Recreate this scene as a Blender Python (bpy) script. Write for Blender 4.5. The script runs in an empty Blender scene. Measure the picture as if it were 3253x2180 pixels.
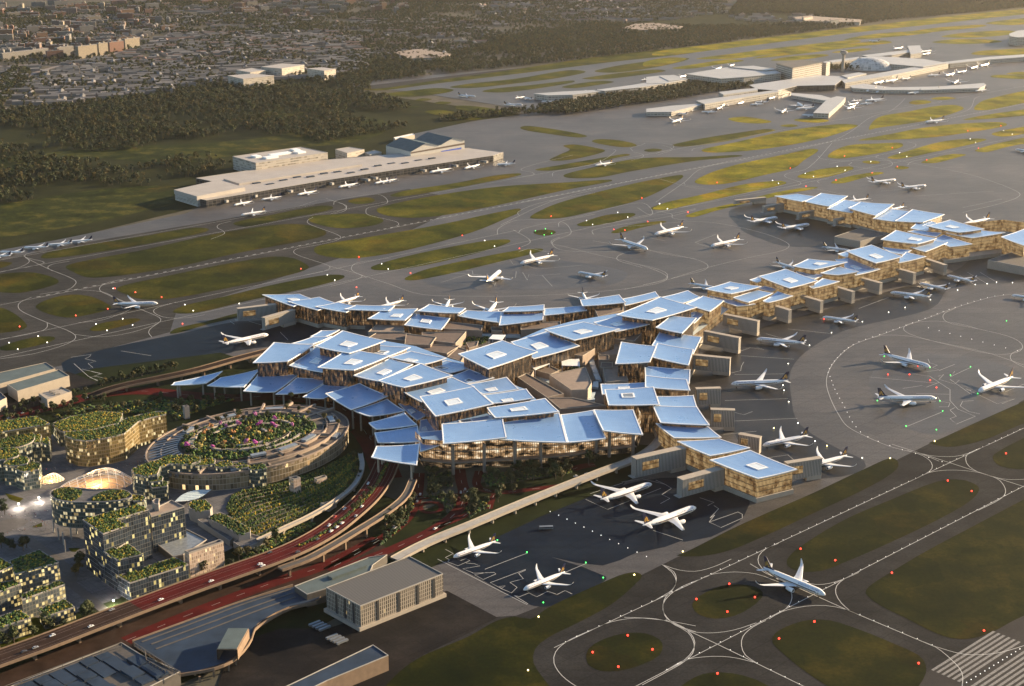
import bpy, bmesh, math, random
from mathutils import Vector, Matrix
from mathutils.geometry import tessellate_polygon
R = math.radians
random.seed(5)
SC = bpy.context.scene
COL = SC.collection

# ---------------------------------------------------------------- camera, sky, sun, exposure
H = 600.0
PITCH = R(17.58)
FPX = 4749.0                      # focal length in photo pixels
CX, CY = 1626.5, 1090.0
cam = bpy.data.cameras.new('camera')
cam_o = bpy.data.objects.new('camera', cam); COL.objects.link(cam_o)
cam_o.location = (0, 0, H); cam_o.rotation_euler = (math.pi/2 - PITCH, 0, 0)
cam.lens = FPX/3253*36; cam.sensor_width = 36; cam.clip_start = 1; cam.clip_end = 60000
SC.camera = cam_o
SUN_AZ, SUN_EL = R(61), R(14.5)
world = bpy.data.worlds.new('World'); SC.world = world; world.use_nodes = True
wn = world.node_tree
sky = wn.nodes.new('ShaderNodeTexSky'); sky.sky_type = 'NISHITA'; sky.sun_disc = False
sky.sun_elevation = SUN_EL; sky.sun_rotation = SUN_AZ; sky.air_density = 1.0; sky.dust_density = 0.6; sky.ozone_density = 2.0
wn.links.new(sky.outputs[0], wn.nodes['Background'].inputs[0]); wn.nodes['Background'].inputs[1].default_value = 0.066
sl = bpy.data.lights.new('sun', 'SUN'); sl.energy = 5.0; sl.angle = R(0.6); sl.color = (1.0, 0.75, 0.46)
so = bpy.data.objects.new('sun', sl); COL.objects.link(so)
sd = Vector((math.sin(SUN_AZ)*math.cos(SUN_EL), math.cos(SUN_AZ)*math.cos(SUN_EL), math.sin(SUN_EL)))
so.rotation_euler = sd.to_track_quat('Z', 'Y').to_euler(); so.location = sd*500
SC.view_settings.view_transform = 'Standard'; SC.view_settings.look = 'None'
SC.view_settings.exposure = 1.76; SC.view_settings.gamma = 1
SC.cycles.max_bounces = 5; SC.cycles.diffuse_bounces = 2; SC.cycles.glossy_bounces = 2; SC.cycles.transmission_bounces = 4
SC.cycles.volume_bounces = 0; SC.cycles.transparent_max_bounces = 6

# ---------------------------------------------------------------- survey points: ground position of a bearing
FW = Vector((0, math.cos(PITCH), -math.sin(PITCH))); UP = Vector((0, math.sin(PITCH), math.cos(PITCH)))
CROP = {0: (0, 0, 1), 1: (0, 0, .5), 2: (1040, 0, .5), 3: (2083, 0, .5), 4: (0, 700, .5), 5: (1040, 700, .5), 6: (2083, 700, .5),
        7: (0, 1396, .5), 8: (1040, 1396, .5), 9: (2083, 1396, .5)}
def at(px, py, z=0.0):
    d = Vector((1, 0, 0))*((px-CX)/FPX) + UP*((CY-py)/FPX) + FW
    t = (z-H)/d.z
    return Vector((d.x*t, d.y*t, z))
def pt(c, x, y, z=0.0):
    ox, oy, s = CROP[c]
    return at(ox+x*s, oy+y*s, z)
def pts(c, s, z=0.0):
    v = [float(a) for a in s.replace(',', ' ').split()] if isinstance(s, str) else s
    return [pt(c, v[i], v[i+1], z) for i in range(0, len(v), 2)]
E1 = Vector((math.sin(R(47.4)), math.cos(R(47.4)), 0))     # along the runways
E2 = Vector((-E1.y, E1.x, 0))                             # across them (away, to the left)

def cr(P, closed=False, step=6.0, mn=2):
    """centripetal Catmull-Rom through P"""
    n = len(P); out = []
    if n < 3: return list(P)
    for i in range(n if closed else n-1):
        p1, p2 = P[i], P[(i+1) % n]
        p0 = P[(i-1) % n] if closed or i > 0 else p1*2-p2
        p3 = P[(i+2) % n] if closed or i+2 < n else p2*2-p1
        def dt(a, b): return max((a-b).length, 1e-3)**.5
        t0 = 0; t1 = dt(p0, p1); t2 = t1+dt(p1, p2); t3 = t2+dt(p2, p3)
        k = max(mn, min(24, int((p2-p1).length/step)))
        for j in range(k):
            t = t1+(t2-t1)*j/k
            a1 = p0*((t1-t)/(t1-t0))+p1*((t-t0)/(t1-t0)); a2 = p1*((t2-t)/(t2-t1))+p2*((t-t1)/(t2-t1)); a3 = p2*((t3-t)/(t3-t2))+p3*((t-t2)/(t3-t2))
            b1 = a1*((t2-t)/(t2-t0))+a2*((t-t0)/(t2-t0)); b2 = a2*((t3-t)/(t3-t1))+a3*((t-t1)/(t3-t1))
            out.append(b1*((t2-t)/(t2-t1))+b2*((t-t1)/(t2-t1)))
    if not closed: out.append(P[-1].copy())
    return out

# ---------------------------------------------------------------- objects
def tag(o, label=None, cat=None, group=None, kind=None):
    if label: o['label'] = label
    if cat: o['category'] = cat
    if group: o['group'] = group
    if kind: o['kind'] = kind
    return o
def empty(name, loc=(0, 0, 0), rz=0.0, label=None, cat=None, group=None):
    o = bpy.data.objects.new(name, None); COL.objects.link(o)
    o.location = loc; o.rotation_euler = (0, 0, rz); o.empty_display_size = 1
    return tag(o, label, cat, group)
def copy_tree(o, parent=None):
    c = o.copy(); COL.objects.link(c)
    if parent: c.parent = parent
    for ch in o.children: copy_tree(ch, c)
    return c

class MB:
    """collects faces with material slots and uvs, builds ONE mesh object"""
    def __init__(s): s.v = []; s.f = []; s.m = []; s.uv = []
    def face(s, P, m=0, uv=None):
        i = len(s.v); s.v += [tuple(p) for p in P]; s.f.append(tuple(range(i, i+len(P)))); s.m.append(m)
        s.uv.append(uv or [(p[0], p[1]) for p in P])
    def quad(s, a, b, c, d, m=0, uv=None): s.face((a, b, c, d), m, uv)
    def poly(s, P, m=0, flip=False):
        P = [Vector(p) for p in P]
        for t in tessellate_polygon([P]):
            q = [P[i] for i in t]
            nz = (q[1]-q[0]).cross(q[2]-q[0]).z
            if (nz < 0) != flip: q.reverse()
            s.face(q, m)
    def wall(s, P, z0, z1, m=0, closed=True, u0=0.0):
        """vertical walls round the outline P (counter-clockwise faces out)"""
        n = len(P); u = u0
        for i in range(n if closed else n-1):
            a, b = P[i], P[(i+1) % n]; L = math.hypot(b[0]-a[0], b[1]-a[1])
            s.face(((a[0], a[1], z0), (b[0], b[1], z0), (b[0], b[1], z1), (a[0], a[1], z1)), m, [(u, 0), (u+L, 0), (u+L, z1-z0), (u, z1-z0)])
            u += L
    def prism(s, P, z0, z1, mw=0, mt=None, bottom=False):
        P = ccw(P); s.wall(P, z0, z1, mw)
        s.poly([(p[0], p[1], z1) for p in P], mw if mt is None else mt)
        if bottom: s.poly([(p[0], p[1], z0) for p in P], mw, flip=True)
    def box(s, c, d, rz=0.0, m=0, mt=None):
        """c: centre of the base; d: size"""
        ca, sa = math.cos(rz), math.sin(rz); hx, hy = d[0]/2, d[1]/2
        P = [(c[0]+x*ca-y*sa, c[1]+x*sa+y*ca) for x, y in ((-hx, -hy), (hx, -hy), (hx, hy), (-hx, hy))]
        s.prism(P, c[2], c[2]+d[2], m, mt, True)
    def tube(s, path, radii, n=8, m=0, cap=True):
        rings = []
        for i, p in enumerate(path):
            p = Vector(p); q = Vector(path[min(i+1, len(path)-1)])-Vector(path[max(i-1, 0)])
            q.normalize(); a = q.cross(Vector((0, 0, 1)))
            if a.length < 1e-3: a = Vector((1, 0, 0))
            a.normalize(); b = a.cross(q); r = radii[i] if isinstance(radii, (list, tuple)) else radii
            rings.append([p+(a*math.cos(2*math.pi*k/n)+b*math.sin(2*math.pi*k/n))*r for k in range(n)])
        for i in range(len(rings)-1):
            for k in range(n):
                s.face((rings[i][k], rings[i][(k+1) % n], rings[i+1][(k+1) % n], rings[i+1][k]), m)
        if cap: s.face(list(reversed(rings[0])), m); s.face(rings[-1], m)
    def ribbon(s, path, w, m=0, z=None, closed=False):
        L, Rr = offset(path, w/2, closed), offset(path, -w/2, closed); n = len(path); u = 0
        for i in range(n if closed else n-1):
            j = (i+1) % n; d = (Vector(path[j])-Vector(path[i])).length
            zz = [p[2] if z is None else z for p in (path[i], path[j])]
            s.face(((Rr[i][0], Rr[i][1], zz[0]), (Rr[j][0], Rr[j][1], zz[1]), (L[j][0], L[j][1], zz[1]), (L[i][0], L[i][1], zz[0])), m,
                   [(u, 0), (u+d, 0), (u+d, w), (u, w)]); u += d
    def slab(s, path, w, th, m=0, ms=1, closed=False):
        """deck along a path: top m, sides and soffit ms"""
        L, Rr = offset(path, w/2, closed), offset(path, -w/2, closed); n = len(path); u = 0
        for i in range(n-1):
            d = (Vector(path[i+1])-Vector(path[i])).length; z0, z1 = path[i][2], path[i+1][2]
            A, B, C, D = (Rr[i][0], Rr[i][1]), (Rr[i+1][0], Rr[i+1][1]), (L[i+1][0], L[i+1][1]), (L[i][0], L[i][1])
            s.face((A+(z0,), B+(z1,), C+(z1,), D+(z0,)), m, [(u, 0), (u+d, 0), (u+d, w), (u, w)])
            s.face((D+(z0-th,), C+(z1-th,), B+(z1-th,), A+(z0-th,)), ms)
            s.face((A+(z0-th,), B+(z1-th,), B+(z1,), A+(z0,)), ms); s.face((C+(z1-th,), D+(z0-th,), D+(z0,), C+(z1,)), ms)
            u += d
    def build(s, name, mats, parent=None, smooth=False):
        me = bpy.data.meshes.new(name); me.from_pydata(s.v, [], s.f)
        if not isinstance(mats, (list, tuple)): mats = [mats]
        for m in mats: me.materials.append(m)
        me.polygons.foreach_set('material_index', s.m)
        ul = me.uv_layers.new(name='UVMap'); flat = [c for f in s.uv for p in f for c in p]
        ul.data.foreach_set('uv', flat)
        if smooth: me.polygons.foreach_set('use_smooth', [True]*len(s.f))
        me.update()
        o = bpy.data.objects.new(name, me); COL.objects.link(o)
        if parent: o.parent = parent
        return o
def area(P): return sum(P[i][0]*P[(i+1) % len(P)][1]-P[(i+1) % len(P)][0]*P[i][1] for i in range(len(P)))/2
def ccw(P): return list(P) if area(P) > 0 else list(reversed(P))
def offset(path, d, closed=False):
    out = []; n = len(path)
    for i in range(n):
        a = path[(i-1) % n] if closed else path[max(i-1, 0)]; b = path[(i+1) % n] if closed else path[min(i+1, n-1)]
        t = Vector((b[0]-a[0], b[1]-a[1])); t = t.normalized() if t.length > 1e-6 else Vector((1, 0))
        out.append(Vector((path[i][0]-t.y*d, path[i][1]+t.x*d, path[i][2] if len(path[i]) > 2 else 0)))
    return out
def inset(P, d):
    """ccw outline moved inwards by d"""
    P = ccw(P); out = []; n = len(P)
    for i in range(n):
        a, b, c = P[i-1], P[i], P[(i+1) % n]
        t1 = Vector((b[0]-a[0], b[1]-a[1])); t2 = Vector((c[0]-b[0], c[1]-b[1]))
        if t1.length < 1e-6 or t2.length < 1e-6: out.append(Vector(b)); continue
        t1.normalize(); t2.normalize(); n1 = Vector((-t1.y, t1.x)); n2 = Vector((-t2.y, t2.x)); m = n1+n2
        k = d/max(.45, m.length_squared/2) if m.length > 1e-4 else d
        out.append(Vector((b[0]+m.x*k/1, b[1]+m.y*k/1, b[2] if len(b) > 2 else 0)) if False else Vector((b[0]+m.x/2*k, b[1]+m.y/2*k, b[2] if len(b) > 2 else 0)))
    return out
def scale_poly(P, s):
    c = sum((Vector(p) for p in P), Vector((0, 0, 0)))/len(P)
    return [c+(Vector(p)-c)*s for p in P]
def inside(x, y, P):
    r = False; j = len(P)-1
    for i in range(len(P)):
        if (P[i][1] > y) != (P[j][1] > y) and x < (P[j][0]-P[i][0])*(y-P[i][1])/(P[j][1]-P[i][1])+P[i][0]: r = not r
        j = i
    return r
def scatter(P, n, rnd=random):
    x0, x1 = min(p[0] for p in P), max(p[0] for p in P); y0, y1 = min(p[1] for p in P), max(p[1] for p in P); out = []; k = 0
    while len(out) < n and k < n*40:
        k += 1; x, y = rnd.uniform(x0, x1), rnd.uniform(y0, y1)
        if inside(x, y, P): out.append((x, y))
    return out

# ---------------------------------------------------------------- materials
def newmat(name):
    m = bpy.data.materials.new(name); m.use_nodes = True
    return m, m.node_tree, m.node_tree.nodes['Principled BSDF']
def nd(nt, t, **k):
    n = nt.nodes.new(t)
    for a, b in k.items(): setattr(n, a, b)
    return n
def ramp(nt, fac, stops, interp='LINEAR'):
    r = nt.nodes.new('ShaderNodeValToRGB'); r.color_ramp.interpolation = interp; e = r.color_ramp.elements
    while len(e) < len(stops): e.new(.5)
    for i, (p, c) in enumerate(stops): e[i].position = p; e[i].color = (c[0], c[1], c[2], 1)
    nt.links.new(fac, r.inputs[0]); return r.outputs[0]
def noise(nt, scale, detail=4, rough=.55, coord=None, dim='3D'):
    if coord is None: coord = nd(nt, 'ShaderNodeNewGeometry').outputs['Position']
    n = nt.nodes.new('ShaderNodeTexNoise'); n.inputs['Scale'].default_value = scale; n.inputs['Detail'].default_value = detail; n.inputs['Roughness'].default_value = rough
    nt.links.new(coord, n.inputs['Vector']); return n.outputs['Fac']
def mix(nt, f, a, b, mode='MIX'):
    m = nt.nodes.new('ShaderNodeMix'); m.data_type = 'RGBA'; m.blend_type = mode
    for s, v in ((m.inputs[0], f), (m.inputs[6], a), (m.inputs[7], b)):
        if hasattr(v, 'default_value') or hasattr(v, 'is_linked'): nt.links.new(v, s)
        elif isinstance(v, (int, float)): s.default_value = v
        else: s.default_value = (v[0], v[1], v[2], 1)
    return m.outputs[2]
def math_(nt, op, a, b=None):
    m = nt.nodes.new('ShaderNodeMath'); m.operation = op
    for s, v in ((m.inputs[0], a), (m.inputs[1], b)):
        if v is None: continue
        if isinstance(v, (int, float)): s.default_value = v
        else: nt.links.new(v, s)
    return m.outputs[0]
def bump(nt, b, h, strength=.3, dist=.1):
    n = nt.nodes.new('ShaderNodeBump'); n.inputs['Strength'].default_value = strength; n.inputs['Distance'].default_value = dist
    nt.links.new(h, n.inputs['Height']); nt.links.new(n.outputs[0], b.inputs['Normal'])
MAT = {}
def plain(name, col, rough=.6, metal=0.0, var=.12, scale=.25, emit=None, es=0.0, spec=.5):
    """a paint/stone/metal with soft weathering"""
    if name in MAT: return MAT[name]
    m, nt, b = newmat(name)
    n = noise(nt, scale, 5, .6)
    a = [c*(1-var) for c in col]; c2 = [min(1, c*(1+var)) for c in col]
    nt.links.new(ramp(nt, n, [(.3, a), (.7, c2)]), b.inputs['Base Color'])
    b.inputs['Roughness'].default_value = rough; b.inputs['Metallic'].default_value = metal; b.inputs['Specular IOR Level'].default_value = spec
    if emit: b.inputs['Emission Color'].default_value = (*emit, 1); b.inputs['Emission Strength'].default_value = es
    MAT[name] = m; return m
def ground_mat(name, stops, scale, rough=.85, fine=1.2, fine_amt=.25, spec=.04, seam=None, detail=6, patch=None):
    m, nt, b = newmat(name)
    n = noise(nt, scale, detail, .62); col = ramp(nt, n, stops)
    f = noise(nt, fine, 3, .7)
    col = mix(nt, fine_amt, col, ramp(nt, f, [(.3, (.25, .25, .25)), (.7, (.85, .85, .85))]), 'OVERLAY')
    if patch:
        pos = nd(nt, 'ShaderNodeNewGeometry').outputs['Position']; dn = nd(nt, 'ShaderNodeTexNoise'); dn.inputs['Scale'].default_value = patch*2.2; dn.inputs['Detail'].default_value = 3; nt.links.new(pos, dn.inputs['Vector'])
        va = nd(nt, 'ShaderNodeVectorMath', operation='MULTIPLY_ADD'); nt.links.new(dn.outputs['Color'], va.inputs[0]); va.inputs[1].default_value = (.55/patch,)*3; nt.links.new(pos, va.inputs[2])
        vo = nd(nt, 'ShaderNodeTexVoronoi'); vo.inputs['Scale'].default_value = patch; nt.links.new(va.outputs[0], vo.inputs['Vector'])
        sc_ = nd(nt, 'ShaderNodeSeparateColor'); nt.links.new(vo.outputs['Color'], sc_.inputs[0])
        col = mix(nt, .8, col, ramp(nt, sc_.outputs[0], [(0, (.45, .6, .42)), (.45, (.9, .95, .8)), (.75, (1, 1, 1)), (1, (1.0, .8, .6))]), 'MULTIPLY')
    if seam:
        w3 = nd(nt, 'ShaderNodeTexBrick'); w3.offset = .37; mp3 = nd(nt, 'ShaderNodeMapping'); mp3.inputs['Rotation'].default_value = (0, 0, -R(90-47.4)); nt.links.new(nd(nt, 'ShaderNodeNewGeometry').outputs['Position'], mp3.inputs[0]); nt.links.new(mp3.outputs[0], w3.inputs[0])
        w3.inputs['Scale'].default_value = 1; w3.inputs['Brick Width'].default_value = 75; w3.inputs['Row Height'].default_value = 30; w3.inputs['Mortar Size'].default_value = .5; w3.inputs['Color1'].default_value = (1, 1, 1, 1); w3.inputs['Color2'].default_value = (.74, .74, .76, 1); w3.inputs['Mortar'].default_value = (.6, .6, .6, 1)
        col = mix(nt, .6, col, w3.outputs[0], 'MULTIPLY')
        ms = nd(nt, 'ShaderNodeMapping'); ms.inputs['Rotation'].default_value = (0, 0, -R(90-47.4)); ms.inputs['Scale'].default_value = (.006, .14, 1); nt.links.new(nd(nt, 'ShaderNodeNewGeometry').outputs['Position'], ms.inputs[0])
        col = mix(nt, .55, col, ramp(nt, noise(nt, 1, 4, .65, ms.outputs[0]), [(.34, (.62, .61, .6)), (.55, (1, 1, 1))]), 'MULTIPLY')
        w = nd(nt, 'ShaderNodeTexBrick'); w.offset = 0
        mp = nd(nt, 'ShaderNodeMapping'); mp.inputs['Rotation'].default_value = (0, 0, -R(90-47.4)); nt.links.new(nd(nt, 'ShaderNodeNewGeometry').outputs['Position'], mp.inputs[0]); nt.links.new(mp.outputs[0], w.inputs[0])
        w.inputs['Scale'].default_value = 1; w.inputs['Brick Width'].default_value = seam; w.inputs['Row Height'].default_value = seam; w.inputs['Mortar Size'].default_value = .35
        w.inputs['Color1'].default_value = (1, 1, 1, 1); w.inputs['Color2'].default_value = (.86, .86, .88, 1); w.inputs['Mortar'].default_value = (.62, .62, .62, 1)
        col = mix(nt, .55, col, w.outputs[0], 'MULTIPLY')
    nt.links.new(col, b.inputs['Base Color']); b.inputs['Roughness'].default_value = rough; b.inputs['Specular IOR Level'].default_value = spec
    MAT[name] = m; return m
def facade(name, cw, ch, glass=(.03, .04, .05), frame=(.3, .28, .25), lit=.35, litcol=((1, .62, .2), (1, .8, .45)), es=2.0, fm=.14, fs=.22, rough=.2, clump=None, metal=0.0):
    """glazed wall: cells cw x ch metres in UV, frames, floors, some windows lit from inside"""
    m, nt, b = newmat(name)
    uv = nd(nt, 'ShaderNodeUVMap'); sp = nd(nt, 'ShaderNodeSeparateXYZ'); nt.links.new(uv.outputs[0], sp.inputs[0])
    u = math_(nt, 'DIVIDE', sp.outputs[0], cw); v = math_(nt, 'DIVIDE', sp.outputs[1], ch)
    cmb = nd(nt, 'ShaderNodeCombineXYZ'); nt.links.new(math_(nt, 'FLOOR', u), cmb.inputs[0]); nt.links.new(math_(nt, 'FLOOR', v), cmb.inputs[1])
    wn_ = nd(nt, 'ShaderNodeTexWhiteNoise', noise_dimensions='2D'); nt.links.new(cmb.outputs[0], wn_.inputs['Vector'])
    val = wn_.outputs['Value']
    if clump:
        mp = nd(nt, 'ShaderNodeMapping'); mp.inputs['Scale'].default_value = (clump[0], clump[1], 1); nt.links.new(cmb.outputs[0], mp.inputs[0])
        w2 = nd(nt, 'ShaderNodeTexNoise'); w2.inputs['Scale'].default_value = 1; w2.inputs['Detail'].default_value = 1; nt.links.new(mp.outputs[0], w2.inputs['Vector'])
        val = math_(nt, 'ADD', math_(nt, 'MULTIPLY', val, .45), math_(nt, 'MULTIPLY', math_(nt, 'SUBTRACT', w2.outputs['Fac'], .12), .75))
    fr = math_(nt, 'MAXIMUM', math_(nt, 'LESS_THAN', math_(nt, 'FRACT', u), fm), math_(nt, 'LESS_THAN', math_(nt, 'FRACT', v), fs))
    nf = math_(nt, 'SUBTRACT', 1, fr)
    on = math_(nt, 'MULTIPLY', math_(nt, 'LESS_THAN', val, lit), nf)
    g2 = mix(nt, wn_.outputs['Value'], [c*.6 for c in glass], [min(1, c*1.7) for c in glass])
    nt.links.new(mix(nt, fr, g2, frame), b.inputs['Base Color'])
    nt.links.new(mix(nt, wn_.outputs['Color'], litcol[0], litcol[1]), b.inputs['Emission Color'])
    wc = nd(nt, 'ShaderNodeSeparateColor'); nt.links.new(wn_.outputs['Color'], wc.inputs[0])
    nt.links.new(math_(nt, 'MULTIPLY', math_(nt, 'MULTIPLY', on, es), math_(nt, 'ADD', .25, wc.outputs[1])), b.inputs['Emission Strength'])
    nt.links.new(math_(nt, 'ADD', math_(nt, 'MULTIPLY', fr, .5), rough), b.inputs['Roughness']); b.inputs['Metallic'].default_value = metal
    MAT[name] = m; return m

def glow(name, pitch, fh, base, frame, es, litcol, thr=.35, nz=(.03, .25), det=3, fw=.36, fl=.07):
    """curtain wall seen lit from inside: fins every pitch metres, floors every fh metres, uneven indoor light"""
    m, nt, b = newmat(name); uv = nd(nt, 'ShaderNodeUVMap'); sp = nd(nt, 'ShaderNodeSeparateXYZ'); nt.links.new(uv.outputs[0], sp.inputs[0])
    fu = math_(nt, 'FRACT', math_(nt, 'DIVIDE', sp.outputs[0], pitch)); fv = math_(nt, 'FRACT', math_(nt, 'DIVIDE', sp.outputs[1], fh))
    fr = math_(nt, 'MAXIMUM', math_(nt, 'LESS_THAN', fu, fw), math_(nt, 'LESS_THAN', fv, fl))
    mp = nd(nt, 'ShaderNodeMapping'); mp.inputs['Scale'].default_value = (nz[0], nz[1], 1); nt.links.new(uv.outputs[0], mp.inputs[0])
    n = nd(nt, 'ShaderNodeTexNoise'); n.inputs['Scale'].default_value = 1; n.inputs['Detail'].default_value = det; n.inputs['Roughness'].default_value = .6; nt.links.new(mp.outputs[0], n.inputs['Vector'])
    nt.links.new(mix(nt, fr, ramp(nt, n.outputs['Fac'], [(.3, [c*.5 for c in base]), (.7, base)]), frame), b.inputs['Base Color'])
    on = math_(nt, 'MULTIPLY', math_(nt, 'SUBTRACT', 1, fr), es)
    e = ramp(nt, n.outputs['Fac'], [(thr, (0, 0, 0)), (thr+.14, [c*.35 for c in litcol[0]]), (thr+.32, litcol[1])])
    nt.links.new(e, b.inputs['Emission Color']); nt.links.new(on, b.inputs['Emission Strength']); b.inputs['Roughness'].default_value = .25
    MAT[name] = m; return m
M_GROUND = ground_mat('town_ground', [(.3, (.06, .06, .045)), (.55, (.09, .083, .068)), (.75, (.13, .117, .1))], .004, fine=.03)
M_MEADOW = ground_mat('meadow', [(.28, (.010, .014, .003)), (.5, (.026, .031, .007)), (.66, (.075, .066, .015))], .022, fine=.12, fine_amt=.5, patch=.008)
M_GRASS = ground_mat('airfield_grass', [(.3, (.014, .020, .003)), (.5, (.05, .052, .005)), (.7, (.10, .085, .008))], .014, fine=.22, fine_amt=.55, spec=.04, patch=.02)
M_GRASSD = ground_mat('dark_grass', [(.3, (.004, .008, .0015)), (.5, (.012, .0145, .002)), (.7, (.036, .031, .004))], .017, fine=.3, fine_amt=.55, spec=.04, patch=.02)  # same grass, with the dimmer front put into its colour
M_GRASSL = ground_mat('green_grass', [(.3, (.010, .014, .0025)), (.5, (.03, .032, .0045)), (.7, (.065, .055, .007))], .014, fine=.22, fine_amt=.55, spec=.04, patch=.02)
M_GRASSY = ground_mat('glare_yellow_grass', [(.3, (.035, .042, .004)), (.5, (.15, .132, .008)), (.7, (.27, .205, .012))], .012, fine=.2, fine_amt=.55, spec=.04, patch=.02)  # same grass, with low-sun glare mixed into its yellow
M_TAXI = ground_mat('dark_taxiway', [(.32, (.016, .0162, .017)), (.5, (.024, .0242, .025)), (.68, (.038, .038, .038))], .012, rough=.7, fine=.45, fine_amt=.55, seam=15, spec=.04)  # dark asphalt, its colour also carrying the light's fall-off at lower right
M_TAXL = ground_mat('grey_taxiway', [(.32, (.03, .0295, .029)), (.5, (.043, .042, .04)), (.68, (.06, .057, .055))], .012, rough=.7, fine=.45, fine_amt=.5, seam=15, spec=.04)
M_ASPH = ground_mat('apron_asphalt', [(.32, (.060, .057, .056)), (.5, (.08, .075, .072)), (.68, (.108, .098, .092))], .006, rough=.5, fine=.5, fine_amt=.5, seam=15, spec=.15)
M_STAND = ground_mat('stand_pavement', [(.32, (.004, .008, .016)), (.5, (.0065, .012, .023)), (.68, (.012, .018, .028))], .02, rough=.5, fine=.7, fine_amt=.35, seam=12, spec=.04)  # dark pavement; the blue in its base paints in reflected sky
M_ASPH2 = ground_mat('grey_apron_asphalt', [(.32, (.042, .04, .04)), (.5, (.057, .054, .053)), (.68, (.078, .072, .068))], .01, rough=.5, fine=.5, fine_amt=.5, seam=15, spec=.3)
M_STAND2 = ground_mat('brown_stand_pavement', [(.32, (.013, .0125, .013)), (.5, (.022, .0205, .02)), (.68, (.036, .032, .03))], .012, rough=.45, fine=.6, fine_amt=.4, seam=12, spec=.12)
M_RUNWAY = ground_mat('runway_asphalt', [(.32, (.03, .029, .029)), (.68, (.048, .045, .044))], .02, rough=.7, fine=.9)
M_YARD = ground_mat('yard_asphalt', [(.32, (.009, .009, .01)), (.5, (.016, .0145, .0145)), (.68, (.028, .024, .022))], .02, rough=.7, fine=.5, fine_amt=.4, seam=20)
M_FOREST = ground_mat('forest_floor', [(.35, (.009, .012, .004)), (.65, (.026, .028, .009))], .01, fine=.1)
M_RED = ground_mat('red_road', [(.35, (.05, .006, .0065)), (.65, (.08, .010, .0095))], .05, rough=.8, fine=1.0)
M_BROWNROAD = ground_mat('brown_road', [(.35, (.022, .014, .011)), (.65, (.042, .026, .02))], .05, rough=.8, fine=1.0)
M_PLAZA = ground_mat('plaza_paving', [(.35, (.11, .11, .115)), (.65, (.17, .165, .165))], .05, rough=.7, fine=.8, seam=6)
M_PARK = ground_mat('park_ground', [(.3, (.006, .01, .004)), (.6, (.014, .02, .006)), (.8, (.024, .022, .01))], .03, fine=.3)
M_LINE = plain('line_paint', (.4, .4, .385), .6, var=.1, scale=.6)
M_WHITE = plain('white_paint', (.8, .8, .79), .4, var=.04)
M_CREAM = plain('cream_concrete', (.33, .285, .23), .7, var=.1, scale=.15)
M_CONC = plain('concrete', (.3, .285, .26), .75, var=.15, scale=.2)
M_DCONC = plain('dark_concrete', (.07, .062, .055), .75, var=.2, scale=.2)
M_BROWN = plain('brown_stone', (.115, .082, .064), .8, var=.2, scale=.15)
M_BROWN2 = plain('pale_brown_stone', (.24, .185, .145), .8, var=.15, scale=.15)
M_STEEL = plain('grey_steel', (.2, .215, .23), .4, .4, var=.1)
M_DARK = plain('dark_metal', (.03, .03, .032), .5, var=.2)
# ---------------------------------------------------------------- ground
NSH = [0]
def sheet(name, P, z, mat, label=None, cat=None, group=None, kind='structure'):
    NSH[0] += 1; z += (NSH[0] % 17)*.002
    mb = MB(); mb.poly([(p[0], p[1], z) for p in P], 0)
    return tag(mb.build(name, mat), label, cat, group, kind)
def vx(p, x):
    """photo column x on the line through photo point p parallel to the runways"""
    return at(x, p[1]+(x-p[0])*(-415-p[1])/(7050-p[0]))
g = MB()
for i in range(12):
    for j in range(14):
        a, b, c, d = -6000+i*1000, -5000+i*1000, -200+j*900, 700+j*900
        g.face(((a, c, -.9), (b, c, -.9), (b, d, -.9), (a, d, -.9)))
tag(g.build('ground', M_GROUND), kind='structure')
# forest floor and meadow in the upper left, airfield over it
sheet('forest_ground', pts(0, "-900,1000 -900,335 40,345 300,318 420,300 650,262 750,265 900,235 1060,200 1130,195 1500,165 2083,120 3300,20 3300,-30 2600,-10 2000,70 1500,120 1300,240 1120,290 1700,370 1300,500 660,650 200,760 -200,840"), -.6, M_FOREST)
for s in ("-400,560 300,470 640,455 850,435 1160,370 1240,400 1130,450 830,480 560,520 250,500 100,540",
          "-400,840 -20,760 250,716 500,660 640,625 560,590 330,600 60,640 -300,690", "120,425 340,395 480,400 260,425", "760,360 920,340 960,385 740,385"):
    sheet('meadow', cr(pts(0, s), True, 40), -.45, M_MEADOW)
sheet('apron', pts(0, "-900,1130 -200,830 180,762 590,678 640,655 980,580 1250,505 1250,460 1290,430 1500,385 1720,355 1300,290 1120,278 1110,262 1700,210 2083,160 2600,105 3300,28 5200,-60 5200,1500 3600,2600 2600,2700 1650,2300 1180,2010 1400,1760 1560,1560 1700,1450 1500,1350 1250,1100 1000,1060 700,1150 320,1215 150,1280 -200,1400 -900,1600"), -.3, M_ASPH)
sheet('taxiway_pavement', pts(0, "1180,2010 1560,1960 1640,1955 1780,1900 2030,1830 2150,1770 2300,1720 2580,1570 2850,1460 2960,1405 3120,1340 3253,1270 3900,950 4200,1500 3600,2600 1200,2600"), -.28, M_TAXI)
sheet('taxiway_pavement', pts(0, "-900,1200 -200,870 240,775 690,700 1050,640 1300,600 1500,640 1200,780 820,905 560,990 540,1055 330,1110 200,1160 0,1200 -600,1500"), -.28, M_TAXL)
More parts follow.
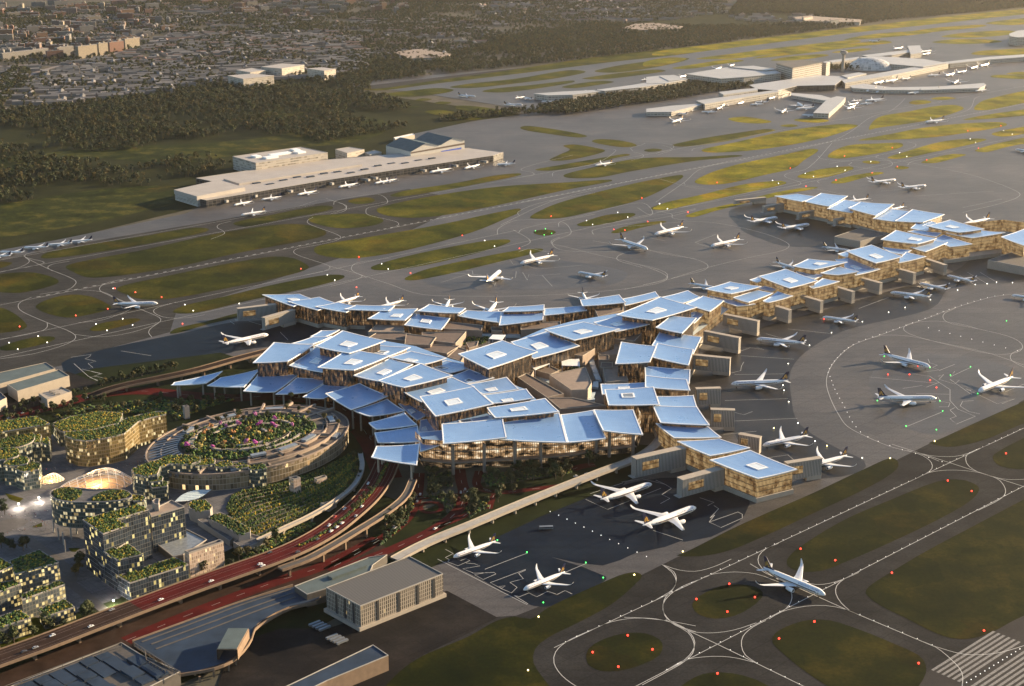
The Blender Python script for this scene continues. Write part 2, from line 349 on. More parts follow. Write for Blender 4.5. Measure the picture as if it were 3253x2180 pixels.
# darker pavement of the stands beside the piers
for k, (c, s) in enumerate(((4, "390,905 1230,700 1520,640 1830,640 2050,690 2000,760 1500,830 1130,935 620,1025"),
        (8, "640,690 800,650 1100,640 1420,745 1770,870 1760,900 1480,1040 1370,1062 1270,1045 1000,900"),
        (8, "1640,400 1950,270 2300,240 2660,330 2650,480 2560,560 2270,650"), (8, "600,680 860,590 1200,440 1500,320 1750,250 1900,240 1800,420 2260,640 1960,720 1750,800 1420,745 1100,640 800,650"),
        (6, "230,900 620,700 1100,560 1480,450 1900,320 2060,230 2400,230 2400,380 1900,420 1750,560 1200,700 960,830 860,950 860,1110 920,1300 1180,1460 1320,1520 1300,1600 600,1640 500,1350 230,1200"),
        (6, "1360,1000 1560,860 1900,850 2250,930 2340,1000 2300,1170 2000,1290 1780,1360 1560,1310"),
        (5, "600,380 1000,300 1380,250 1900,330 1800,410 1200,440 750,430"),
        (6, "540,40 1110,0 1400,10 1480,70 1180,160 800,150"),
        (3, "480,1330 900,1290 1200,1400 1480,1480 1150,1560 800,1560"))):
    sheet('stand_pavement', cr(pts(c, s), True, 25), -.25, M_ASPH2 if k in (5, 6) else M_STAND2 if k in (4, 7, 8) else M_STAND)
sheet('service_yard', pts(8, "-700,1568 -600,1300 -300,1200 0,1200 760,960 1080,1130 900,1230 560,1390 380,1568 380,1700 -700,1700"), -.2, M_YARD)
sheet('service_yard', pts(4, "-300,1150 0,1080 60,1060 430,960 620,1030 480,1090 0,1260 -300,1330"), -.2, M_YARD)

# grass between the taxiways
ISL = [(1, "1480,1422 1560,1440 1800,1392 2100,1332 2112,1312 2050,1306 1700,1370 1520,1405"),
 (4, "262,238 310,242 700,190 1310,72 1325,55 1250,46 900,102 500,165 300,205"),
 (4, "420,290 470,330 560,362 680,360 1100,300 1500,210 2050,100 2065,65 1950,30 1800,25 1400,80 900,190 600,245"),
 (4, "745,430 800,470 900,500 1050,500 1400,440 1900,330 1962,300 1930,270 1860,240 1750,230 1500,265 1100,345"),
 (4, "1098,580 1120,590 1230,588 1600,505 2000,420 2180,368 2185,350 2100,345 1800,395 1400,490 1160,545"),
 (4, "1080,720 1110,690 1300,645 1520,590 1520,610 1300,665 1130,715"),
 (4, "-100,420 0,455 130,460 280,430 365,400 370,380 300,350 190,330 60,335 -100,360"),
 (4, "230,540 250,570 370,610 450,618 560,600 680,570 708,555 690,535 560,480 450,472 350,488"),
 (4, "570,690 585,702 640,702 790,670 880,640 893,630 860,622 780,630 640,655"),
 (4, "-150,560 0,555 70,580 160,650 168,680 120,700 0,716 -150,720"), (4, "-10,815 40,828 100,822 280,785 348,755 340,740 260,738 100,770"),
 (4, "-60,300 0,303 60,285 75,268 0,263 -60,268"),
 (2, "-120,1400 0,1440 100,1450 280,1435 355,1408 345,1390 260,1362 130,1358 0,1365 -90,1372"), (2, "132,1278 180,1296 260,1292 302,1274 270,1256 210,1256"),
 (2, "400,1245 440,1250 700,1215 1000,1160 1230,1110 1225,1102 1100,1110 800,1165 480,1215"),
 (2, "312,1330 360,1365 480,1382 650,1378 1000,1320 1500,1210 1810,1148 1800,1142 1500,1160 1100,1185 700,1240 400,1300"),
 (5, "-75,170 -60,215 80,240 180,240 400,210 700,140 950,65 1130,-10 1225,-55 1220,-75 1100,-55 700,30 300,100 50,140"),
 (5, "276,300 300,315 450,312 800,245 1080,170 1162,135 1150,122 1050,125 700,185 400,255"),
 (5, "490,375 530,382 700,355 1000,285 1370,190 1360,180 1250,185 900,250 600,320"),
 (5, "1308,75 1340,92 1400,96 1450,80 1440,66 1390,58 1340,62"), (2, "1585,1430 1620,1438 1750,1425 1900,1390 1958,1362 1940,1354 1800,1362 1640,1405"),
 (2, "1805,1480 1850,1480 2000,1445 2155,1408 2130,1404 1950,1425 1830,1460"), (2, "2050,1330 2120,1334 2300,1300 2560,1240 2560,1220 2340,1248 2140,1290"),
 (2, "1290,1385 1330,1390 1480,1385 1700,1340 1950,1280 2100,1220 2262,1120 2250,1112 2150,1125 1800,1200 1500,1280 1370,1330"),
 (2, "1500,1115 1530,1130 1700,1130 1950,1085 2340,1022 2640,990 2600,985 2340,998 2000,1005 1700,1060"), (2, "1320,1080 1400,1085 1600,1060 1850,1000 1925,985 1900,978 1760,1000 1500,1045"),
 (2, "1415,1020 1500,1020 1650,995 1765,958 1730,945 1560,918 1500,925 1540,950 1470,985"), (2, "1680,898 1760,920 1880,935 1962,928 1940,910 1820,888 1720,885"),
 (2, "1225,812 1260,828 1400,850 1600,874 1650,866 1600,850 1400,815 1260,800"), (2, "2010,955 2040,965 2110,960 2125,950 2070,944"),
 (2, "2190,925 2240,932 2400,915 2600,880 2830,825 2800,820 2600,845 2300,895"), (3, "290,955 330,968 500,965 800,930 1050,880 1240,820 1280,795 1200,788 900,820 500,905"),
 (3, "250,1160 300,1172 420,1170 700,1110 870,1070 940,1020 1030,950 1000,945 800,985 500,1050 320,1110"),
 (3, "1098,1000 1150,1008 1350,985 1500,955 1572,925 1550,908 1400,912 1250,920 1160,945"), (3, "1290,892 1400,890 1700,878 2000,840 2230,795 2200,778 2000,782 1700,812 1500,850"),
 (3, "1360,825 1400,815 1700,770 1930,705 1955,685 1900,668 1800,672 1600,710 1430,740"), (3, "1955,762 2000,762 2340,735 2600,700 2600,650 2340,695 2100,730"),
 (3, "2035,700 2100,700 2340,655 2700,600 2700,520 2340,578 2150,620 2070,645"), (3, "1475,1005 1530,1010 1800,960 2050,905 2100,885 2050,880 1850,895 1600,960"),
 (3, "2135,855 2200,868 2400,840 2600,800 2600,770 2340,805 2180,835"), (3, "2030,960 2080,968 2250,930 2500,880 2500,850 2340,875 2100,930"),
 (3, "900,1125 940,1134 1050,1130 1200,1095 1258,1070 1240,1058 1150,1062 1000,1085"), (3, "1118,1165 1180,1165 1320,1130 1450,1098 1420,1093 1280,1110 1140,1145"),
 (3, "1310,1030 1350,1040 1410,1040 1428,1030 1390,1020 1340,1020"), (3, "1520,1070 1560,1077 1612,1065 1570,1055 1530,1058"), (3, "1690,1035 1760,1037 1900,1005 1970,982 1900,978 1740,1010"),
 (3, "-15,1330 60,1334 200,1305 500,1240 760,1185 832,1162 800,1150 600,1165 300,1235 40,1295"), (3, "190,1375 230,1380 380,1340 600,1285 820,1235 1030,1192 1000,1188 800,1215 500,1290 260,1345"),
 (3, "1610,655 1650,665 1720,660 1750,645 1700,636 1640,640"), (3, "1750,630 1820,636 1910,625 1860,616 1790,618"), (3, "2010,345 2100,352 2400,345 2600,335 2600,300 2300,310 2060,325"),
 (3, "2130,490 2250,500 2500,500 2500,488 2280,478 2170,476"), (3, "2230,470 2340,478 2500,478 2500,462 2300,458"), (3, "460,755 520,775 650,785 735,775 700,762 560,742"), (3, "790,800 850,808 905,800 860,790"),
 (3, "880,765 960,778 1060,778 1100,765 1000,752 900,756"), (3, "106,924 150,932 400,905 620,860 760,825 700,822 500,850 200,905"),
 (2, "820,690 900,705 1100,730 1200,722 1150,705 900,672 830,672"), (2, "620,710 750,740 900,760 980,755 850,720 700,698"), (2, "560,640 620,640 665,630 600,625"), (2, "680,658 740,662 790,652 720,645"), (2, "495,684 560,688 590,678 530,672"),
 (2, "340,600 500,615 750,590 800,570 700,560 450,585"), (2, "780,555 900,560 1200,530 1500,490 1640,455 1560,445 1200,500 880,535"), (2, "985,582 1100,588 1350,560 1570,520 1560,512 1300,540 1050,565"),
 (2, "1490,555 1560,560 1720,540 1820,520 1760,514 1600,530"), (2, "1620,500 1720,505 2000,475 2150,450 2100,442 1850,465 1680,488"), (2, "1700,455 1800,462 2100,425 2300,372 2280,368 2000,395 1780,430"), (2, "230,635 330,640 460,630 330,612 250,615"),
 (2, "145,550 280,565 700,510 1200,440 1800,350 2350,300 2350,330 1800,395 1200,470 700,530 300,575"),
 (3, "0,330 500,265 1200,180 2000,90 2400,50 2700,10 2700,60 2400,85 1800,150 1200,215 600,290 0,355"), (3, "260,375 500,372 900,320 1300,265 1280,255 900,290 500,340"), (3, "620,372 900,345 1250,300 1500,270 1450,258 1150,290 800,335"),
 (3, "735,385 900,382 1100,350 1060,345 850,360"), (3, "1120,335 1250,332 1370,310 1300,308 1180,322"), (3, "1200,255 1500,235 1750,205 1700,198 1400,215"), (3, "1500,225 1800,200 2100,165 2080,158 1800,175"), (3, "1820,235 2000,240 2300,210 2250,195 2000,205"),
 (3, "1760,270 1950,280 2200,265 2100,250 1900,250"), (3, "2100,150 2250,160 2500,130 2500,105 2300,120"), (3, "105,435 200,438 400,410 560,385 480,378 250,408"), (3, "-60,425 50,415 190,370 100,365 -60,390"),
 (8, "370,1568 560,1400 900,1250 1080,1150 1190,1125 1290,1140 1400,1070 1700,930 1900,850 1970,845 2000,865 1960,915 1800,1050 1600,1160 1400,1260 1320,1330 1310,1420 1360,1500 1420,1580 1500,1700 300,1700"),
 (8, "1645,1400 1660,1330 1750,1270 1900,1230 2020,1232 2110,1270 2130,1310 2110,1370 2000,1430 1850,1470 1740,1470 1670,1440"),
 (9, "232,1060 250,1020 320,970 420,930 530,920 630,935 680,970 670,1010 600,1070 500,1120 380,1138 280,1115"),
 (9, "742,1290 760,1230 880,1170 990,1145 1110,1150 1300,1210 1520,1300 1670,1370 1715,1430 1715,1490 1670,1568 1600,1640 1300,1680 1150,1600 960,1480 800,1350"),
 (9, "1335,980 1350,940 1500,840 1700,720 2000,560 2340,380 2700,190 2700,1000 2340,1120 2120,1230 2000,1265 1880,1262 1780,1230 1600,1140 1420,1050"),
 (9, "832,785 850,740 950,660 1200,510 1500,380 1750,280 1850,255 1960,258 2040,290 2055,320 2010,380 1850,480 1500,650 1200,780 1050,835 940,840 860,820"),
 (9, "135,738 180,720 500,560 700,470 1000,340 1300,200 1500,118 1530,130 1542,170 1480,230 1300,330 1000,470 700,610 450,710 280,742"),
 (6, "1735,1415 1780,1400 2000,1300 2340,1150 2600,1040 2600,1200 2340,1290 2100,1390 1950,1430 1850,1440"), (9, "2140,110 2180,75 2340,-10 2600,-130 2600,130 2400,185 2300,190 2190,170"),
 (9, "160,1568 300,1490 420,1480 560,1500 720,1568 800,1680 300,1700 100,1650"), (9, "-30,1370 0,1365 40,1310 40,1280 0,1245 -40,1240"), (8, "2220,740 2340,685 2400,700 2340,740")]
ISL = ISL[:-2]
for k, (c, s) in enumerate(ISL):
    P = cr(pts(c, s), True, 8)
    sheet('grass_island', P, -.12, {1: M_GRASSL, 2: M_GRASS, 3: M_GRASSY, 4: M_GRASSL, 5: M_GRASS, 6: M_GRASSD, 8: M_GRASSD, 9: M_GRASSD}[c])  # tone chosen by view zone, so the light's gradient sits in the colours
# runway strips
rw = MB(); p0, p1 = (3055.5, 2180), (3253, 2056)
a, b = at(2900, 2277.7), at(4200, 1461)
d = (b-a).normalized(); a = a-d*200
rw.ribbon([a, b], 60, z=-.2)
tag(rw.build('runway', M_RUNWAY), kind='structure')
rw = MB(); rw.ribbon([vx((1500, 240), 1150), vx((1500, 240), 5000)], 75, z=-.2); tag(rw.build('runway', M_RUNWAY), kind='structure')

# ---------------------------------------------------------------- markings
def lane(p, x0, x1): return [vx(p, x0), vx(p, (x0+x1)/2), vx(p, x1)]
mk = MB()
def line(P, w=1.0): mk.ribbon(P, w*.72, z=-.08)
for p, x0, x1 in (((1626, 650), -300, 3600), ((820, 715), -200, 3400), ((690, 705), -300, 1000), ((530, 967), -300, 1640), ((750, 970), -300, 2700), ((2448, 1736), 1760, 3700), ((2183, 2096), 1600, 3900), ((2083, 560), 1650, 2300)):
    line(lane(p, x0, x1), 1.0 if p[1] < 1000 else .85)
line(pts(9, "600,790 700,850 1210,1080 1780,1320")); line(pts(9, "100,1165 390,1300 940,1568 1100,1650")); line(pts(9, "1500,30 1720,100 2060,210 2340,300 2600,390"))
for c, s in ((9, "40,795 100,840 130,900 105,955 0,1020"), (9, "40,795 150,830 250,838 360,812 480,760"), (9, "260,900 345,860 500,842 640,855 740,890 830,930 865,985 850,1050 810,1090"),
        (9, "780,660 700,695 655,740 655,790 700,840 780,890"), (9, "340,865 150,945 60,1020 45,1080 90,1150 180,1195 240,1260 245,1320 190,1395 80,1460"), (9, "-200,1130 0,1140 90,1160 240,1222 380,1228 500,1210 640,1165"),
        (9, "720,1140 800,1095 950,1060 1080,1055 1210,1080 1300,1120"), (9, "1300,835 1200,885 1150,930 1145,980 1180,1040 1230,1085"), (9, "1290,845 1200,885 1100,915 1020,922 900,900"), (9, "700,1150 620,1190 555,1250 545,1310 570,1370 640,1420"),
        (9, "60,1470 190,1400 300,1382 420,1378 520,1390 620,1415"), (9, "1700,1285 1780,1320 1880,1400 1945,1480 1945,1600"), (9, "1760,1310 1830,1332 1960,1365 2150,1360 2340,1310 2450,1270"), (9, "1600,70 1700,105 1750,145 1755,185 1720,215 1620,265"),
        (9, "1640,75 1720,98 1800,108 1900,108 1980,90 2100,40"), (9, "2060,55 1980,95 1970,130 1990,170 2060,212 2160,240"), (9, "1640,255 1740,210 1850,195 1960,198 2060,212 2170,250 2220,310 2215,355 2170,390 2050,450"), (9, "2120,232 2200,250 2260,255 2400,250"),
        (8, "2340,1185 2210,1160 2060,1140 1950,1135 1800,1160 1690,1205 1520,1285 1450,1350 1440,1420 1490,1500 1580,1568 1680,1620"), (8, "2150,1145 2210,1180 2290,1225 2330,1300 2320,1360 2270,1410 2150,1480 2000,1560"), (8, "2125,795 2200,840 2217,900 2190,960 2150,1000 2132,1070 2160,1140 2260,1195 2340,1222"),
        (6, "2400,465 2265,470 2150,485 1950,540 1700,630 1450,720 1260,790 1150,880 1095,970 1085,1040 1110,1130 1160,1230 1220,1310 1330,1370 1500,1440 1700,1490 1800,1530"), (6, "1900,560 1840,588 1825,615 1860,650 2050,690 2250,740 2320,780 2325,820 2270,845 2150,850 1900,800 1700,750 1600,715 1575,685 1620,655 1780,640 1950,662 2050,690"),
        (6, "1380,745 1450,730 1600,735 1800,775 2100,840 2340,920 2500,980"), (6, "2325,815 2260,850 2262,890 2340,932 2500,990"), (6, "-400,130 0,195 150,225 290,260 332,290 310,315 200,345 0,395 -200,440"), (6, "-200,40 300,10 640,70 830,140 847,165 810,190 600,235 330,300 100,370"),
        (6, "-180,270 -60,290 60,330 75,355 50,378 -80,410"), (3, "0,1130 300,1200 1000,1200 1500,1330 1900,1400"), (3, "1500,1010 1650,1040 2000,1110 2300,1220 2310,1245 2200,1290 1950,1350"),
        (5, "210,345 380,400 600,470 900,482 1300,478 1700,455 2000,420 2130,390 2160,360 2080,315 1900,260 1700,215 1500,165 1430,150 1425,130 1480,105"), (5, "2340,245 2150,215 2000,185 1880,210 1840,235 1850,255 2000,300"),
        (4, "160,300 280,270 180,240 155,230 180,210 300,195"), (4, "150,225 180,245 300,305 480,385 470,415 430,440 250,470"), (4, "0,330 120,300 180,270 185,255 160,235"), (4, "440,260 330,280 303,300 330,320"), (4, "200,488 130,520 115,545 135,575 300,650 440,705 480,735 470,760 400,795 200,850 0,880"),
        (4, "300,650 298,680 270,700 120,735 0,755"), (4, "430,440 560,445 650,455 730,490 830,540 830,560 800,580 640,635 500,650"), (4, "800,370 690,395 640,420 635,445 700,480 880,560 1015,620 1020,640 980,665 800,720 640,740 470,725"),
        (4, "1120,520 1000,555 975,575 1000,600 1060,618 1180,620 1300,600"), (4, "1010,650 955,690 945,715 965,742"), (4, "2000,160 1890,180 1865,200 1890,220 2090,290 2095,305 2050,325 1930,350"), (4, "2090,290 2240,330 2300,350 2280,370 2200,395 2100,420"), (4, "2480,240 2270,270 2235,295 2240,320 2330,365"),
        (1, "1470,1405 1395,1425 1380,1445 1420,1470 1425,1485 1340,1520"), (1, "1990,1380 1955,1400 1960,1420 2140,1490 2165,1510 2130,1530 2000,1560"), (1, "1900,1310 2045,1270 2190,1300 2195,1325 2100,1360"), (2, "1600,1600 1400,1600 1290,1580 1215,1600"),
        (2, "40,1300 55,1275 230,1240 320,1235 380,1270 370,1295 260,1320 245,1340 260,1365 440,1410 450,1430 400,1450"), (2, "-10,1260 110,1305 110,1340 40,1360"), (2, "1080,1490 1090,1450 1210,1400 1500,1390 1900,1300 2000,1290 2060,1365 1980,1385 1750,1425"), (2, "1220,1370 1210,1350 1350,1290 1700,1225"),
        (2, "1100,1430 1350,1310 1500,1255 1800,1180"), (2, "1215,1480 1240,1455 1480,1410 1545,1460 1540,1490 1440,1530 1430,1555 1500,1590 2000,1600"), (2, "1180,1460 1280,1520 1285,1545 1230,1570"), (2, "1470,1440 1480,1410 1700,1360"), (2, "1690,1490 1685,1465 1760,1445 2200,1370 2340,1330"), (2, "1970,1320 2060,1365 2195,1355 2340,1325"),
        (2, "1430,1120 1440,1095 1560,1070 1700,1040 1820,970 1825,950 1700,940"), (2, "1200,1130 1310,1110 1300,1095 1230,1080 1300,1050 1560,985"), (2, "1940,960 1930,940 2000,920 2020,910"), (2, "1940,965 2000,980 2000,1000 1930,1020"), (2, "2130,925 2170,935 2190,950 2100,985"),
        (3, "0,1285 180,1160 310,1065 600,1010 1120,895 1380,740 1480,710 1540,670 1585,625"), (3, "1120,910 1000,1040 940,1080 830,1105 825,1125 920,1160 910,1175 830,1190"), (3, "1030,990 1060,1010 1240,1030 1230,1050 1340,1070 1400,1075 1500,1050 1480,1020 1400,1000 1420,985"), (3, "1240,1020 1500,1020"), (3, "1600,900 1650,915 1640,935 1540,960 1350,1000 1100,1040"),
        (3, "0,1340 100,1360 110,1385 200,1400"), (3, "0,1350 700,1215 1050,1140 1380,1060 1640,1010 2340,860 2600,800"), (3, "1850,745 1990,695 2030,625 2060,610"), (3, "1600,1050 1620,1030 1700,1010"), (3, "180,1160 190,1175 300,1190"), (3, "1040,1165 1030,1150 1100,1135"),
        (3, "1580,670 1790,655 1810,640 1700,625"), (3, "0,905 100,920 110,940 0,975"), (3, "230,960 240,945 300,935")):
    line(cr(pts(c, s), False, 6), .85 if c in (6, 8, 9) else .95)
# lead-in and service lines of the stands
for c, s in ((8, "800,735 1085,645"), (8, "1000,825 1270,722"), (8, "1245,955 1645,788"), (8, "750,698 800,725 750,750 775,765 765,778 830,803 905,770 880,757 845,770"), (8, "880,785 935,790 970,803 860,822 930,850 1060,845 1070,855 990,890 935,860 1010,845"),
        (8, "1260,826 1035,910 1110,950 1170,975 1205,940 1160,908 1245,885 1215,850 1260,830"), (8, "1185,990 1220,1000 1280,975 1330,1000 1400,965 1440,978 1460,985 1510,960 1555,982"), (8, "1185,990 1275,1045"), (8, "700,760 1270,1050"), (8, "1090,935 1130,930 1110,945 1085,938"),
        (9, "520,460 550,475 550,500 415,560 340,525 375,480 345,500 400,440 370,420"), (9, "340,525 520,462"), (9, "0,258 60,285 100,310 40,350 90,375 30,408"), (9, "280,370 370,400 330,420"), (8, "1640,380 1780,445 2120,310"), (8, "1870,270 2000,250 2145,285"), (8, "1670,345 1880,275"), (8, "2070,578 2260,640"),
        (6, "1590,1312 1825,1215"), (6, "1355,995 1790,1035"), (6, "1630,975 1740,990 1870,1075 1870,1145 1920,1200 2030,1245 1910,1295 1870,1260 1910,1245 1870,1205 1900,1190"), (6, "1900,960 1870,995 2000,935"), (6, "1795,990 1830,980 1800,1010 1900,1040 1930,1015 1870,1010 2010,1110 2000,1080 1970,1070 2170,1165 2280,1135 2200,1165"),
        (6, "1730,880 1740,905 1790,920 1760,935 1800,950 1700,965"), (6, "1900,915 1800,955"), (6, "1570,1068 1690,1050 1720,1060 1800,1030"), (6, "1655,1100 1865,1105"), (6, "1790,1120 1810,1150 1870,1160 1860,1185 1800,1185"), (6, "2060,1230 1990,1215 1935,1180 1950,1150 2020,1145"), (6, "2220,1090 2340,1040"), (6, "1440,1150 1780,1150"),
        (6, "500,1275 900,1258"), (6, "440,1145 840,1133"), (6, "500,980 840,975"), (6, "540,860 880,882"), (6, "700,720 980,800"), (6, "840,690 1120,720"), (6, "1040,625 1310,650"), (6, "640,1340 430,1360"), (6, "700,1510 840,1490 910,1550 850,1560"), (6, "480,970 540,955 545,925 560,900"), (6, "540,830 600,810 690,822 640,805"), (6, "500,1220 560,1235 615,1215"),
        (5, "780,335 880,340 1060,355"), (5, "880,318 920,320 925,345 980,350"), (5, "1075,270 1160,250 1180,280 1380,275"), (5, "1200,325 1195,365 1090,355"), (5, "1240,330 1270,380 1280,345 1350,350 1480,340"), (5, "1365,350 1430,420"), (5, "1180,280 1230,275 1330,310 1620,285"), (5, "720,395 900,340"), (5, "1060,420 1070,395"),
        (3, "1650,1245 2150,1215"), (3, "1950,1320 2200,1265"), (3, "1430,1215 1720,1190"), (4, "450,870 580,852 570,865 540,880 610,895 560,910 590,935 520,945 650,975 600,990 700,1010"), (4, "470,910 560,990 620,1020"), (4, "580,960 640,975 570,1000 620,1015"), (4, "770,830 960,860"), (4, "1580,640 1660,665"), (4, "1780,710 1830,760"), (4, "1460,640 1490,660"),
        (6, "380,90 250,140"), (6, "250,140 300,160 500,190"), (6, "-100,100 60,130"), (6, "560,460 700,450"), (6, "1400,380 1480,390 1520,360"), (6, "640,640 680,610 730,640"), (6, "1200,400 1240,420"), (6, "1980,330 2110,405"), (6, "2060,330 2170,395"), (6, "1930,350 2030,412"), (6, "1290,560 1480,490"), (8, "540,-700 560,-690")):
    line(pts(c, s), .8)
tag(mk.build('taxiway_marking', M_LINE), kind='structure')
# dashes of the main taxiway
A_, B_ = vx((1626, 650), 120), vx((1626, 650), 3300); n_ = int((B_-A_).length/15); dv_ = (B_-A_).normalized()
for k in range(n_):
    p = A_+dv_*(k*15)+Vector((-dv_.y, dv_.x, 0))*4; mk2 = MB() if k == 0 else mk2
    mk2.ribbon([p, p+dv_*6], 1.7, z=-.07)
tag(mk2.build('taxiway_marking', M_LINE), kind='structure')
# runway threshold bars
st = MB()
s0, s1 = at(3064, 2174), at(3259, 2046)
for k in range(-6, 7):
    if k == 0: continue
    o0 = Vector((-d.y, d.x, 0))*(k*4.6+(1 if k > 0 else -1)*1)
    st.ribbon([s0+o0, s1+o0], 2.3, z=-.1)
tag(st.build('runway_marking', plain('worn_line_paint', (.15, .148, .145), .7, var=.5, scale=.6)), kind='structure')
# ---------------------------------------------------------------- the terminal with its tiled blue roofs
def roof_blue():
    m, nt, b = newmat('blue_roof_metal')
    n = noise(nt, .02, 4, .6)
    c = ramp(nt, n, [(.3, (.175, .31, .54)), (.7, (.24, .39, .62))])
    uv = nd(nt, 'ShaderNodeUVMap'); w = nd(nt, 'ShaderNodeTexWave'); w.inputs['Scale'].default_value = .16; w.inputs['Distortion'].default_value = 0
    nt.links.new(uv.outputs[0], w.inputs[0])
    c = mix(nt, .16, c, ramp(nt, w.outputs['Fac'], [(.0, (.55, .55, .55)), (.18, (1, 1, 1))]), 'MULTIPLY')
    bk = nd(nt, 'ShaderNodeTexBrick'); bk.inputs['Scale'].default_value = 1; bk.inputs['Brick Width'].default_value = 14; bk.inputs['Row Height'].default_value = 4.2; bk.inputs['Mortar Size'].default_value = .12
    bk.inputs['Color1'].default_value = (1, 1, 1, 1); bk.inputs['Color2'].default_value = (.88, .9, .93, 1); bk.inputs['Mortar'].default_value = (.66, .68, .72, 1); nt.links.new(uv.outputs[0], bk.inputs[0])
    c = mix(nt, .8, c, bk.outputs[0], 'MULTIPLY')
    nt.links.new(ramp(nt, noise(nt, .05, 4, .6), [(.3, (.25, .25, .25)), (.7, (.45, .45, .45))]), b.inputs['Roughness'])
    nt.links.new(c, b.inputs['Base Color'])
    b.inputs['Specular IOR Level'].default_value = .7; b.inputs['Metallic'].default_value = .15
    return m
M_BLUE = roof_blue()
M_GOLD = glow('golden_glass', 1.7, 5.4, (.042, .027, .015), (.075, .054, .037), .17, ((1, .5, .16), (1, .66, .3)), .26, (.14, .10), 3, .36, .12)  # gold glow paints in sun reflection along with the indoor light
M_DUSK = glow('dark_fin_glass', 1.9, 5.4, (.03, .027, .026), (.055, .048, .043), .2, ((1, .5, .18), (1, .7, .38)), .46, (.30, .08), 2, .34, .12)
M_HALL = glow('hall_glass', 2.4, 5.5, (.045, .038, .03), (.04, .034, .028), .5, ((.95, .55, .25), (1, .86, .62)), .40, (.10, .17), 3, .22, .10)
M_LOWG = glow('lower_hall_glass', 2.4, 4.5, (.03, .028, .026), (.05, .045, .04), .3, ((.95, .6, .3), (1, .85, .6)), .48, (.08, .2), 2, .25, .15)
M_SOFFIT = plain('timber_soffit', (.35, .24, .15), .7)
M_SKYL = plain('skylight_glass', (.62, .68, .72), .25, var=.06, scale=.4)
M_SKYD = plain('dark_skylight_glass', (.18, .2, .22), .2, var=.2, scale=.3)

term_c = pt(5, 900, 1000)
terminal = empty('airport_terminal', term_c, 0, 'sprawling airport terminal under dozens of overlapping blue roof tiles with white edges', 'terminal')
def pbuild(mb, name, mats, parent, smooth=False):
    """mesh in world coordinates under a parent that is not at the origin"""
    w = Vector(parent.get('_w', parent.location)); mb.v = [(x-w.x, y-w.y, z-w.z) for x, y, z in mb.v]
    o = mb.build(name, mats, parent, smooth); return o
def child(mb, name, mats, top, part, smooth=False):
    """sub-part in world coordinates; part sits at its thing's origin"""
    mb.v = [(x-top.location.x, y-top.location.y, z-top.location.z) for x, y, z in mb.v]
    return mb.build(name, mats, part, smooth)
def roof_tile(top, Q, z, sky=None, base=0.0, wall=True, wi=.87, mat=None, plinth=False, sag=1.1, dark=False):
    """one roof tile: curved blue sheet with a white rim, skylight, glass wall below"""
    mat = mat or M_GOLD
    if area(Q) < 0: Q = list(reversed(Q))
    ws = [0, None, .2, .35, .5, .65, .8, None, 1]
    La = ((Q[1]-Q[0]).length+(Q[2]-Q[3]).length)/2; Lb = ((Q[3]-Q[0]).length+(Q[2]-Q[1]).length)/2
    ua = [x for x in ws]; ub = [x for x in ws]
    ua[1] = min(.1, 1.3/La); ua[7] = 1-ua[1]; ub[1] = min(.1, 1.3/Lb); ub[7] = 1-ub[1]
    def P(i, j, dz=0.0):
        u, v = ua[i], ub[j]
        p = (Q[0]*(1-u)+Q[1]*u)*(1-v)+(Q[3]*(1-u)+Q[2]*u)*v
        return Vector((p.x, p.y, z-sag*(4*u*(1-u)+4*v*(1-v))*.5+dz))
    t = MB(); r = MB()
    for i in range(1, 7):
        for j in range(1, 7):
            t.face((P(i, j), P(i+1, j), P(i+1, j+1), P(i, j+1)), 0, [(ua[a]*La, ub[b]*Lb) for a, b in ((i, j), (i+1, j), (i+1, j+1), (i, j+1))])
    ring = [(i, 0) for i in range(8)]+[(8, j) for j in range(8)]+[(8-i, 8) for i in range(8)]+[(0, 8-j) for j in range(8)]
    cl = lambda a: 1 if a == 0 else 7 if a == 8 else a
    for k in range(32):
        a, b = ring[k], ring[(k+1) % 32]
        ai, bi = (cl(a[0]), cl(a[1])), (cl(b[0]), cl(b[1]))
        r.face((P(*a, .25), P(*b, .25), P(*bi, .25), P(*ai, .25))) if ai != bi else r.face((P(*a, .25), P(*b, .25), P(*ai, .25)))
        r.face((P(*a, -.7), P(*b, -.7), P(*b, .25), P(*a, .25)))
        if ai != bi: r.face((P(*ai, .25), P(*bi, .25), P(*bi, -.3), P(*ai, -.3)))
    for i in range(8):
        for j in range(8): r.face((P(i, j+1, -1.0), P(i+1, j+1, -1.0), P(i+1, j, -1.0), P(i, j, -1.0)), 1)
    panel = pbuild(t, 'roof_panel', M_BLUE, top, True)
    child(r, 'roof_rim', [M_WHITE, M_SOFFIT], top, panel)
    if sky:
        c = sky; q = [(Q[k]-sum(Q, Vector())/4) for k in range(4)]
        f = .26
        c = sum(Q, Vector())/4 if sky is True else sky
        S = [Vector((c.x+a.x*f, c.y+a.y*f, 0)) for a in q]; zz = z-sag*.95
        m1 = MB(); S2 = [Vector((c.x+a.x*f*.74, c.y+a.y*f*.74, 0)) for a in q]
        m1.wall(ccw(S), zz-.8, zz+.9)
        for k in range(4):
            a, b = S[k], S[(k+1) % 4]; c2, d2 = S2[(k+1) % 4], S2[k]
            m1.face([(p.x, p.y, zz+.9) for p in (a, b, c2, d2)])
        child(m1, 'skylight_frame', M_WHITE, top, panel)
        m2 = MB(); m2.poly([(p.x, p.y, zz+.75) for p in S2]); child(m2, 'skylight', M_SKYD if dark else M_SKYL, top, panel)
    if wall:
        W = scale_poly(Q, wi); m = MB(); m.wall(ccw(W), base+(5 if plinth else 0), z-sag-.9)
        pbuild(m, 'glass_wall', mat, top)
        if plinth:
            m = MB(); m.prism(scale_poly(Q, wi+.05), base, base+5); pbuild(m, 'plinth', M_CREAM, top)
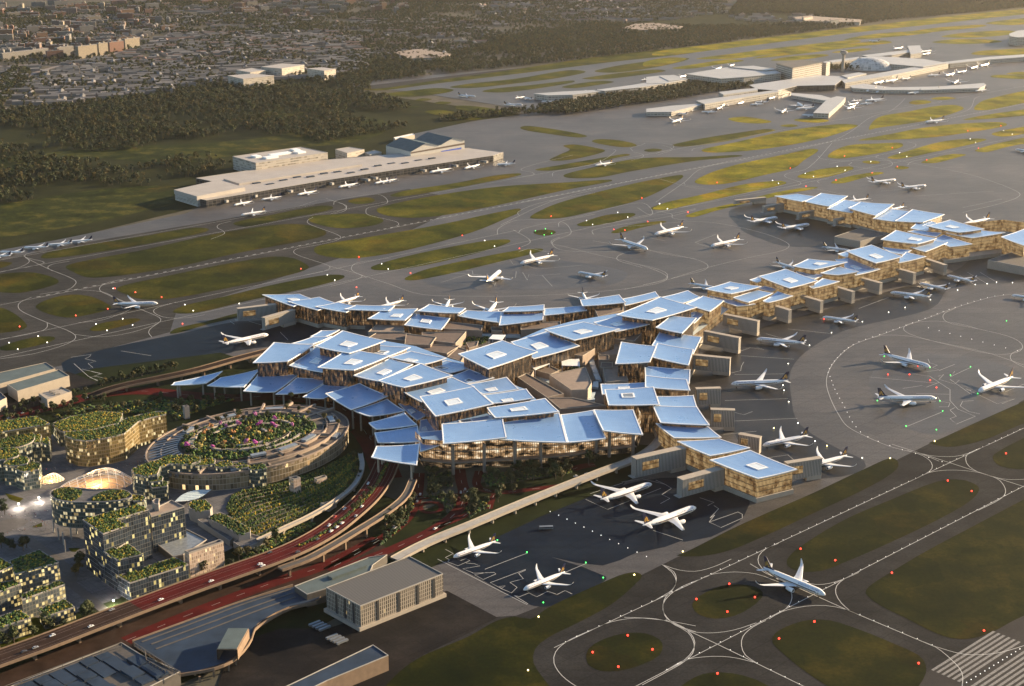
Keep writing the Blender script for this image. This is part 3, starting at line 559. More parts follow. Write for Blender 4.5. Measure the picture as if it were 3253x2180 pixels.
T = [  # crop, corners, height, skylight, options
 (4, "1665,472 1905,468 1985,498 1865,548", 25, "1870,500", 'p'), (4, "1825,515 2030,487 2150,530 2020,572", 26, 0, 'p'), (4, "2000,547 2150,520 2270,545 2200,585", 27, 0, 'p'),
 (5, "105,565 180,538 430,540 390,575", 28, 0, 'p'), (5, "360,560 575,560 495,635 255,625", 27, "440,602", ''), (5, "645,533 880,558 835,590 570,575", 29, 0, 'p'), (5, "550,592 780,622 725,695 487,665", 23, "625,638", ''),
 (5, "885,572 1105,578 1092,650 820,605", 24, 0, 'p'), (5, "1150,550 1380,535 1378,570 1105,580", 29, 0, 'p'), (5, "1105,585 1378,575 1370,632 1090,668", 25, 0, ''), (5, "1380,560 1640,540 1650,572 1375,605", 25, 0, 'p'),
 (5, "1605,505 1855,472 1900,522 1620,545", 31, 0, ''), (5, "1880,498 2085,452 2110,485 1890,542", 26, 0, 'p'), (5, "2115,485 2351,552 2065,635 1835,600", 42, "2090,570", ''), (6, "30,490 205,445 283,487 175,527", 32, 0, 'p'),
 (6, "300,480 435,510 345,580 190,530", 36, 0, ''), (6, "200,590 335,562 245,655 130,640", 29, "225,603", ''), (5, "2180,605 2346,620 2256,718 2085,680", 38, 0, ''), (5, "1850,605 2065,655 1830,708 1690,648", 34, "1840,657", ''),
 (5, "1625,645 1860,690 1570,762 1378,695", 42, "1620,703", ''), (5, "1395,705 1605,797 1310,880 1165,772", 36, "1345,793", ''), (5, "1110,762 1338,835 1020,945 830,848", 46, "1070,850", ''),
 (4, "2175,700 2450,765 2220,845 2000,800", 45, "2210,783", ''), (4, "1740,775 1998,790 1830,895 1605,905", 40, 0, ''), (4, "1985,740 2110,735 1990,785 1850,782", 33, 0, ''), (4, "2040,700 2160,695 2060,742 1970,738", 27, 0, ''), (4, "2010,808 2165,850 2050,965 1835,922", 34, "2010,890", ''),
 (5, "135,815 400,860 170,952 -65,935", 44, "160,897", ''), (5, "300,792 528,806 395,862 240,825", 33, "350,833", 'd'), (5, "530,830 757,875 620,915 390,870", 39, "530,885", ''), (5, "390,878 545,915 325,1022 165,985", 38, "360,960", ''),
 (5, "590,908 797,985 485,1062 320,1018", 46, "540,998", ''), (5, "755,890 948,925 780,970 630,922", 31, "725,935", 'd'), (5, "900,945 1062,1000 880,1040 790,990", 32, "900,1015", 'd'), (5, "790,995 935,1055 600,1155 480,1088", 38, "690,1083", ''),
 (5, "1140,995 1217,1072 990,1105 880,1045", 34, "1045,1073", ''), (5, "1265,1070 1315,1130 1055,1165 990,1110", 36, "1145,1140", ''), (5, "930,1055 1056,1165 685,1245 585,1120", 45, "800,1150", ''), (5, "1385,1130 1475,1215 1065,1255 1012,1190", 42, "1215,1197", ''),
 (5, "1010,1205 1065,1260 740,1297 690,1255", 34, "880,1272", 'd'), (5, "725,1295 1115,1258 1140,1380 735,1420", 40, 0, 'h'), (5, "1115,1285 1475,1222 1525,1412 1090,1392", 36, 0, 'h'), (5, "1480,1235 1690,1205 1770,1385 1525,1412", 34, 0, 'h'), (5, "1690,1203 1945,1203 2007,1362 1750,1335", 38, 0, 'h'),
 (4, "1105,1030 1415,958 1310,1035 1085,1047", 18, 0, 'n'), (4, "1400,1000 1652,945 1550,1060 1315,1050", 20, 0, 'n'), (4, "1640,978 1898,980 1750,1090 1545,1085", 21, 0, 'n'), (4, "1885,1000 2110,1000 1955,1092 1750,1105", 22, 0, 'n'),
 (4, "1690,915 1935,965 1870,988 1630,985", 17, 0, 'n'), (4, "1930,965 2130,965 2060,1005 1860,1000", 18, 0, 'n'), (4, "2100,1010 2225,1045 2060,1132 1922,1122", 22, 0, 'n'), (5, "50,975 255,1030 150,1058 0,1015", 18, "110,1030", 'nd'),
 (5, "205,1035 390,1115 150,1203 -15,1100", 28, 0, 'n'), (5, "415,1065 565,1145 490,1195 340,1095", 21, "430,1147", 'nd'), (5, "380,1135 495,1210 270,1245 165,1207", 25, 0, 'n'), (5, "560,1150 662,1215 570,1272 450,1165", 23, "535,1207", 'n'),
 (5, "490,1220 570,1298 312,1328 262,1287", 27, 0, 'n'), (5, "590,1270 690,1240 735,1340 580,1350", 22, "615,1320", 'n'), (5, "575,1305 590,1405 320,1412 298,1350", 25, 0, 'n'), (5, "580,1345 740,1330 735,1420 588,1470", 26, 0, 'h'), (5, "310,1435 585,1420 570,1555 278,1505", 29, 0, 'n'),
 (5, "2115,700 2378,742 2325,850 2060,795", 31, 0, 'p'), (5, "2095,780 2327,820 2297,920 2055,868", 34, 0, 'p'), (5, "1865,772 2092,800 2050,900 1828,912", 36, 0, ''), (5, "2015,925 2307,948 2302,1040 2020,1000", 28, 0, 'p'), (5, "2018,985 2285,1010 2307,1080 2018,1060", 31, 0, 'p'),
 (5, "1735,1040 2025,1030 2025,1068 1745,1108", 26, "1885,1062", ''), (5, "1760,1075 2075,1058 2112,1170 1785,1175", 35, "1910,1110", 'd'), (5, "2090,1118 2327,1112 2350,1187 2110,1182", 28, 0, 'p'), (5, "2065,1175 2350,1185 2430,1300 2115,1285", 32, 0, 'p'),
 (6, "0,1290 335,1310 418,1378 115,1382", 28, 0, 'p'), (6, "135,1403 405,1388 602,1445 345,1497", 27, 0, 'p'), (9, "600,68 900,190 650,250 342,130", 27, "645,168", 'p'),
 (6, "470,390 674,420 480,467 312,435", 34, "480,428", 'p'), (6, "640,440 748,462 590,522 490,490", 29, 0, 'p'), (6, "400,470 635,532 515,545 340,480", 25, 0, 'p'), (6, "690,418 780,430 740,452 650,430", 25, 0, 'p'), (6, "775,452 874,480 720,522 680,512", 27, 0, 'p'),
 (6, "825,308 1030,382 850,431 653,355", 35, "855,378", 'p'), (6, "650,358 690,375 650,395 595,377", 27, 0, 'p'), (6, "890,325 1070,345 1010,372 900,345", 27, 0, 'p'), (6, "1060,368 1170,388 1000,432 975,420", 28, 0, 'p'), (6, "965,245 1220,265 1010,313 868,290", 35, "1040,273", 'p'),
 (6, "1160,290 1292,325 1160,347 1045,335", 30, 0, 'p'), (6, "1230,235 1427,310 1270,349 1140,250", 26, "1270,297", 'p'), (6, "1370,155 1570,230 1400,272 1208,195", 36, "1400,225", 'p'), (6, "1215,195 1245,215 1215,235 1156,212", 27, 0, 'p'), (6, "1440,170 1627,190 1570,217 1485,200", 28, 0, 'p'),
 (6, "1590,200 1720,230 1545,271 1530,255", 28, 0, 'p'), (6, "1525,62 1787,115 1665,150 1428,122", 36, "1645,117", 'p'), (6, "1775,128 1857,140 1715,200 1618,170", 30, 0, 'p'), (6, "1640,62 1817,80 1780,105 1600,70", 28, 0, 'p'), (6, "1830,92 2012,150 1870,169 1760,120", 27, 0, 'p'),
 (3, "1695,1382 1850,1440 1720,1467 1618,1450", 29, 0, 'p'), (3, "1870,1397 2088,1455 1925,1477 1718,1435", 35, "1885,1440", 'p'), (3, "2060,1462 2222,1478 2010,1512 1845,1480", 30, 0, 'p'), (6, "2340,55 2480,110 2340,160 2193,105", 33, 0, 'p'), (3, "1630,1330 1837,1362 1700,1412 1518,1405", 31, 0, 'p'),
 (3, "1480,1325 1645,1345 1560,1412 1378,1388", 28, 0, 'p'), (3, "1300,1283 1517,1297 1400,1370 1222,1322", 32, 0, 'p'), (3, "1200,1268 1305,1285 1250,1352 1088,1325", 28, 0, 'p'), (3, "1050,1227 1222,1245 1105,1312 945,1280", 30, 0, 'p'), (3, "755,1245 900,1232 1025,1248 932,1282", 27, 0, 'p')]
for c, s, z, sk, o in T:
    Q = pts(c, s, z)
    if sk: x, y = sk.split(','); sk = pt(c, float(x), float(y), z)
    roof_tile(terminal, Q, z, sk or None, 0, not set('nh') & set(o), .9 if 'p' in o else .8 if 'h' in o else .85, M_HALL if 'h' in o else M_GOLD if c in (3, 6, 9) else M_DUSK, 'p' in o, dark='d' in o, sag=1.6 if 'n' in o else 1.2)
    if 'n' in o:
        col = MB()
        for k in range(4):
            for f in (.72,):
                p = sum(Q, Vector())/4; p = p+(Q[k]-p)*f
                col.box((p.x, p.y, 0), (1.5, 1.5, z-2.6), R(42))
        pbuild(col, 'canopy_columns', M_CREAM, terminal)
m = MB(); LR = pts(5, "-240,810 100,720 560,800 780,880 960,930 1060,1000 1250,1070 1330,1140 1010,1250 730,1285 610,1200 500,1130 370,1050 180,1000 -60,955 -380,905", 27); m.prism(LR, 10, 27, 0, 1); pbuild(m, 'lower_roof', [M_DUSK, M_BLUE], terminal)
m = MB(); m.prism(pts(5, "1370,690 1560,640 1850,590 2080,640 1900,690 1560,770 1330,890 1160,780", 30), 10, 30, 0, 1); pbuild(m, 'lower_roof', [M_DUSK, M_BLUE], terminal)
# halls and stone blocks round the inner courts
base = MB(); base.prism(pts(5, "240,640 480,630 900,640 1100,640 1700,580 1950,600 2080,700 2020,900 2000,1100 1800,1200 1450,1240 1180,1060 1000,980 850,900 400,850 240,760", 7), 0, 7, 0)
pbuild(base, 'court_floor', M_DCONC, terminal)
for s, z, h, pale in (("330,650 480,665 490,712 258,712", 18, 12, 1), ("330,705 530,722 490,765 258,750", 17, 10, 0), ("600,715 882,710 815,785 600,760", 19, 12, 0), ("500,722 692,745 655,795 490,790", 20, 12, 0), ("500,785 842,800 760,850 450,802", 17, 10, 0),
        ("750,645 987,670 980,702 740,692", 18, 12, 0), ("1040,680 1115,680 1110,705 1045,705", 16, 10, 0), ("1230,658 1482,645 1482,680 1228,700", 18, 12, 0), ("830,810 890,825 850,900 760,870", 16, 12, 0), ("1695,560 1882,540 1877,575 1720,615", 24, 20, 0),
        ("1485,845 1700,762 1757,755 1752,785 1622,865", 22, 14, 0), ("1170,915 1312,960 1290,1002 1080,945", 21, 14, 0), ("1240,898 1330,885 1475,955 1420,982 1300,950", 17, 10, 0), ("1410,985 1640,935 1680,1035 1655,1078 1550,1082", 22, 15, 1), ("1265,975 1502,1105 1395,1130 1208,1000", 22, 15, 0),
        ("1395,1130 1560,1130 1772,1180 1480,1202", 22, 15, 0), ("1750,940 1880,925 1912,1020 1770,1032", 18, 11, 1), ("1820,700 2012,705 1950,770 1790,752", 22, 15, 0), ("1740,905 1812,905 1812,938 1735,938", 19, 12, 0), ("1870,780 1870,850 1740,862 1700,830", 15, 8, 1), ("880,780 960,770 950,800 900,815", 14, 7, 0), ("1720,860 1790,860 1790,890 1725,890", 18, 11, 0)):
    m = MB(); m.prism(pts(5, s, z), z-h, z, 0, 1); pbuild(m, 'stone_block', [M_CREAM if pale else M_BROWN2, M_BROWN2 if pale else M_BROWN], terminal)
    P = ccw(pts(5, s, z)); I = inset(P, 1.2); m = MB()
    for i in range(len(P)):
        a, b, c2, d2 = P[i], P[(i+1) % len(P)], I[(i+1) % len(P)], I[i]; m.face([(p.x, p.y, z+.9) for p in (a, b, c2, d2)]); m.face([(a.x, a.y, z), (b.x, b.y, z), (b.x, b.y, z+.9), (a.x, a.y, z+.9)]); m.face([(c2.x, c2.y, z), (d2.x, d2.y, z), (d2.x, d2.y, z+.9), (c2.x, c2.y, z+.9)])
    pbuild(m, 'block_parapet', M_CREAM, terminal)
M_PALEGLASS = plain('pale_glass_roof', (.42, .5, .52), .25, var=.1, scale=.3)
for s in ("1660,878 1690,880 1705,925 1672,920", "1675,930 1705,925 1722,970 1690,965", "1690,975 1722,972 1742,1015 1705,1010", "1690,1025 1722,1022 1722,1060 1682,1058", "1665,1095 1705,1090 1690,1132 1655,1130", "1440,875 1500,872 1510,892 1450,895", "970,720 1225,722 1225,734 975,732", "1310,985 1420,1010 1500,1090 1470,1095 1400,1030", "1510,1115 1600,1135 1700,1130 1700,1140 1560,1145"):
    m = MB(); m.prism(pts(5, s, 10), 7, 10); pbuild(m, 'glass_roof', M_PALEGLASS, terminal)
for s, z in (("1487,883 1600,880 1605,925 1490,922", 20), ("1262,905 1350,885 1412,910 1320,950", 22), ("1050,726 1132,728 1110,760 1025,752", 18)):
    m = MB(); P = ccw(pts(5, s, z)); m.prism(P, z-.6, z, 0, 0, True)
    for p in P: m.box((p.x*.97+term_c.x*.03*0+P[0].x*.0+sum(q.x for q in P)/4*.03, p.y*.97+sum(q.y for q in P)/4*.03, 7), (.6, .6, z-7.6))
    pbuild(m, 'court_canopy', M_WHITE, terminal)
# tall columns and podium along the front hall
m = MB()
for x, y in ((800, 222), (997, 207), (1190, 195), (1355, 183), (1705, 120), (1790, 112), (1940, 102)):
    p = pt(8, x, y); m.box((p.x, p.y, 0), (2.8, 2.8, 32), R(20)); 
pbuild(m, 'front_columns', M_BROWN2, terminal)
HW = pts(8, "560,120 610,172 800,190 1000,176 1200,166 1360,156 1560,136 1720,104 1940,86 1990,10 1960,-60")
m = MB(); m.wall(HW, 9.5, 31, closed=False); pbuild(m, 'glass_wall', M_HALL, terminal)
m = MB(); m.wall(HW, 0, 8.2, closed=False); pbuild(m, 'glass_wall', M_LOWG, terminal)
m = MB(); O1, O2 = offset(HW, -5.5), offset(HW, 3)
if O1[4].y > HW[4].y: O1, O2 = offset(HW, 5.5), offset(HW, -3)
m.prism(O1[1:-2]+O2[1:-2][::-1], 8.2, 9.6, 0, 0, True); pbuild(m, 'podium', M_BROWN2, terminal)
m = MB(); Q = [Vector((p.x, p.y, 20)) for p in offset(HW, 0)]; m.slab(Q[1:-2], 1.6, .8, 0, 0); pbuild(m, 'facade_beam', M_BROWN2, terminal)
# long spine of glass roof along the right ring
m = MB(); m.prism(pts(6, "400,540 470,560 240,730 185,722 300,620", 16), 0, 16, 0, 1); pbuild(m, 'spine_hall', [M_GOLD, M_PALEGLASS], terminal)
for c, s, z in ((6, "230,880 240,830 300,760 430,700 470,690 470,560 290,690 230,760", 5), ):
    m = MB(); m.prism(pts(c, s, z), 0, z); pbuild(m, 'plinth', M_CREAM, terminal)
m = MB(); m.prism(pts(6, "1830,255 2200,205 2400,240 2400,170 2200,150 1990,165 1780,230", 6), 0, 6, 0); pbuild(m, 'plinth', M_CREAM, terminal)
m = MB(); m.wall(ccw(pts(6, "1800,250 2205,203 2400,230 2400,120 2200,90 1900,120 1750,220")), 6, 26); pbuild(m, 'glass_wall', M_GOLD, terminal)

# ---------------------------------------------------------------- fixed boarding bridges
M_FIN = plain('bronze_fins', (.42, .36, .29), .6, var=.12, scale=.5)
def fins():
    m, nt, b = newmat('ribbed_screen'); uv = nd(nt, 'ShaderNodeUVMap'); sp = nd(nt, 'ShaderNodeSeparateXYZ'); nt.links.new(uv.outputs[0], sp.inputs[0])
    f = math_(nt, 'FRACT', math_(nt, 'DIVIDE', sp.outputs[0], 1.8))
    nt.links.new(ramp(nt, f, [(.0, (.06, .052, .045)), (.35, (.09, .08, .07)), (.45, (.34, .315, .28)), (.95, (.37, .34, .3))]), b.inputs['Base Color']); b.inputs['Roughness'].default_value = .6
    return m
M_RIB = fins()
def gate(c, a, b, h, label, foot=.42, w=6.5, group='fixed boarding bridges'):
    A, B = pt(c, *a), pt(c, *b); dv = (B-A); L = dv.length; dv.normalize(); n = Vector((-dv.y, dv.x, 0))
    if n.y < 0: n = -n
    rz = math.atan2(dv.y, dv.x); t = empty('boarding_bridge', A, rz, label, 'boarding bridge', group)
    def bx(mb, x0, x1, y0, y1, z0, z1, m=0): mb.prism([Vector((x0, y0, 0)), Vector((x1, y0, 0)), Vector((x1, y1, 0)), Vector((x0, y1, 0))], z0, z1, m, None, True)
    s = 1 if n.dot(Vector((-dv.y, dv.x, 0))) > 0 else -1
    y0, y1 = (0, w) if s > 0 else (-w, 0)
    m = MB(); bx(m, 0, L, y0, y1, 4.5, h); m.build('screen_wall', M_RIB, t)
    m = MB(); bx(m, -.3, L+.3, y0-.3, y1+.3, h, h+.8); m.build('roof_cap', M_CREAM, t)
    m = MB(); bx(m, L*(1-foot), L+.15, y0-.15, y1+.15, 0, 4.5); m.build('base_room', M_CREAM, t)
    m = MB(); bx(m, L*.12, L*.45, y0-.12 if s > 0 else y1-.3, y0+.3 if s > 0 else y1+.12, h*.42, h*.82); m.build('window_band', M_GOLD, t)
    m = MB(); bx(m, -4, L*(1-foot), y0+.2, y1-.2, 3.9, 4.5); m.build('walkway_floor', M_CONC, t)
    return t
for c, a, b, h, l in ((6, (425, 690), (642, 736), 20, 'third'), (6, (300, 805), (523, 850), 21, ''), (6, (220, 965), (467, 990), 22, ''), (6, (255, 1195), (410, 1190), 23, ''), (6, (345, 1335), (497, 1340), 24, ''),
        (6, (668, 600), (840, 655), 18, ''), (6, (870, 540), (1042, 592), 17, ''), (6, (1080, 480), (1242, 530), 17, ''), (6, (1245, 425), (1418, 473), 17, ''), (6, (1465, 362), (1632, 408), 17, ''), (6, (1675, 300), (1827, 351), 16, ''),
        (9, (830, 285), (1050, 250), 22, ''), (9, (520, 70), (655, 95), 18, '')):
    gate(c, a, b, h, 'x')
GL = ['ribbed boarding bridge at the foot of the long pier, below the golden spine', 'ribbed boarding bridge beside the white jet parked at the curve of the terminal', 'short wide boarding bridge right of the pale tile with dark shade across it', 'pale boarding bridge with its end facing the jet with dark gold tail', 'lowest ribbed bridge on the right flank, above the jet with raised wing',
      'boarding bridge on the pier, first beyond the golden spine', 'boarding bridge on the pier opposite the small square low roof', 'boarding bridge on the pier beside the large square tile with grey skylight', 'boarding bridge on the pier above two jets parked close together', 'boarding bridge on the pier next to the largest raised tile with skylight', 'last boarding bridge on the pier before the dark service block',
      'boarding bridge at the pier tip that reaches a jet hidden behind it', 'half hidden boarding bridge rising behind the tapered blue roof']
for o, l in zip([o for o in COL.objects if o.name.startswith('boarding_bridge')], GL): o['label'] = l
gate(8, (1960, 268), (2275, 195), 24, 'grey boarding bridge nearest the rail viaduct, with a tall square end', .3, 9)
gate(9, (168, 393), (462, 310), 22, 'grey bent boarding bridge under the pier tip beside two parked jets', .3, 9)
gate(4, (1518, 655), (1760, 625), 20, 'tall grey boarding bridge at the far west wing tip', .3, 7); gate(4, (1688, 714), (1880, 660), 20, 'grey boarding bridge above the lone jet west of the terminal', .4, 7)
gate(3, (690, 1366), (835, 1345), 15, 'small pale boarding bridge at the tip of the far pier', .4); gate(3, (910, 1410), (1055, 1385), 15, 'boarding bridge beside two jets at the far pier', .4); gate(3, (1142, 1452), (1270, 1425), 15, 'boarding bridge on the far pier above the dark flat block', .4); gate(3, (510, 1310), (700, 1290), 10, 'low cream boarding bridge beyond the far pier tip', .4)
# service blocks under the piers
def slab_block(name, c, s, z, mw, mt, label, cat, group=None, par=True):
    P = ccw(pts(c, s, z)); ce = sum(P, Vector())/len(P); t = empty(name, (ce.x, ce.y, 0), 0, label, cat, group)
    m = MB(); m.wall(P, 0, z); pbuild(m, 'wall', mw, t)
    m = MB(); m.poly([(p.x, p.y, z-.1) for p in P]); pbuild(m, 'roof', mt, t)
    if par:
        m = MB(); I = inset(P, 1.0); n = len(P)
        for i in range(n):
            a, b, c2, d2 = P[i], P[(i+1) % n], I[(i+1) % n], I[i]
            m.face([(p.x, p.y, z+.7) for p in (a, b, c2, d2)]); m.face([(a.x, a.y, z), (b.x, b.y, z), (b.x, b.y, z+.7), (a.x, a.y, z+.7)]); m.face([(c2.x, c2.y, z), (d2.x, d2.y, z), (d2.x, d2.y, z+.7), (c2.x, c2.y, z+.7)])
        pbuild(m, 'parapet', M_CREAM if mw in (M_CREAM,) else M_CONC, t)
    return t, P
slab_block('service_block', 6, "2110,255 2260,205 2500,260 2400,310", 13, M_RIB, M_DCONC, 'low dark service block under the near side of the pier at the frame edge', 'building')
slab_block('service_block', 6, "1135,105 1300,50 1480,85 1300,135", 12, M_RIB, M_DCONC, 'low dark service block in the bend between the two piers', 'building')
slab_block('service_block', 3, "2270,1415 2340,1405 2500,1430 2400,1460", 14, M_CREAM, M_DCONC, 'low block behind the far pier at the right frame edge', 'building')
# ---------------------------------------------------------------- aircraft
M_NAVY = plain('navy_paint', (.012, .016, .05), .35, var=.1)
M_GOLDP = plain('gold_paint', (.62, .36, .06), .35, var=.05)
M_TYRE = plain('tyre_rubber', (.02, .02, .02), .8)
M_JETW = plain('aircraft_white', (.80, .79, .77), .28, var=.03, scale=.5)
M_WING = plain('wing_grey', (.62, .63, .64), .4, var=.05, scale=.4)
M_INK = plain('blue_lettering', (.03, .05, .22), .4)
FUS = [(33, .15, -.75), (32.5, .75, -.65), (31.5, 1.4, -.45), (30, 2.05, -.25), (28, 2.62, -.08), (25.5, 2.95, 0), (22, 3.05, 0), (10, 3.05, 0), (-4, 3.05, 0), (-13, 3.0, .03), (-18, 2.7, .25), (-23, 2.15, .6), (-28, 1.4, 1.05), (-32, .7, 1.4), (-34, .25, 1.55)]
FZ = 5.3
def fus_r(x):
    for (x0, r0, z0), (x1, r1, z1) in zip(FUS, FUS[1:]):
        if x1 <= x <= x0: f = (x0-x)/(x0-x1); return r0+(r1-r0)*f, z0+(z1-z0)*f
    return .3, 1.5
def fus_mesh(mb, n=18, m=0):
    rg = [[(x, r*math.cos(2*math.pi*k/n), FZ+zc+r*math.sin(2*math.pi*k/n)) for k in range(n)] for x, r, zc in FUS]
    for a, b in zip(rg, rg[1:]):
        for k in range(n): mb.face((a[k], a[(k+1) % n], b[(k+1) % n], b[k]), m)
    mb.face(list(reversed(rg[0])), m); mb.face(rg[-1], m)
def fus_band(mb, x0, x1, a0, a1, m=0, off=.035, n=14):
    for s in (1, -1):
        for i in range(n):
            q = []
            for x, a in ((x0+(x1-x0)*i/n, a0), (x0+(x1-x0)*(i+1)/n, a0), (x0+(x1-x0)*(i+1)/n, a1), (x0+(x1-x0)*i/n, a1)):
                r, zc = fus_r(x); q.append((x, s*(r+off)*math.cos(R(a)), FZ+zc+(r+off)*math.sin(R(a))))
            mb.face(q if s < 0 else list(reversed(q)), m)
def foil(mb, secs, m=0):
    """secs: (leading x, y, z, chord, thickness)"""
    pr = ((0, 0), (.12, .5), (.45, .62), (1, .04), (.5, -.42), (.12, -.38))
    rg = [[(x-c*u, y, z+t*v) for u, v in pr] for x, y, z, c, t in secs]
    sg = secs[-1][1] > secs[0][1]
    for a, b in zip(rg, rg[1:]):
        for k in range(6):
            q = (a[k], a[(k+1) % 6], b[(k+1) % 6], b[k]); mb.face(q if sg else tuple(reversed(q)), m)
    mb.face(rg[-1], m); mb.face(rg[0], m)
WING = [(7.5, 1.5, 3.7, 13, 1.5), (4.6, 5, 4.0, 10.5, 1.2), (.2, 11.5, 4.7, 7.6, .8), (-11, 27.5, 6.4, 3.6, .4), (-13.4, 30.3, 7.3, 2.9, .3), (-15.3, 31.8, 8.9, 2.0, .22), (-16.8, 32.4, 10.6, 1.0, .12)]
def vfin(mb, m=0):
    P = ((-21, 7.6), (-25, 9.6), (-31.2, 17.6), (-34.6, 17.7), (-31.8, 7.4)); t = (.1, .42, .2, .1, .2)
    a = [(x, w, z) for (x, z), w in zip(P, t)]; b = [(x, -w, z) for (x, z), w in zip(P, t)]
    mb.face(list(reversed(a)), m); mb.face(b, m)
    for k in range(5): mb.face((a[k], a[(k+1) % 5], b[(k+1) % 5], b[k]), m)
def nacelle(mb, y, m=0, md=1):
    pr = ((6.9, 1.45), (7.1, 1.65), (6.6, 1.85), (4.6, 1.95), (2, 1.7), (.3, 1.25), (-.6, .9)); n = 14
    rg = [[(x, y+r*math.cos(2*math.pi*k/n), 2.55+r*math.sin(2*math.pi*k/n)) for k in range(n)] for x, r in pr]
    for a, b in zip(rg, rg[1:]):
        for k in range(n): mb.face((a[k], a[(k+1) % n], b[(k+1) % n], b[k]), m)
    mb.face([(6.4, y+1.45*math.cos(2*math.pi*k/n), 2.55+1.45*math.sin(2*math.pi*k/n)) for k in range(n)][::-1], md)
    for k in range(n):
        c, e = 2*math.pi*k/n, 2*math.pi*(k+1)/n
        mb.face([(6.4, y+1.45*math.cos(e), 2.55+1.45*math.sin(e)), (6.4, y+1.45*math.cos(c), 2.55+1.45*math.sin(c)), rg[0][k], rg[0][(k+1) % n]], md)
    mb.face(rg[-1], md)
    mb.quad((5, y-.2, 4.3), (5, y+.2, 4.3), (-1, y+.2, 5.0), (-1, y-.2, 5.0), m); mb.quad((5, y+.2, 4.3), (3, y+.2, 3.2), (-1, y+.2, 3.4), (-1, y+.2, 5.0), m); mb.quad((5, y-.2, 4.3), (-1, y-.2, 5.0), (-1, y-.2, 3.4), (3, y-.2, 3.2), m)
def gear(mb, x, y, ax, m=0, ms=1):
    mb.tube([(x, y, .9), (x, y, 3.2)], .22, 6, ms)
    for dx in ax:
        for dy in (-.75, .75):
            n = 10; c = [(x+dx+.62*math.cos(2*math.pi*k/n), .62+.62*math.sin(2*math.pi*k/n)) for k in range(n)]
            a = [(px_, y+dy-.22, pz_) for px_, pz_ in c]; b = [(px_, y+dy+.22, pz_) for px_, pz_ in c]
            mb.face(a, m); mb.face(b[::-1], m)
            for k in range(n): mb.face((a[k], a[(k+1) % n], b[(k+1) % n], b[k])[::-1], m)
    mb.box((x, y, .55), (sum(abs(d_) for d_ in ax)+.3, .3, .3), 0, ms)
def letters(txt, size):
    cu = bpy.data.curves.new('lettering', 'FONT'); cu.body = txt; cu.size = size; cu.resolution_u = 2
    o = bpy.data.objects.new('lettering', cu); COL.objects.link(o); bpy.context.view_layer.update()
    me = bpy.data.meshes.new_from_object(o.evaluated_get(bpy.context.evaluated_depsgraph_get()))
    v = [tuple(p.co) for p in me.vertices]; f = [tuple(p.vertices) for p in me.polygons]
    bpy.data.objects.remove(o); bpy.data.curves.remove(cu); return v, f
def bird(mb):
    for s in (1, -1):
        for pl in (((-30.9, 14.6), (-29.2, 13.2), (-28.3, 11.4), (-28.6, 10.2), (-29.4, 11.2), (-30.2, 12.6)), ((-31.9, 14.0), (-30.6, 12.2), (-29.7, 10.0), (-30.4, 10.1), (-31.2, 11.6)), ((-32.4, 12.9), (-31.5, 11.0), (-30.8, 9.2), (-31.4, 9.2), (-32.0, 10.6)), ((-28.2, 10.6), (-27.3, 9.9), (-26.0, 9.8), (-27.2, 9.2), (-29.2, 9.3))):
            q = [(x, s*.46, z) for x, z in pl]; mb.face(q if s < 0 else q[::-1])
jet = empty('airliner', (0, 0, 0), 0, 'x', 'airliner', 'airliners on the airfield')
m = MB(); fus_mesh(m); fus = m.build('fuselage', M_JETW, jet, True)
m = MB(); fus_band(m, -20, 27.5, -9, 7); m.build('cheat_line', M_NAVY, fus)
m = MB(); fus_band(m, -21, 27.5, -17, -12); m.build('gold_line', M_GOLDP, fus)
m = MB(); fus_band(m, 28.9, 30.9, 26, 66, n=4); m.build('cockpit_window', M_DARK, fus)
tv, tf = letters('SINGAPORE AIRLINES', 2.25); tw = max(v[0] for v in tv); m = MB()
for s in (1, -1):
    for f in tf:
        q = []
        for i in f:
            x, y, _ = tv[i]; a = R(24)+y/3.1; r = 3.1
            q.append((6+x if s < 0 else 6+tw-x, s*r*math.cos(a), FZ+r*math.sin(a)))
        m.face(q)
m.build('lettering', M_INK, fus)
for s in (1, -1):
    m = MB(); foil(m, [(x, s*y, z, c, t) for x, y, z, c, t in WING]); m.build('wing', M_WING, jet)
    m = MB(); nacelle(m, s*10.4); m.build('engine', [M_JETW, M_DARK], jet, False)
    m = MB(); foil(m, [(-25.5, s*.6, 6.7, 6.2, .6), (-31.8, s*10.3, 7.5, 2.3, .2)]); m.build('tailplane', M_WING, jet)
    m = MB(); gear(m, -1.5, s*5.2, (-.9, .9)); m.build('main_gear', [M_TYRE, M_STEEL], jet)
m = MB(); gear(m, 26.5, 0, (0,)); m.build('nose_gear', [M_TYRE, M_STEEL], jet)
m = MB(); vfin(m); vf = m.build('tail_fin', M_NAVY, jet)
m = MB(); bird(m); m.build('emblem', M_GOLDP, vf)
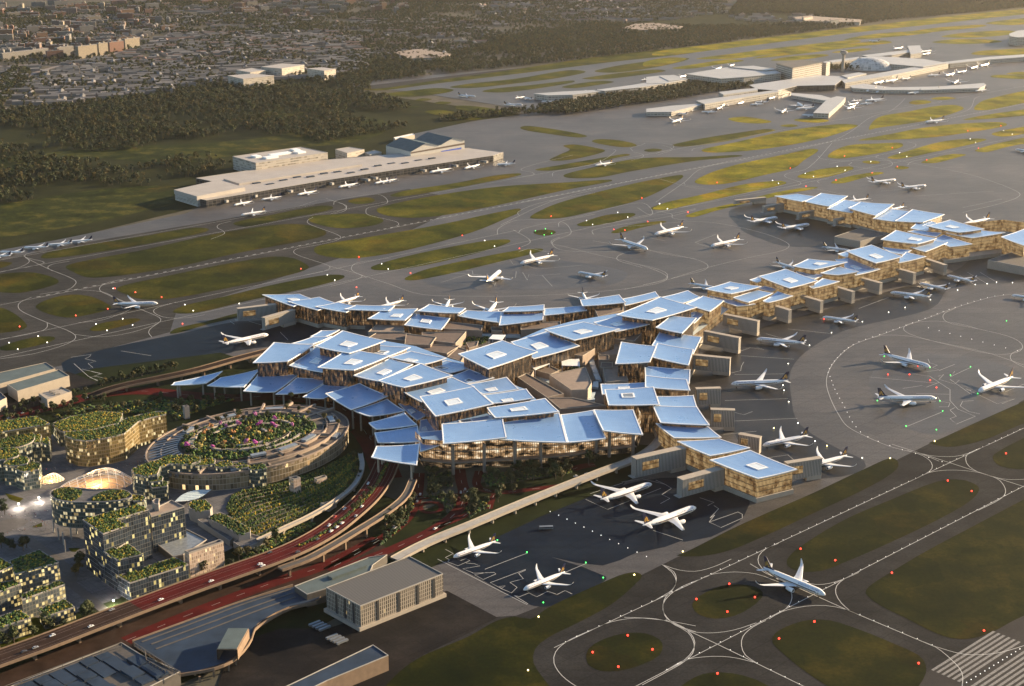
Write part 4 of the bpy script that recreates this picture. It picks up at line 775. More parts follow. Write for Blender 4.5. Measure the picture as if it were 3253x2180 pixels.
JETS = [  # crop, nose, tail, label
 (9, 1078, 985, 690, 818, 'large white jet crossing the taxiway in front, between oval and long grass islands'),
 (6, 1745, 930, 1450, 850, 'white jet with dark fin, upper left of the three parked in the right stands'), (6, 1783, 1130, 1412, 1128, 'white jet with gold marked fin, lowest of the three in the right stands'), (6, 2050, 1088, 2292, 990, 'white jet with orange fin at the right of the three far right stands'),
 (6, 478, 1040, 838, 1022, 'white jet parked nose to the terminal where the right flank bulges out'), (6, 640, 752, 948, 778, 'white jet parked by the second pair of boarding bridges under the long pier'), (6, 680, 1425, 962, 1365, 'white jet with one wing raised towards us beside the lower right flank'), (6, 945, 1570, 1212, 1492, 'white jet half hidden behind the boarding bridge at the lower tip'),
 (6, 1060, 608, 1262, 632, 'single white jet parked by the first four bridges of the pier'), (6, 1490, 455, 1745, 482, 'larger white jet of the pair parked close together under the pier'), (6, 1675, 395, 1840, 428, 'smaller jet just above the larger one of the pair under the pier'), (6, 1850, 345, 2022, 382, 'jet parked next to the dark service block under the pier'), (6, 2262, 470, 2480, 500, 'jet cut by the right frame edge above the looping apron line'),
 (6, 350, 165, 530, 122, 'white jet with red brown fin alone on the apron left of the far pier'), (5, 2080, 90, 2258, 45, 'white jet on the apron beside two narrow grass islands'), (6, 900, 305, 770, 260, 'jet standing behind the middle roofs of the pier, dark fin showing'), (6, 405, 430, 258, 400, 'jet standing behind the first raised roof of the pier'), (6, 1245, 190, 1105, 168, 'jet with dark fin beside the low service block between the piers'),
 (3, 775, 1382, 605, 1410, 'left jet of the two parked at the far pier bridges'), (3, 977, 1425, 800, 1452, 'right jet of the two parked at the far pier bridges'), (3, 1525, 1142, 1370, 1158, 'left one of two jets standing in the open on the golden far apron'), (3, 1718, 1178, 1560, 1192, 'right one of two jets standing in the open on the golden far apron'), (3, 1215, 1280, 1350, 1258, 'jet behind the far pier next to its largest tile'), (3, 1470, 1335, 1575, 1308, 'jet mostly hidden behind the middle of the far pier'), (3, 1950, 1430, 2118, 1392, 'jet with orange fin behind the raised roof of the far pier'), (3, 1715, 775, 1830, 760, 'small jet rolling on the dashed main taxiway, upper right'),
 (3, 2285, 945, 2400, 960, 'jet at the right frame edge above the golden apron'), (5, 1225, 275, 1432, 225, 'white jet with brown fin beside the long grass tongue behind the terminal'), (5, 1100, 322, 1012, 392, 'jet seen from behind with both wings spread, behind the terminal'), (5, 1592, 325, 1765, 352, 'jet with dark fin pointing left on the arc shaped apron behind the terminal'), (5, 2035, 185, 1845, 120, 'jet pointing right towards us by the ring of green lights'),
 (5, 40, 530, 200, 478, 'jet behind the west wing with an orange fin, left of three'), (5, 320, 550, 455, 510, 'jet behind the west wing, second from its tip, wing over the roof'), (5, 745, 560, 768, 512, 'jet behind the small wave shaped tile, only fin and tailplane showing'), (5, 1010, 605, 1075, 520, 'jet behind the west wing with both wings and fin above the blue roofs'), (5, 1650, 515, 1632, 475, 'jet showing only a dark fin behind the raised brown block'),
 (4, 1003, 525, 725, 528, 'white jet taxiing on the left between two large grass islands'), (4, 1705, 725, 1420, 785, 'white jet parked on the dark stand west of the terminal'), (8, 2062, 282, 1740, 385, 'upper jet of two parked nose out beside the grey bent bridges'), (8, 2342, 432, 2008, 552, 'lower jet of two parked nose out beside the grey bent bridges'), (8, 800, 738, 1048, 645, 'upper left jet on the front stands with stepped white lines'), (8, 1245, 945, 1495, 838, 'lower right jet on the front stands with stepped white lines'),
 (2, 942, 610, 832, 602, 'small jet on the far apron beside the old runway'), (2, 1240, 662, 1150, 660, 'small jet on the far apron left of the curved white terminal'), (2, 1700, 1048, 1808, 1028, 'small white jet on a taxiway between two bands of grass, centre'), (1, 1530, 1362, 1655, 1340, 'small white jet with orange fin in front of the pale cargo hall'), (3, 103, 775, 172, 752, 'small jet seen end on with yellow fin before the far terminal')]
for k, (c, nx, ny, tx, ty, lab) in enumerate(JETS):
    N, Tl = pt(c, nx, ny, 5), pt(c, tx, ty, 6); dv = N-Tl; dv.z = 0; L = dv.length
    o = jet if k == 0 else copy_tree(jet)
    s = min(1.12, max(.74, L/66.0)); ce = N-dv.normalized()*33*s
    o.location = (ce.x, ce.y, -.25); o.rotation_euler = (0, 0, math.atan2(dv.y, dv.x)); o.scale = (s, s, s); o['label'] = lab
# simple far jets, one mesh each
m = MB(); fus_mesh(m, 8); fus_band(m, -20, 27.5, -9, 7, 2, .08, 4)
for s in (1, -1):
    foil(m, [(x, s*y, z, c, t) for x, y, z, c, t in WING[:4:3]+WING[5:]], 1); foil(m, [(-25.5, s*.6, 6.7, 6.2, .6), (-31.8, s*10.3, 7.5, 2.3, .2)], 1); nacelle(m, s*10.4, 0, 3)
vfin(m, 2); gear(m, 26.5, 0, (0,), 3, 3); gear(m, -1.5, 0, (-1, 1), 3, 3)
far_jet = tag(m.build('far_airliner', [M_JETW, M_WING, M_NAVY, M_DARK]), 'x', 'airliner')
FARJ = [(1, 'jets docked along the pale cargo hall', 'white jet docked in the row at the front of the pale cargo hall', "1485,1297,1600,1272 1660,1262,1785,1242 1890,1232,2010,1207 2150,1184,2270,1160 2420,1150,2510,1132"), (2, 'jets docked along the pale cargo hall', 'white jet docked in the row at the front of the pale cargo hall', "650,1092,785,1068 870,1065,965,1042 1075,1040,1190,1030 300,1158,395,1138"),
 (1, 'jets in a row at the left frame edge', 'bluish white jet in the row at the left frame edge', "0,1592,60,1590 150,1565,215,1560 300,1548,365,1540 430,1528,490,1520 -90,1620,-20,1615"),
 (3, 'jets parked along the far terminals', 'tiny white jet parked at the far terminal', "290,705,345,703 120,712,170,716 200,700,230,690 420,668,465,650 520,655,560,642 630,645,690,640 720,625,760,610 600,660,640,655 390,690,425,672 890,690,1005,678 930,725,1030,728 900,655,960,690 1215,690,1270,670 1220,665,1290,650 1240,640,1310,630 1330,640,1445,628 1300,655,1350,650 1250,560,1320,552 1340,580,1400,560 1400,585,1450,568 1740,580,1800,565 1895,530,1940,500 1910,460,1975,448 1840,480,1900,465 1730,478,1805,470 1600,590,1680,580 1450,520,1535,505 1380,530,1450,515 1560,500,1620,490 2000,435,2050,420 2060,420,2120,405 1680,330,1750,320 1690,345,1745,335 1510,310,1570,300 1355,255,1420,258 1640,350,1680,340 380,440,420,425 470,415,500,405 150,485,190,475 2030,575,2100,565 800,712,830,690"),
 (2, 'jets parked along the far terminals', 'tiny white jet parked at the far terminal', "1630,572,1700,575 1190,620,1240,610 1250,615,1300,625 1360,640,1420,640 1990,505,2040,498 2150,705,2190,700")]
first = True
for c, grp, lab, s in FARJ:
    for it in s.split():
        nx, ny, tx, ty = map(float, it.split(',')); N, Tl = pt(c, nx, ny, 5), pt(c, tx, ty, 6); dv = N-Tl; dv.z = 0
        o = far_jet if first else far_jet.copy()
        if not first: COL.objects.link(o)
        first = False; sc_ = min(1.05, max(.6, dv.length/66)); ce = N-dv.normalized()*33*sc_
        o.location = (ce.x, ce.y, -.25); o.rotation_euler = (0, 0, math.atan2(dv.y, dv.x)); o.scale = (sc_,)*3; o['label'] = lab; o['group'] = grp
# grass islands' lamps and taxiway lamps
def lamp_mat(name, col, es):
    return plain(name, col, .4, emit=col, es=es)
LM = {'red': lamp_mat('red_lamp', (1, .04, .02), 1.6), 'white': lamp_mat('white_lamp', (1, .93, .75), 2.2), 'green': lamp_mat('green_lamp', (.06, 1, .12), 1.4), 'yellow': lamp_mat('yellow_lamp', (1, .8, .3), 3), 'small': lamp_mat('pale_lamp', (1, .96, .88), .45)}
def lamp_proto(col, r):
    m = MB(); n = 8
    m.tube([(0, 0, 0), (0, 0, .5)], [r*.5, r*.4], 6, 1)
    for i in range(4):
        for k in range(n):
            q = []
            for a, b in ((i, k), (i, k+1), (i+1, k+1), (i+1, k)):
                th = math.pi*a/4; ph = 2*math.pi*b/n; q.append((r*math.sin(th)*math.cos(ph), r*math.sin(th)*math.sin(ph), .5+r-r*math.cos(th)))
            m.face(q[::-1])
    me = m.build('airfield_lamp', [LM[col], M_DARK]); return me
LP = {}
def lamp(col, p, lab, grp, r):
    key = (col, r)
    if key not in LP: o = LP[key] = lamp_proto(col, r)
    else: o = LP[key].copy(); COL.objects.link(o)
    o.location = (p.x, p.y, -.2); tag(o, lab, 'airfield lamp', grp)
for col, c, s, w in (('red', 9, "920,702 1140,775 1855,268 2007,335 1500,855 2085,1222 1008,1165 783,1273 1670,1430 392,1495 467,925 455,1102 630,1010 258,1022 2225,95", 'grass islands at the front right'), ('red', 8, "1908,1253 2065,1342 1848,1452 1685,1360", 'oval grass island at the bottom'), ('red', 4, "1912,312 1027,493 860,462 482,610 685,567 125,680 2280,237 730,437 1160,662 2265,430", 'grass islands on the left'),
        ('red', 2, "857,1500 1422,1378 1998,1262 1820,1462 1890,1467 2035,1412 2290,1352", 'grass islands behind the terminal'), ('red', 3, "390,1163 855,1072 1200,995 1503,942 1983,835 2193,802 1145,1148 955,1187 1535,1062 1375,1102 2050,945 205,1350 1722,1020", 'golden grass islands at the upper right'), ('red', 5, "200,237 528,340 1220,183", 'grass tongue behind the terminal'),
        ('white', 4, "720,437 610,663 780,630 843,670 680,703 243,740 58,782 300,780 113,823 1175,540 1228,578 1520,533 2080,350 2127,384", 'grass islands on the left'), ('white', 5, "1000,132 1062,168 345,280 387,313", 'grass tongue behind the terminal'), ('white', 2, "1647,1405 1685,1430 1845,1353 1908,1383 2110,1298 2160,1330", 'grass islands behind the terminal'), ('white', 3, "950,1105 1002,1125 1153,1060 1203,1085 743,1150 780,1168 25,1298 75,1330 1550,973 1595,998 1998,886 2032,908 2210,832 2265,855 1367,1030", 'golden grass islands at the upper right'),
        ('green', 2, "1322,1470 1385,1458 1425,1486 1377,1496", 'ring of green lamps round the tiny grass oval'), ('green', 6, "1452,868 1742,940 2000,935 1872,988 2045,1105 2255,1010 1408,1150 1805,1152 1823,1216 1590,1312 1783,1335 2228,643", 'stands at the right'), ('green', 8, "1080,645 1268,722 1642,788 1752,884 1372,1042", 'front stands with stepped lines'),
        ('yellow', 9, "1490,125 172,718 1088,45", 'tip of the long front grass tongue'), ('yellow', 8, "1950,866 1342,1133 1275,1473", 'dark front meadow'), ('yellow', 6, "1772,1408 750,1325", 'apron beside the right flank'), ('red', 6, "1475,985 1612,985 1743,1022 1783,1068 1665,930 1068,632", 'stands at the right')):
    for it in s.split():
        x, y = map(float, it.split(',')); lamp(col, pt(c, x, y), '%s airfield lamp on the %s' % (col, w), '%s lamps, %s' % (col, w), 0.85 if col == 'red' else .6 if col == 'green' else .65)
def lamps_along(P, step, lab, grp, r=.32, col='small', skip=0):
    acc = skip
    for a, b in zip(P, P[1:]):
        L = (b-a).length; t = step-acc
        while t < L:
            p = a+(b-a)*t/L; lamp(col, p, lab, grp, r); t += step
        acc = (acc+L) % step
LW = 'white lamps along the front taxiway lines'
lamps_along([vx((2448, 1736), x) for x in (1760, 2400, 3253)], 13, 'small white lamp on the white taxiway line below the pier tip', LW)
lamps_along([vx((2183, 2096), x) for x in (2083, 3253)], 13, 'small white lamp on the taxiway line under the crossing jet', 'white lamps under the crossing jet')
lamps_along(pts(9, "1210,1080 1780,1320"), 14, 'small white lamp on the taxiway line right of the crossing jet', 'white lamps right of the crossing jet')
lamps_along(pts(9, "390,1300 1100,1650"), 14, 'small white lamp on the taxiway line at the bottom edge', 'white lamps at the bottom edge')
lamps_along(cr(pts(6, "2265,470 2150,485 1950,540 1700,630 1450,720 1260,790 1150,880 1095,970 1110,1000 1135,1070 1200,1190 1260,1300 1330,1370 1500,1440 1700,1500 1860,1550"), False, 6), 16, 'white lamp on the long curved line round the right stands', 'white lamps round the right stands', .4)
lamps_along(pts(6, "1670,668 1735,687 1995,755 2255,823 2330,840"), 17, 'white lamp in the dotted row across the looping apron line', 'white lamps across the looping line', .42)
lamps_along(pts(8, "1360,440 1445,475 1620,557 1830,658 2085,775"), 12, 'white lamp in the dotted row across the dark front apron', 'white lamps across the dark apron', .42)
lamps_along([at(3055.5, 2180), at(3253, 2056)], 6.5, 'yellow white lamp on the runway centre line', 'runway centre lamps', .42, 'small')
for it in "842,915 808,1052 815,1085 845,1157 903,1293 1012,1408 1312,1515 977,798 1117,718 1313,648 1480,588 1585,558 1745,508 1918,447 2030,412 2105,407 2165,397 2267,400".split():
    x, y = map(float, it.split(',')); lamp('white', pt(6, x, y), 'white lamp behind the tails of the jets at the pier', 'white lamps behind the pier stands', .6)
# ---------------------------------------------------------------- foliage
def leaf_mat(name, cols, scale=.09):
    m, nt, b = newmat(name); oi = nd(nt, 'ShaderNodeObjectInfo')
    n = noise(nt, scale, 3, .6); f = math_(nt, 'ADD', math_(nt, 'MULTIPLY', n, .75), math_(nt, 'MULTIPLY', oi.outputs['Random'], .3))
    nt.links.new(ramp(nt, f, [(.3, cols[0]), (.55, cols[1]), (.8, cols[2])]), b.inputs['Base Color']); b.inputs['Roughness'].default_value = .75; b.inputs['Specular IOR Level'].default_value = .25
    MAT[name] = m; return m
M_LEAF = leaf_mat('tree_leaves', ((.016, .026, .007), (.034, .046, .012), (.07, .072, .02)))
M_LEAF2 = leaf_mat('dry_tree_leaves', ((.02, .023, .007), (.05, .046, .012), (.1, .07, .018)))
M_LEAF3 = leaf_mat('dark_tree_leaves', ((.009, .017, .007), (.018, .029, .011), (.036, .044, .014)))
M_BARK = plain('bark', (.09, .065, .045), .9)
M_HEDGE = [leaf_mat('hedge_green', ((.02, .05, .012), (.045, .09, .018), (.085, .14, .025)), .4), leaf_mat('hedge_olive', ((.05, .065, .01), (.12, .13, .016), (.22, .19, .025)), .4), leaf_mat('hedge_gold', ((.16, .12, .015), (.28, .2, .02), (.42, .26, .03)), .4), leaf_mat('hedge_dark', ((.01, .025, .008), (.02, .04, .012), (.035, .055, .016)), .4)]
M_FLOW = [plain('magenta_blossom', (.42, .06, .30), .7, var=.3), plain('pink_blossom', (.45, .15, .32), .7, var=.3), plain('orange_blossom', (.38, .17, .05), .7, var=.3), plain('yellow_blossom', (.42, .33, .09), .7, var=.3)]
M_SOIL = plain('planting_soil', (.03, .03, .014), .9, var=.3)
rt = random.Random(11)
def leaf_quad(mb, p, nrm, s, m, rnd):
    nrm = (nrm+Vector((rnd.uniform(-.5, .5), rnd.uniform(-.5, .5), rnd.uniform(-.3, .6)))).normalized()
    a = nrm.orthogonal().normalized(); a = Matrix.Rotation(rnd.uniform(0, 6.28), 3, nrm) @ a; b = nrm.cross(a)
    mb.face((p-a*s*.5, p-b*s*.32, p+a*s*.6, p+b*s*.32), m)
def crown_mesh(mb, h, w, nclump, nleaf, ls, rnd, base=.3, m=0):
    for c in range(nclump):
        a = rnd.uniform(0, 6.28); rr = w*.5*rnd.uniform(.15, .72); z = h*(base+(1-base)*rnd.uniform(.15, .82))
        f = 1-abs((z/h-base)/(1-base)-.45)*.8; C = Vector((rr*f*math.cos(a), rr*f*math.sin(a), z)); r = w*rnd.uniform(.16, .27)
        for k in range(nleaf):
            d = Vector((rnd.gauss(0, 1), rnd.gauss(0, 1), rnd.gauss(.25, .8))).normalized()
            leaf_quad(mb, C+Vector((d.x*r, d.y*r, d.z*r*.8))*rnd.uniform(.7, 1.1), d, ls*rnd.uniform(.7, 1.3), m, rnd)
def trunk_mesh(mb, h, w, rnd, limbs=4):
    r = h*.028; mb.tube([(0, 0, -.3), (rnd.uniform(-.2, .2), rnd.uniform(-.2, .2), h*.25), (rnd.uniform(-.4, .4), rnd.uniform(-.4, .4), h*.6)], [r*1.3, r, r*.5], 6)
    for k in range(limbs):
        a = k*6.28/limbs+rnd.uniform(-.4, .4); z = h*rnd.uniform(.25, .4)
        mb.tube([(0, 0, z), (w*.16*math.cos(a), w*.16*math.sin(a), z+h*.16), (w*.3*math.cos(a), w*.3*math.sin(a), z+h*.3)], [r*.6, r*.45, r*.2], 5)
def tree_proto(name, h, w, mat, nclump, nleaf, ls, base=.3):
    t = empty(name, (0, 0, -50)); m = MB(); trunk_mesh(m, h, w, rt); m.build('trunk', M_BARK, t)
    m = MB(); crown_mesh(m, h, w, nclump, nleaf, ls, rt, base); m.build('crown', mat, t); return t
TP = [tree_proto('broadleaf_tree', 11, 9.5, M_LEAF, 13, 30, 1.5), tree_proto('broadleaf_tree', 12.5, 9, M_LEAF2, 13, 30, 1.5, .35), tree_proto('broadleaf_tree', 9.5, 8.5, M_LEAF3, 12, 30, 1.4, .25), tree_proto('broadleaf_tree', 14, 8, M_LEAF, 14, 28, 1.5, .3)]
TUSED = [False]*4
def plant_tree(p, lab, grp, s=1.0, kinds=(0, 1, 2, 3)):
    k = rt.choice(kinds); o = TP[k] if not TUSED[k] else copy_tree(TP[k]); TUSED[k] = True
    s *= rt.uniform(.75, 1.2); o.location = p; o.rotation_euler = (0, 0, rt.uniform(0, 6.28)); o.scale = (s*rt.uniform(.9, 1.15), s*rt.uniform(.9, 1.15), s)
    return tag(o, lab, 'tree', grp)
def tuft(mb, x, y, z, r, h, m, rnd):
    n = 5; a0 = rnd.uniform(0, 6.28); tx, ty = x+rnd.uniform(-.4, .4)*r, y+rnd.uniform(-.4, .4)*r
    P = [(x+r*rnd.uniform(.7, 1.2)*math.cos(a0+6.28*k/n), y+r*rnd.uniform(.7, 1.2)*math.sin(a0+6.28*k/n), z) for k in range(n)]
    Q = [((p[0]+tx)/2+(p[0]-tx)*.32, (p[1]+ty)/2+(p[1]-ty)*.32, z+h*rnd.uniform(.55, .8)) for p in P]
    for k in range(n):
        mb.face((P[k], P[(k+1) % n], Q[(k+1) % n], Q[k]), m); mb.face((Q[k], Q[(k+1) % n], (tx, ty, z+h)), m)
def plants(P, z, n, r=(.7, 1.5), h=(.9, 2.2), wts=(5, 4, 2, 3), rnd=rt):
    mb = MB(); mb.poly([(p[0], p[1], z) for p in P], len(wts))
    for x, y in scatter(P, n, rnd):
        tuft(mb, x, y, z, rnd.uniform(*r), rnd.uniform(*h), rnd.choices(range(len(wts)), wts)[0], rnd)
    return mb

# ---------------------------------------------------------------- ground of the district
for nm, s, z, mt in (('park_ground', "-300,1420 -100,1290 300,1170 700,1120 1100,1240 1180,1420 1180,1560 1350,1620 1600,1500 1900,1400 2130,1420 2060,1500 1720,1640 1400,1790 1300,1830 1000,2000 500,2200 -300,2300", -.22, M_PARK),
        ('bare_ground', "-300,2260 0,2140 300,2010 600,1880 900,1790 1150,1690 1260,1760 1080,1840 900,1900 620,2010 350,2100 200,2200 -300,2400", -.16, M_BROWNROAD),
        ('plaza', "-250,1440 100,1410 160,1380 300,1395 480,1360 700,1400 800,1500 830,1560 700,1650 740,1740 620,1800 480,1810 380,1900 200,1960 0,2050 -250,2120", -.1, M_PLAZA)):
    sheet(nm, pts(0, s), z, mt)
for c, s in ((7, "0,1155 120,1110 330,1150 540,1150 420,1210 100,1320 -60,1330"), (7, "435,690 510,690 480,715 450,712"), (7, "30,340 150,375 120,400 60,380"), (7, "205,555 265,528 270,555 210,560")):
    sheet('lawn', pts(c, s), -.05, M_GRASS)
sheet('dark_paving', pts(7, "110,605 180,600 500,840 480,920 380,830 160,660"), -.06, M_DCONC); sheet('dark_paving', cr(pts(7, "-40,545 20,515 100,500 170,508 175,530 120,560 20,600 -40,610"), True), -.06, M_DCONC)
sheet('dark_paving', pts(7, "395,850 480,905 700,1080 640,1100 390,900"), -.05, M_DCONC)
# roads on the ground
def road(c, s, w, mat=None, z=-.03, nm='red_road', lines=True):
    P = cr(pts(c, s), False, 8); m = MB(); m.ribbon(P, w, 0, z)
    if lines:
        Q = P
        for i in range(0, len(Q)-1, 3): m.ribbon(Q[i:i+2], .3, 1, z+.05)
    return tag(m.build(nm, [mat or M_RED, M_LINE]), kind='structure')
road(4, "-200,1330 0,1268 200,1215 400,1160 640,1105 900,1085 1200,1110 1500,1130", 24); road(4, "1480,1130 1700,1118 1950,1135 2150,1185 2270,1270 2330,1360", 26)
road(5, "230,1330 300,1430 340,1530 385,1640", 30); road(7, "2400,630 2200,735 2000,825 1750,905 1400,1035 1000,1195 800,1280", 15); road(8, "585,215 575,330 545,440 470,540 330,640 170,735 0,830", 11)
road(8, "840,190 850,260 868,340 850,420 780,500 640,590 450,680 250,760 60,850", 12); road(8, "560,375 700,362 850,350", 7); road(8, "975,395 930,440 860,490 700,560", 7); road(8, "965,200 950,290 1000,325 1150,335 1300,315 1500,290 1650,230", 9); road(8, "1030,440 1050,370 1060,340 950,300", 6); road(8, "1560,190 1620,170 1700,160", 12)
road(8, "590,430 610,460 655,465 710,455 725,430 700,405 650,400 605,410 590,430", 5, lines=False)
road(7, "2330,350 2250,490", 10, M_DCONC, -.02, 'dark_road')
# ---------------------------------------------------------------- viaducts
M_WORN = plain('worn_lane_paint', (.2, .15, .14), .8, var=.4, scale=.3)
M_BEAM = plain('tan_concrete', (.17, .115, .075), .75, var=.15, scale=.2)
def viaduct(label, c, s, z, w, deck, step=38, name='road_viaduct', beam=None, strip=True, pw=1.8, cat='viaduct'):
    v = [float(a) for a in s.replace(',', ' ').split()]; zs = z if isinstance(z, (list, tuple)) else [z]*(len(v)//2)
    P = cr([pt(c, v[2*i], v[2*i+1], zs[i]) for i in range(len(v)//2)], False, 9)
    t = empty(name, (P[0].x, P[0].y, 0), 0, label, cat); beam = beam or M_BEAM
    m = MB(); m.slab(P, w, 1.6, 0, 1); pbuild(m, 'deck', [deck, beam], t)
    for sd_ in (1, -1):
        m = MB(); Q = offset(P, sd_*(w/2-.2)); Q = [Vector((q.x, q.y, q.z+1.1)) for q in Q]; m.slab(Q, .5, 1.9, 0, 0); pbuild(m, 'parapet', beam, t)
    if strip:
        for dd in (-.34, -.17, .17, .34):
            m = MB(); Q = offset(P, dd*w); m.ribbon([Vector((q.x, q.y, q.z+.06)) for q in Q], .22); pbuild(m, 'lane_marking', M_WORN, t)
    acc = step*.5
    for a, b in zip(P, P[1:]):
        L = (b-a).length; acc += L
        if acc > step and a.z > 4:
            acc = 0; m = MB(); dv = (b-a).normalized(); rz = math.atan2(dv.y, dv.x)
            m.box((a.x, a.y, 0), (pw, w*.28, a.z-2.8), rz); m.box((a.x, a.y, a.z-2.85), (pw+.3, w*.8, 1.25), rz); pbuild(m, 'pier', beam, t)
    return P
V1 = viaduct('long red surfaced road viaduct sweeping past the green roofed blocks', 7, "2460,150 2410,260 2330,370 2210,480 2080,580 1900,680 1700,762 1500,832 1200,938 870,1062", 11, 25, M_RED)
V2 = viaduct('dark brown stretch of road viaduct running out at the lower left', 7, "870,1062 560,1180 280,1288 0,1388 -200,1460", 11, 25, M_BROWNROAD)
V3 = viaduct('narrow tan ramp curving beside the lawns below the front canopy', 8, "545,255 490,365 370,465 200,572 20,680 -130,760 -300,822", [13, 13, 12.5, 12, 11, 10, 9.5], 8, M_DCONC, 30, strip=False)
V4 = viaduct('grey rail viaduct slanting from the terminal to the box hall', 8, "2120,-10 2070,50 1950,125 1750,200 1450,318 1150,440 900,545 700,625 560,690 430,760", [8]*7+[7.5, 7, 6.5], 11, M_CONC, 26, 'rail_viaduct', M_CREAM, False, 1.3)
V5 = viaduct('brown ramp bridge along the apron north of the canopies', 4, "1750,815 1500,880 1250,950 1000,1005 800,1045 640,1090 560,1125", [9, 10, 10, 9, 8, 5, 1], 14, M_BROWNROAD, 30, strip=False)
V6 = viaduct('curved grey slip road hugging the terraced garden', 7, "2290,90 2300,180 2250,290 2130,390 1980,480 1800,565 1640,640", [7]*7, 5, M_CONC, 34, strip=False, beam=M_CREAM, name='garden_ramp', cat='ramp')
# ---------------------------------------------------------------- district blocks
M_OFF = facade('office_glass', 2.2, 3.9, glass=(.035, .05, .045), frame=(.11, .115, .1), lit=.42, litcol=((1, .7, .28), (1, .92, .6)), es=.24, fm=.12, fs=.26, clump=(.3, 1.3))
M_OFF2 = facade('warm_office_glass', 2.4, 4.0, glass=(.10, .075, .03), frame=(.2, .15, .08), lit=.34, litcol=((1, .66, .25), (1, .85, .5)), es=.26, fm=.14, fs=.24, clump=(.3, 1.2))
M_DKOFF = facade('dark_office_glass', 2.4, 4.2, glass=(.025, .034, .045), frame=(.1, .1, .1), lit=.31, litcol=((1, .72, .2), (1, .86, .4)), es=.3, fm=.1, fs=.12, clump=(.25, 1.5))
M_LATT = facade('grid_wall', 2.0, 3.4, glass=(.30, .22, .17), frame=(.45, .36, .29), lit=.1, es=.3, fm=.3, fs=.2)
M_PARA = plain('parapet_stone', (.27, .245, .22), .7, var=.08, scale=.2)
def block(t, P, z, z0, fm, roof='garden', dens=.42, pw=1.1):
    P = ccw(P); m = MB(); m.wall(P, z0, z-.2); pbuild(m, 'wall', fm, t)
    I = inset(P, pw); n = len(P); m = MB()
    for i in range(n):
        a, b, c2, d2 = P[i], P[(i+1) % n], I[(i+1) % n], I[i]
        m.face([(p.x, p.y, z+1) for p in (a, b, c2, d2)]); m.face([(c2.x, c2.y, z-.2), (d2.x, d2.y, z-.2), (d2.x, d2.y, z+1), (c2.x, c2.y, z+1)][::-1])
        m.face([(a.x, a.y, z-.2), (b.x, b.y, z-.2), (b.x, b.y, z+1), (a.x, a.y, z+1)])
    pbuild(m, 'parapet', M_PARA, t)
    A = abs(area(I))
    if roof == 'garden': pbuild(plants(I, z, int(A*dens), (.8, 1.6)), 'roof_garden', M_HEDGE+[M_SOIL], t)
    else:
        m = MB(); m.poly([(p.x, p.y, z) for p in I]); pbuild(m, 'roof', roof, t)
def building(name, label, blocks, fm, cat='building', group=None):
    P0 = pts(blocks[0][0], blocks[0][1], blocks[0][2]); ce = sum(P0, Vector())/len(P0)
    t = empty(name, (ce.x, ce.y, 0), 0, label, cat, group)
    for b in blocks:
        c, s, z = b[:3]; o = b[3] if len(b) > 3 else {}
        P = pts(c, s, z)
        if o.get('cr'): P = cr(P, True, 5)
        block(t, P, z, o.get('z0', 0), o.get('fm', fm), o.get('roof', 'garden'), o.get('d', .42))
    return t
building('office_block', 'curved green roofed office block with a glowing golden long side', [(4, "405,1348 420,1378 480,1398 548,1406 690,1385 790,1360 838,1318 880,1282 960,1258 1055,1236 1052,1218 1000,1218 890,1238 800,1262 745,1300 600,1335 470,1345", 29, {'fm': M_OFF2}), (4, "330,1295 450,1250 640,1215 780,1230 760,1290 600,1332 460,1345 380,1345", 17, {'d': .5})], M_OFF)
building('office_block', 'green roofed slab block at the left frame edge with golden top storeys', [(4, "-120,1305 60,1270 230,1248 318,1296 150,1325 -120,1372", 30)], M_OFF2)
building('office_block', 'stepped block at the left edge with three wavy planted terraces', [(4, "-80,1440 20,1390 110,1355 205,1350 222,1372 205,1412 120,1445 0,1455", 23, {'cr': 1}), (4, "205,1375 245,1355 265,1370 255,1415 215,1420", 21), (4, "262,1395 300,1378 318,1390 312,1430 268,1425", 19), (7, "-80,80 0,62 95,55 125,80 112,112 40,130 -80,135", 24, {'cr': 1}), (7, "30,140 100,112 170,110 188,130 172,160 95,172 20,165", 22), (7, "95,192 180,150 245,148 262,162 245,195 150,212", 20)], M_OFF)
B4 = building('drum_office', 'rounded office block on thin stilts with two green roof patches', [(7, "318,352 335,325 390,308 460,310 600,322 700,318 800,328 835,352 838,372 800,385 700,398 560,402 440,400 360,385", 38, {'cr': 1, 'z0': 12, 'roof': M_PLAZA}), (7, "835,352 900,358 930,372 915,392 850,398 830,380", 35, {'z0': 3})], M_OFF)
for s in ("328,352 345,328 400,312 470,312 528,335 500,368 450,395 370,382", "585,390 605,360 650,335 720,322 800,332 826,352 790,375 690,392"):
    P = cr(pts(7, s, 38.1), True, 5); pbuild(plants(inset(P, 1), 38.1, int(abs(area(P))*.42), (.8, 1.6)), 'roof_garden', M_HEDGE+[M_SOIL], B4)
for x, y in ((345, 590), (375, 640), (405, 670), (455, 640), (490, 600), (415, 715)):
    m = MB(); p = pt(7, x, y); m.tube([(p.x, p.y, 0), (p.x, p.y, 12.5)], .7, 8); pbuild(m, 'stilt', M_CONC, B4)
building('office_block', 'tall dark L shaped block with lit windows and two lower green terraces', [(7, "525,515 600,490 880,415 945,450 745,512 808,552 655,606", 48), (7, "560,560 655,650 740,700 805,660 745,560 640,520", 32, {'roof': M_DCONC}), (7, "655,715 810,662 908,735 745,772", 31), (7, "745,870 1110,752 1198,800 826,918", 17), (7, "560,700 655,720 760,775 860,770 900,800 760,860 640,800", 16, {'roof': M_DCONC})], M_DKOFF)
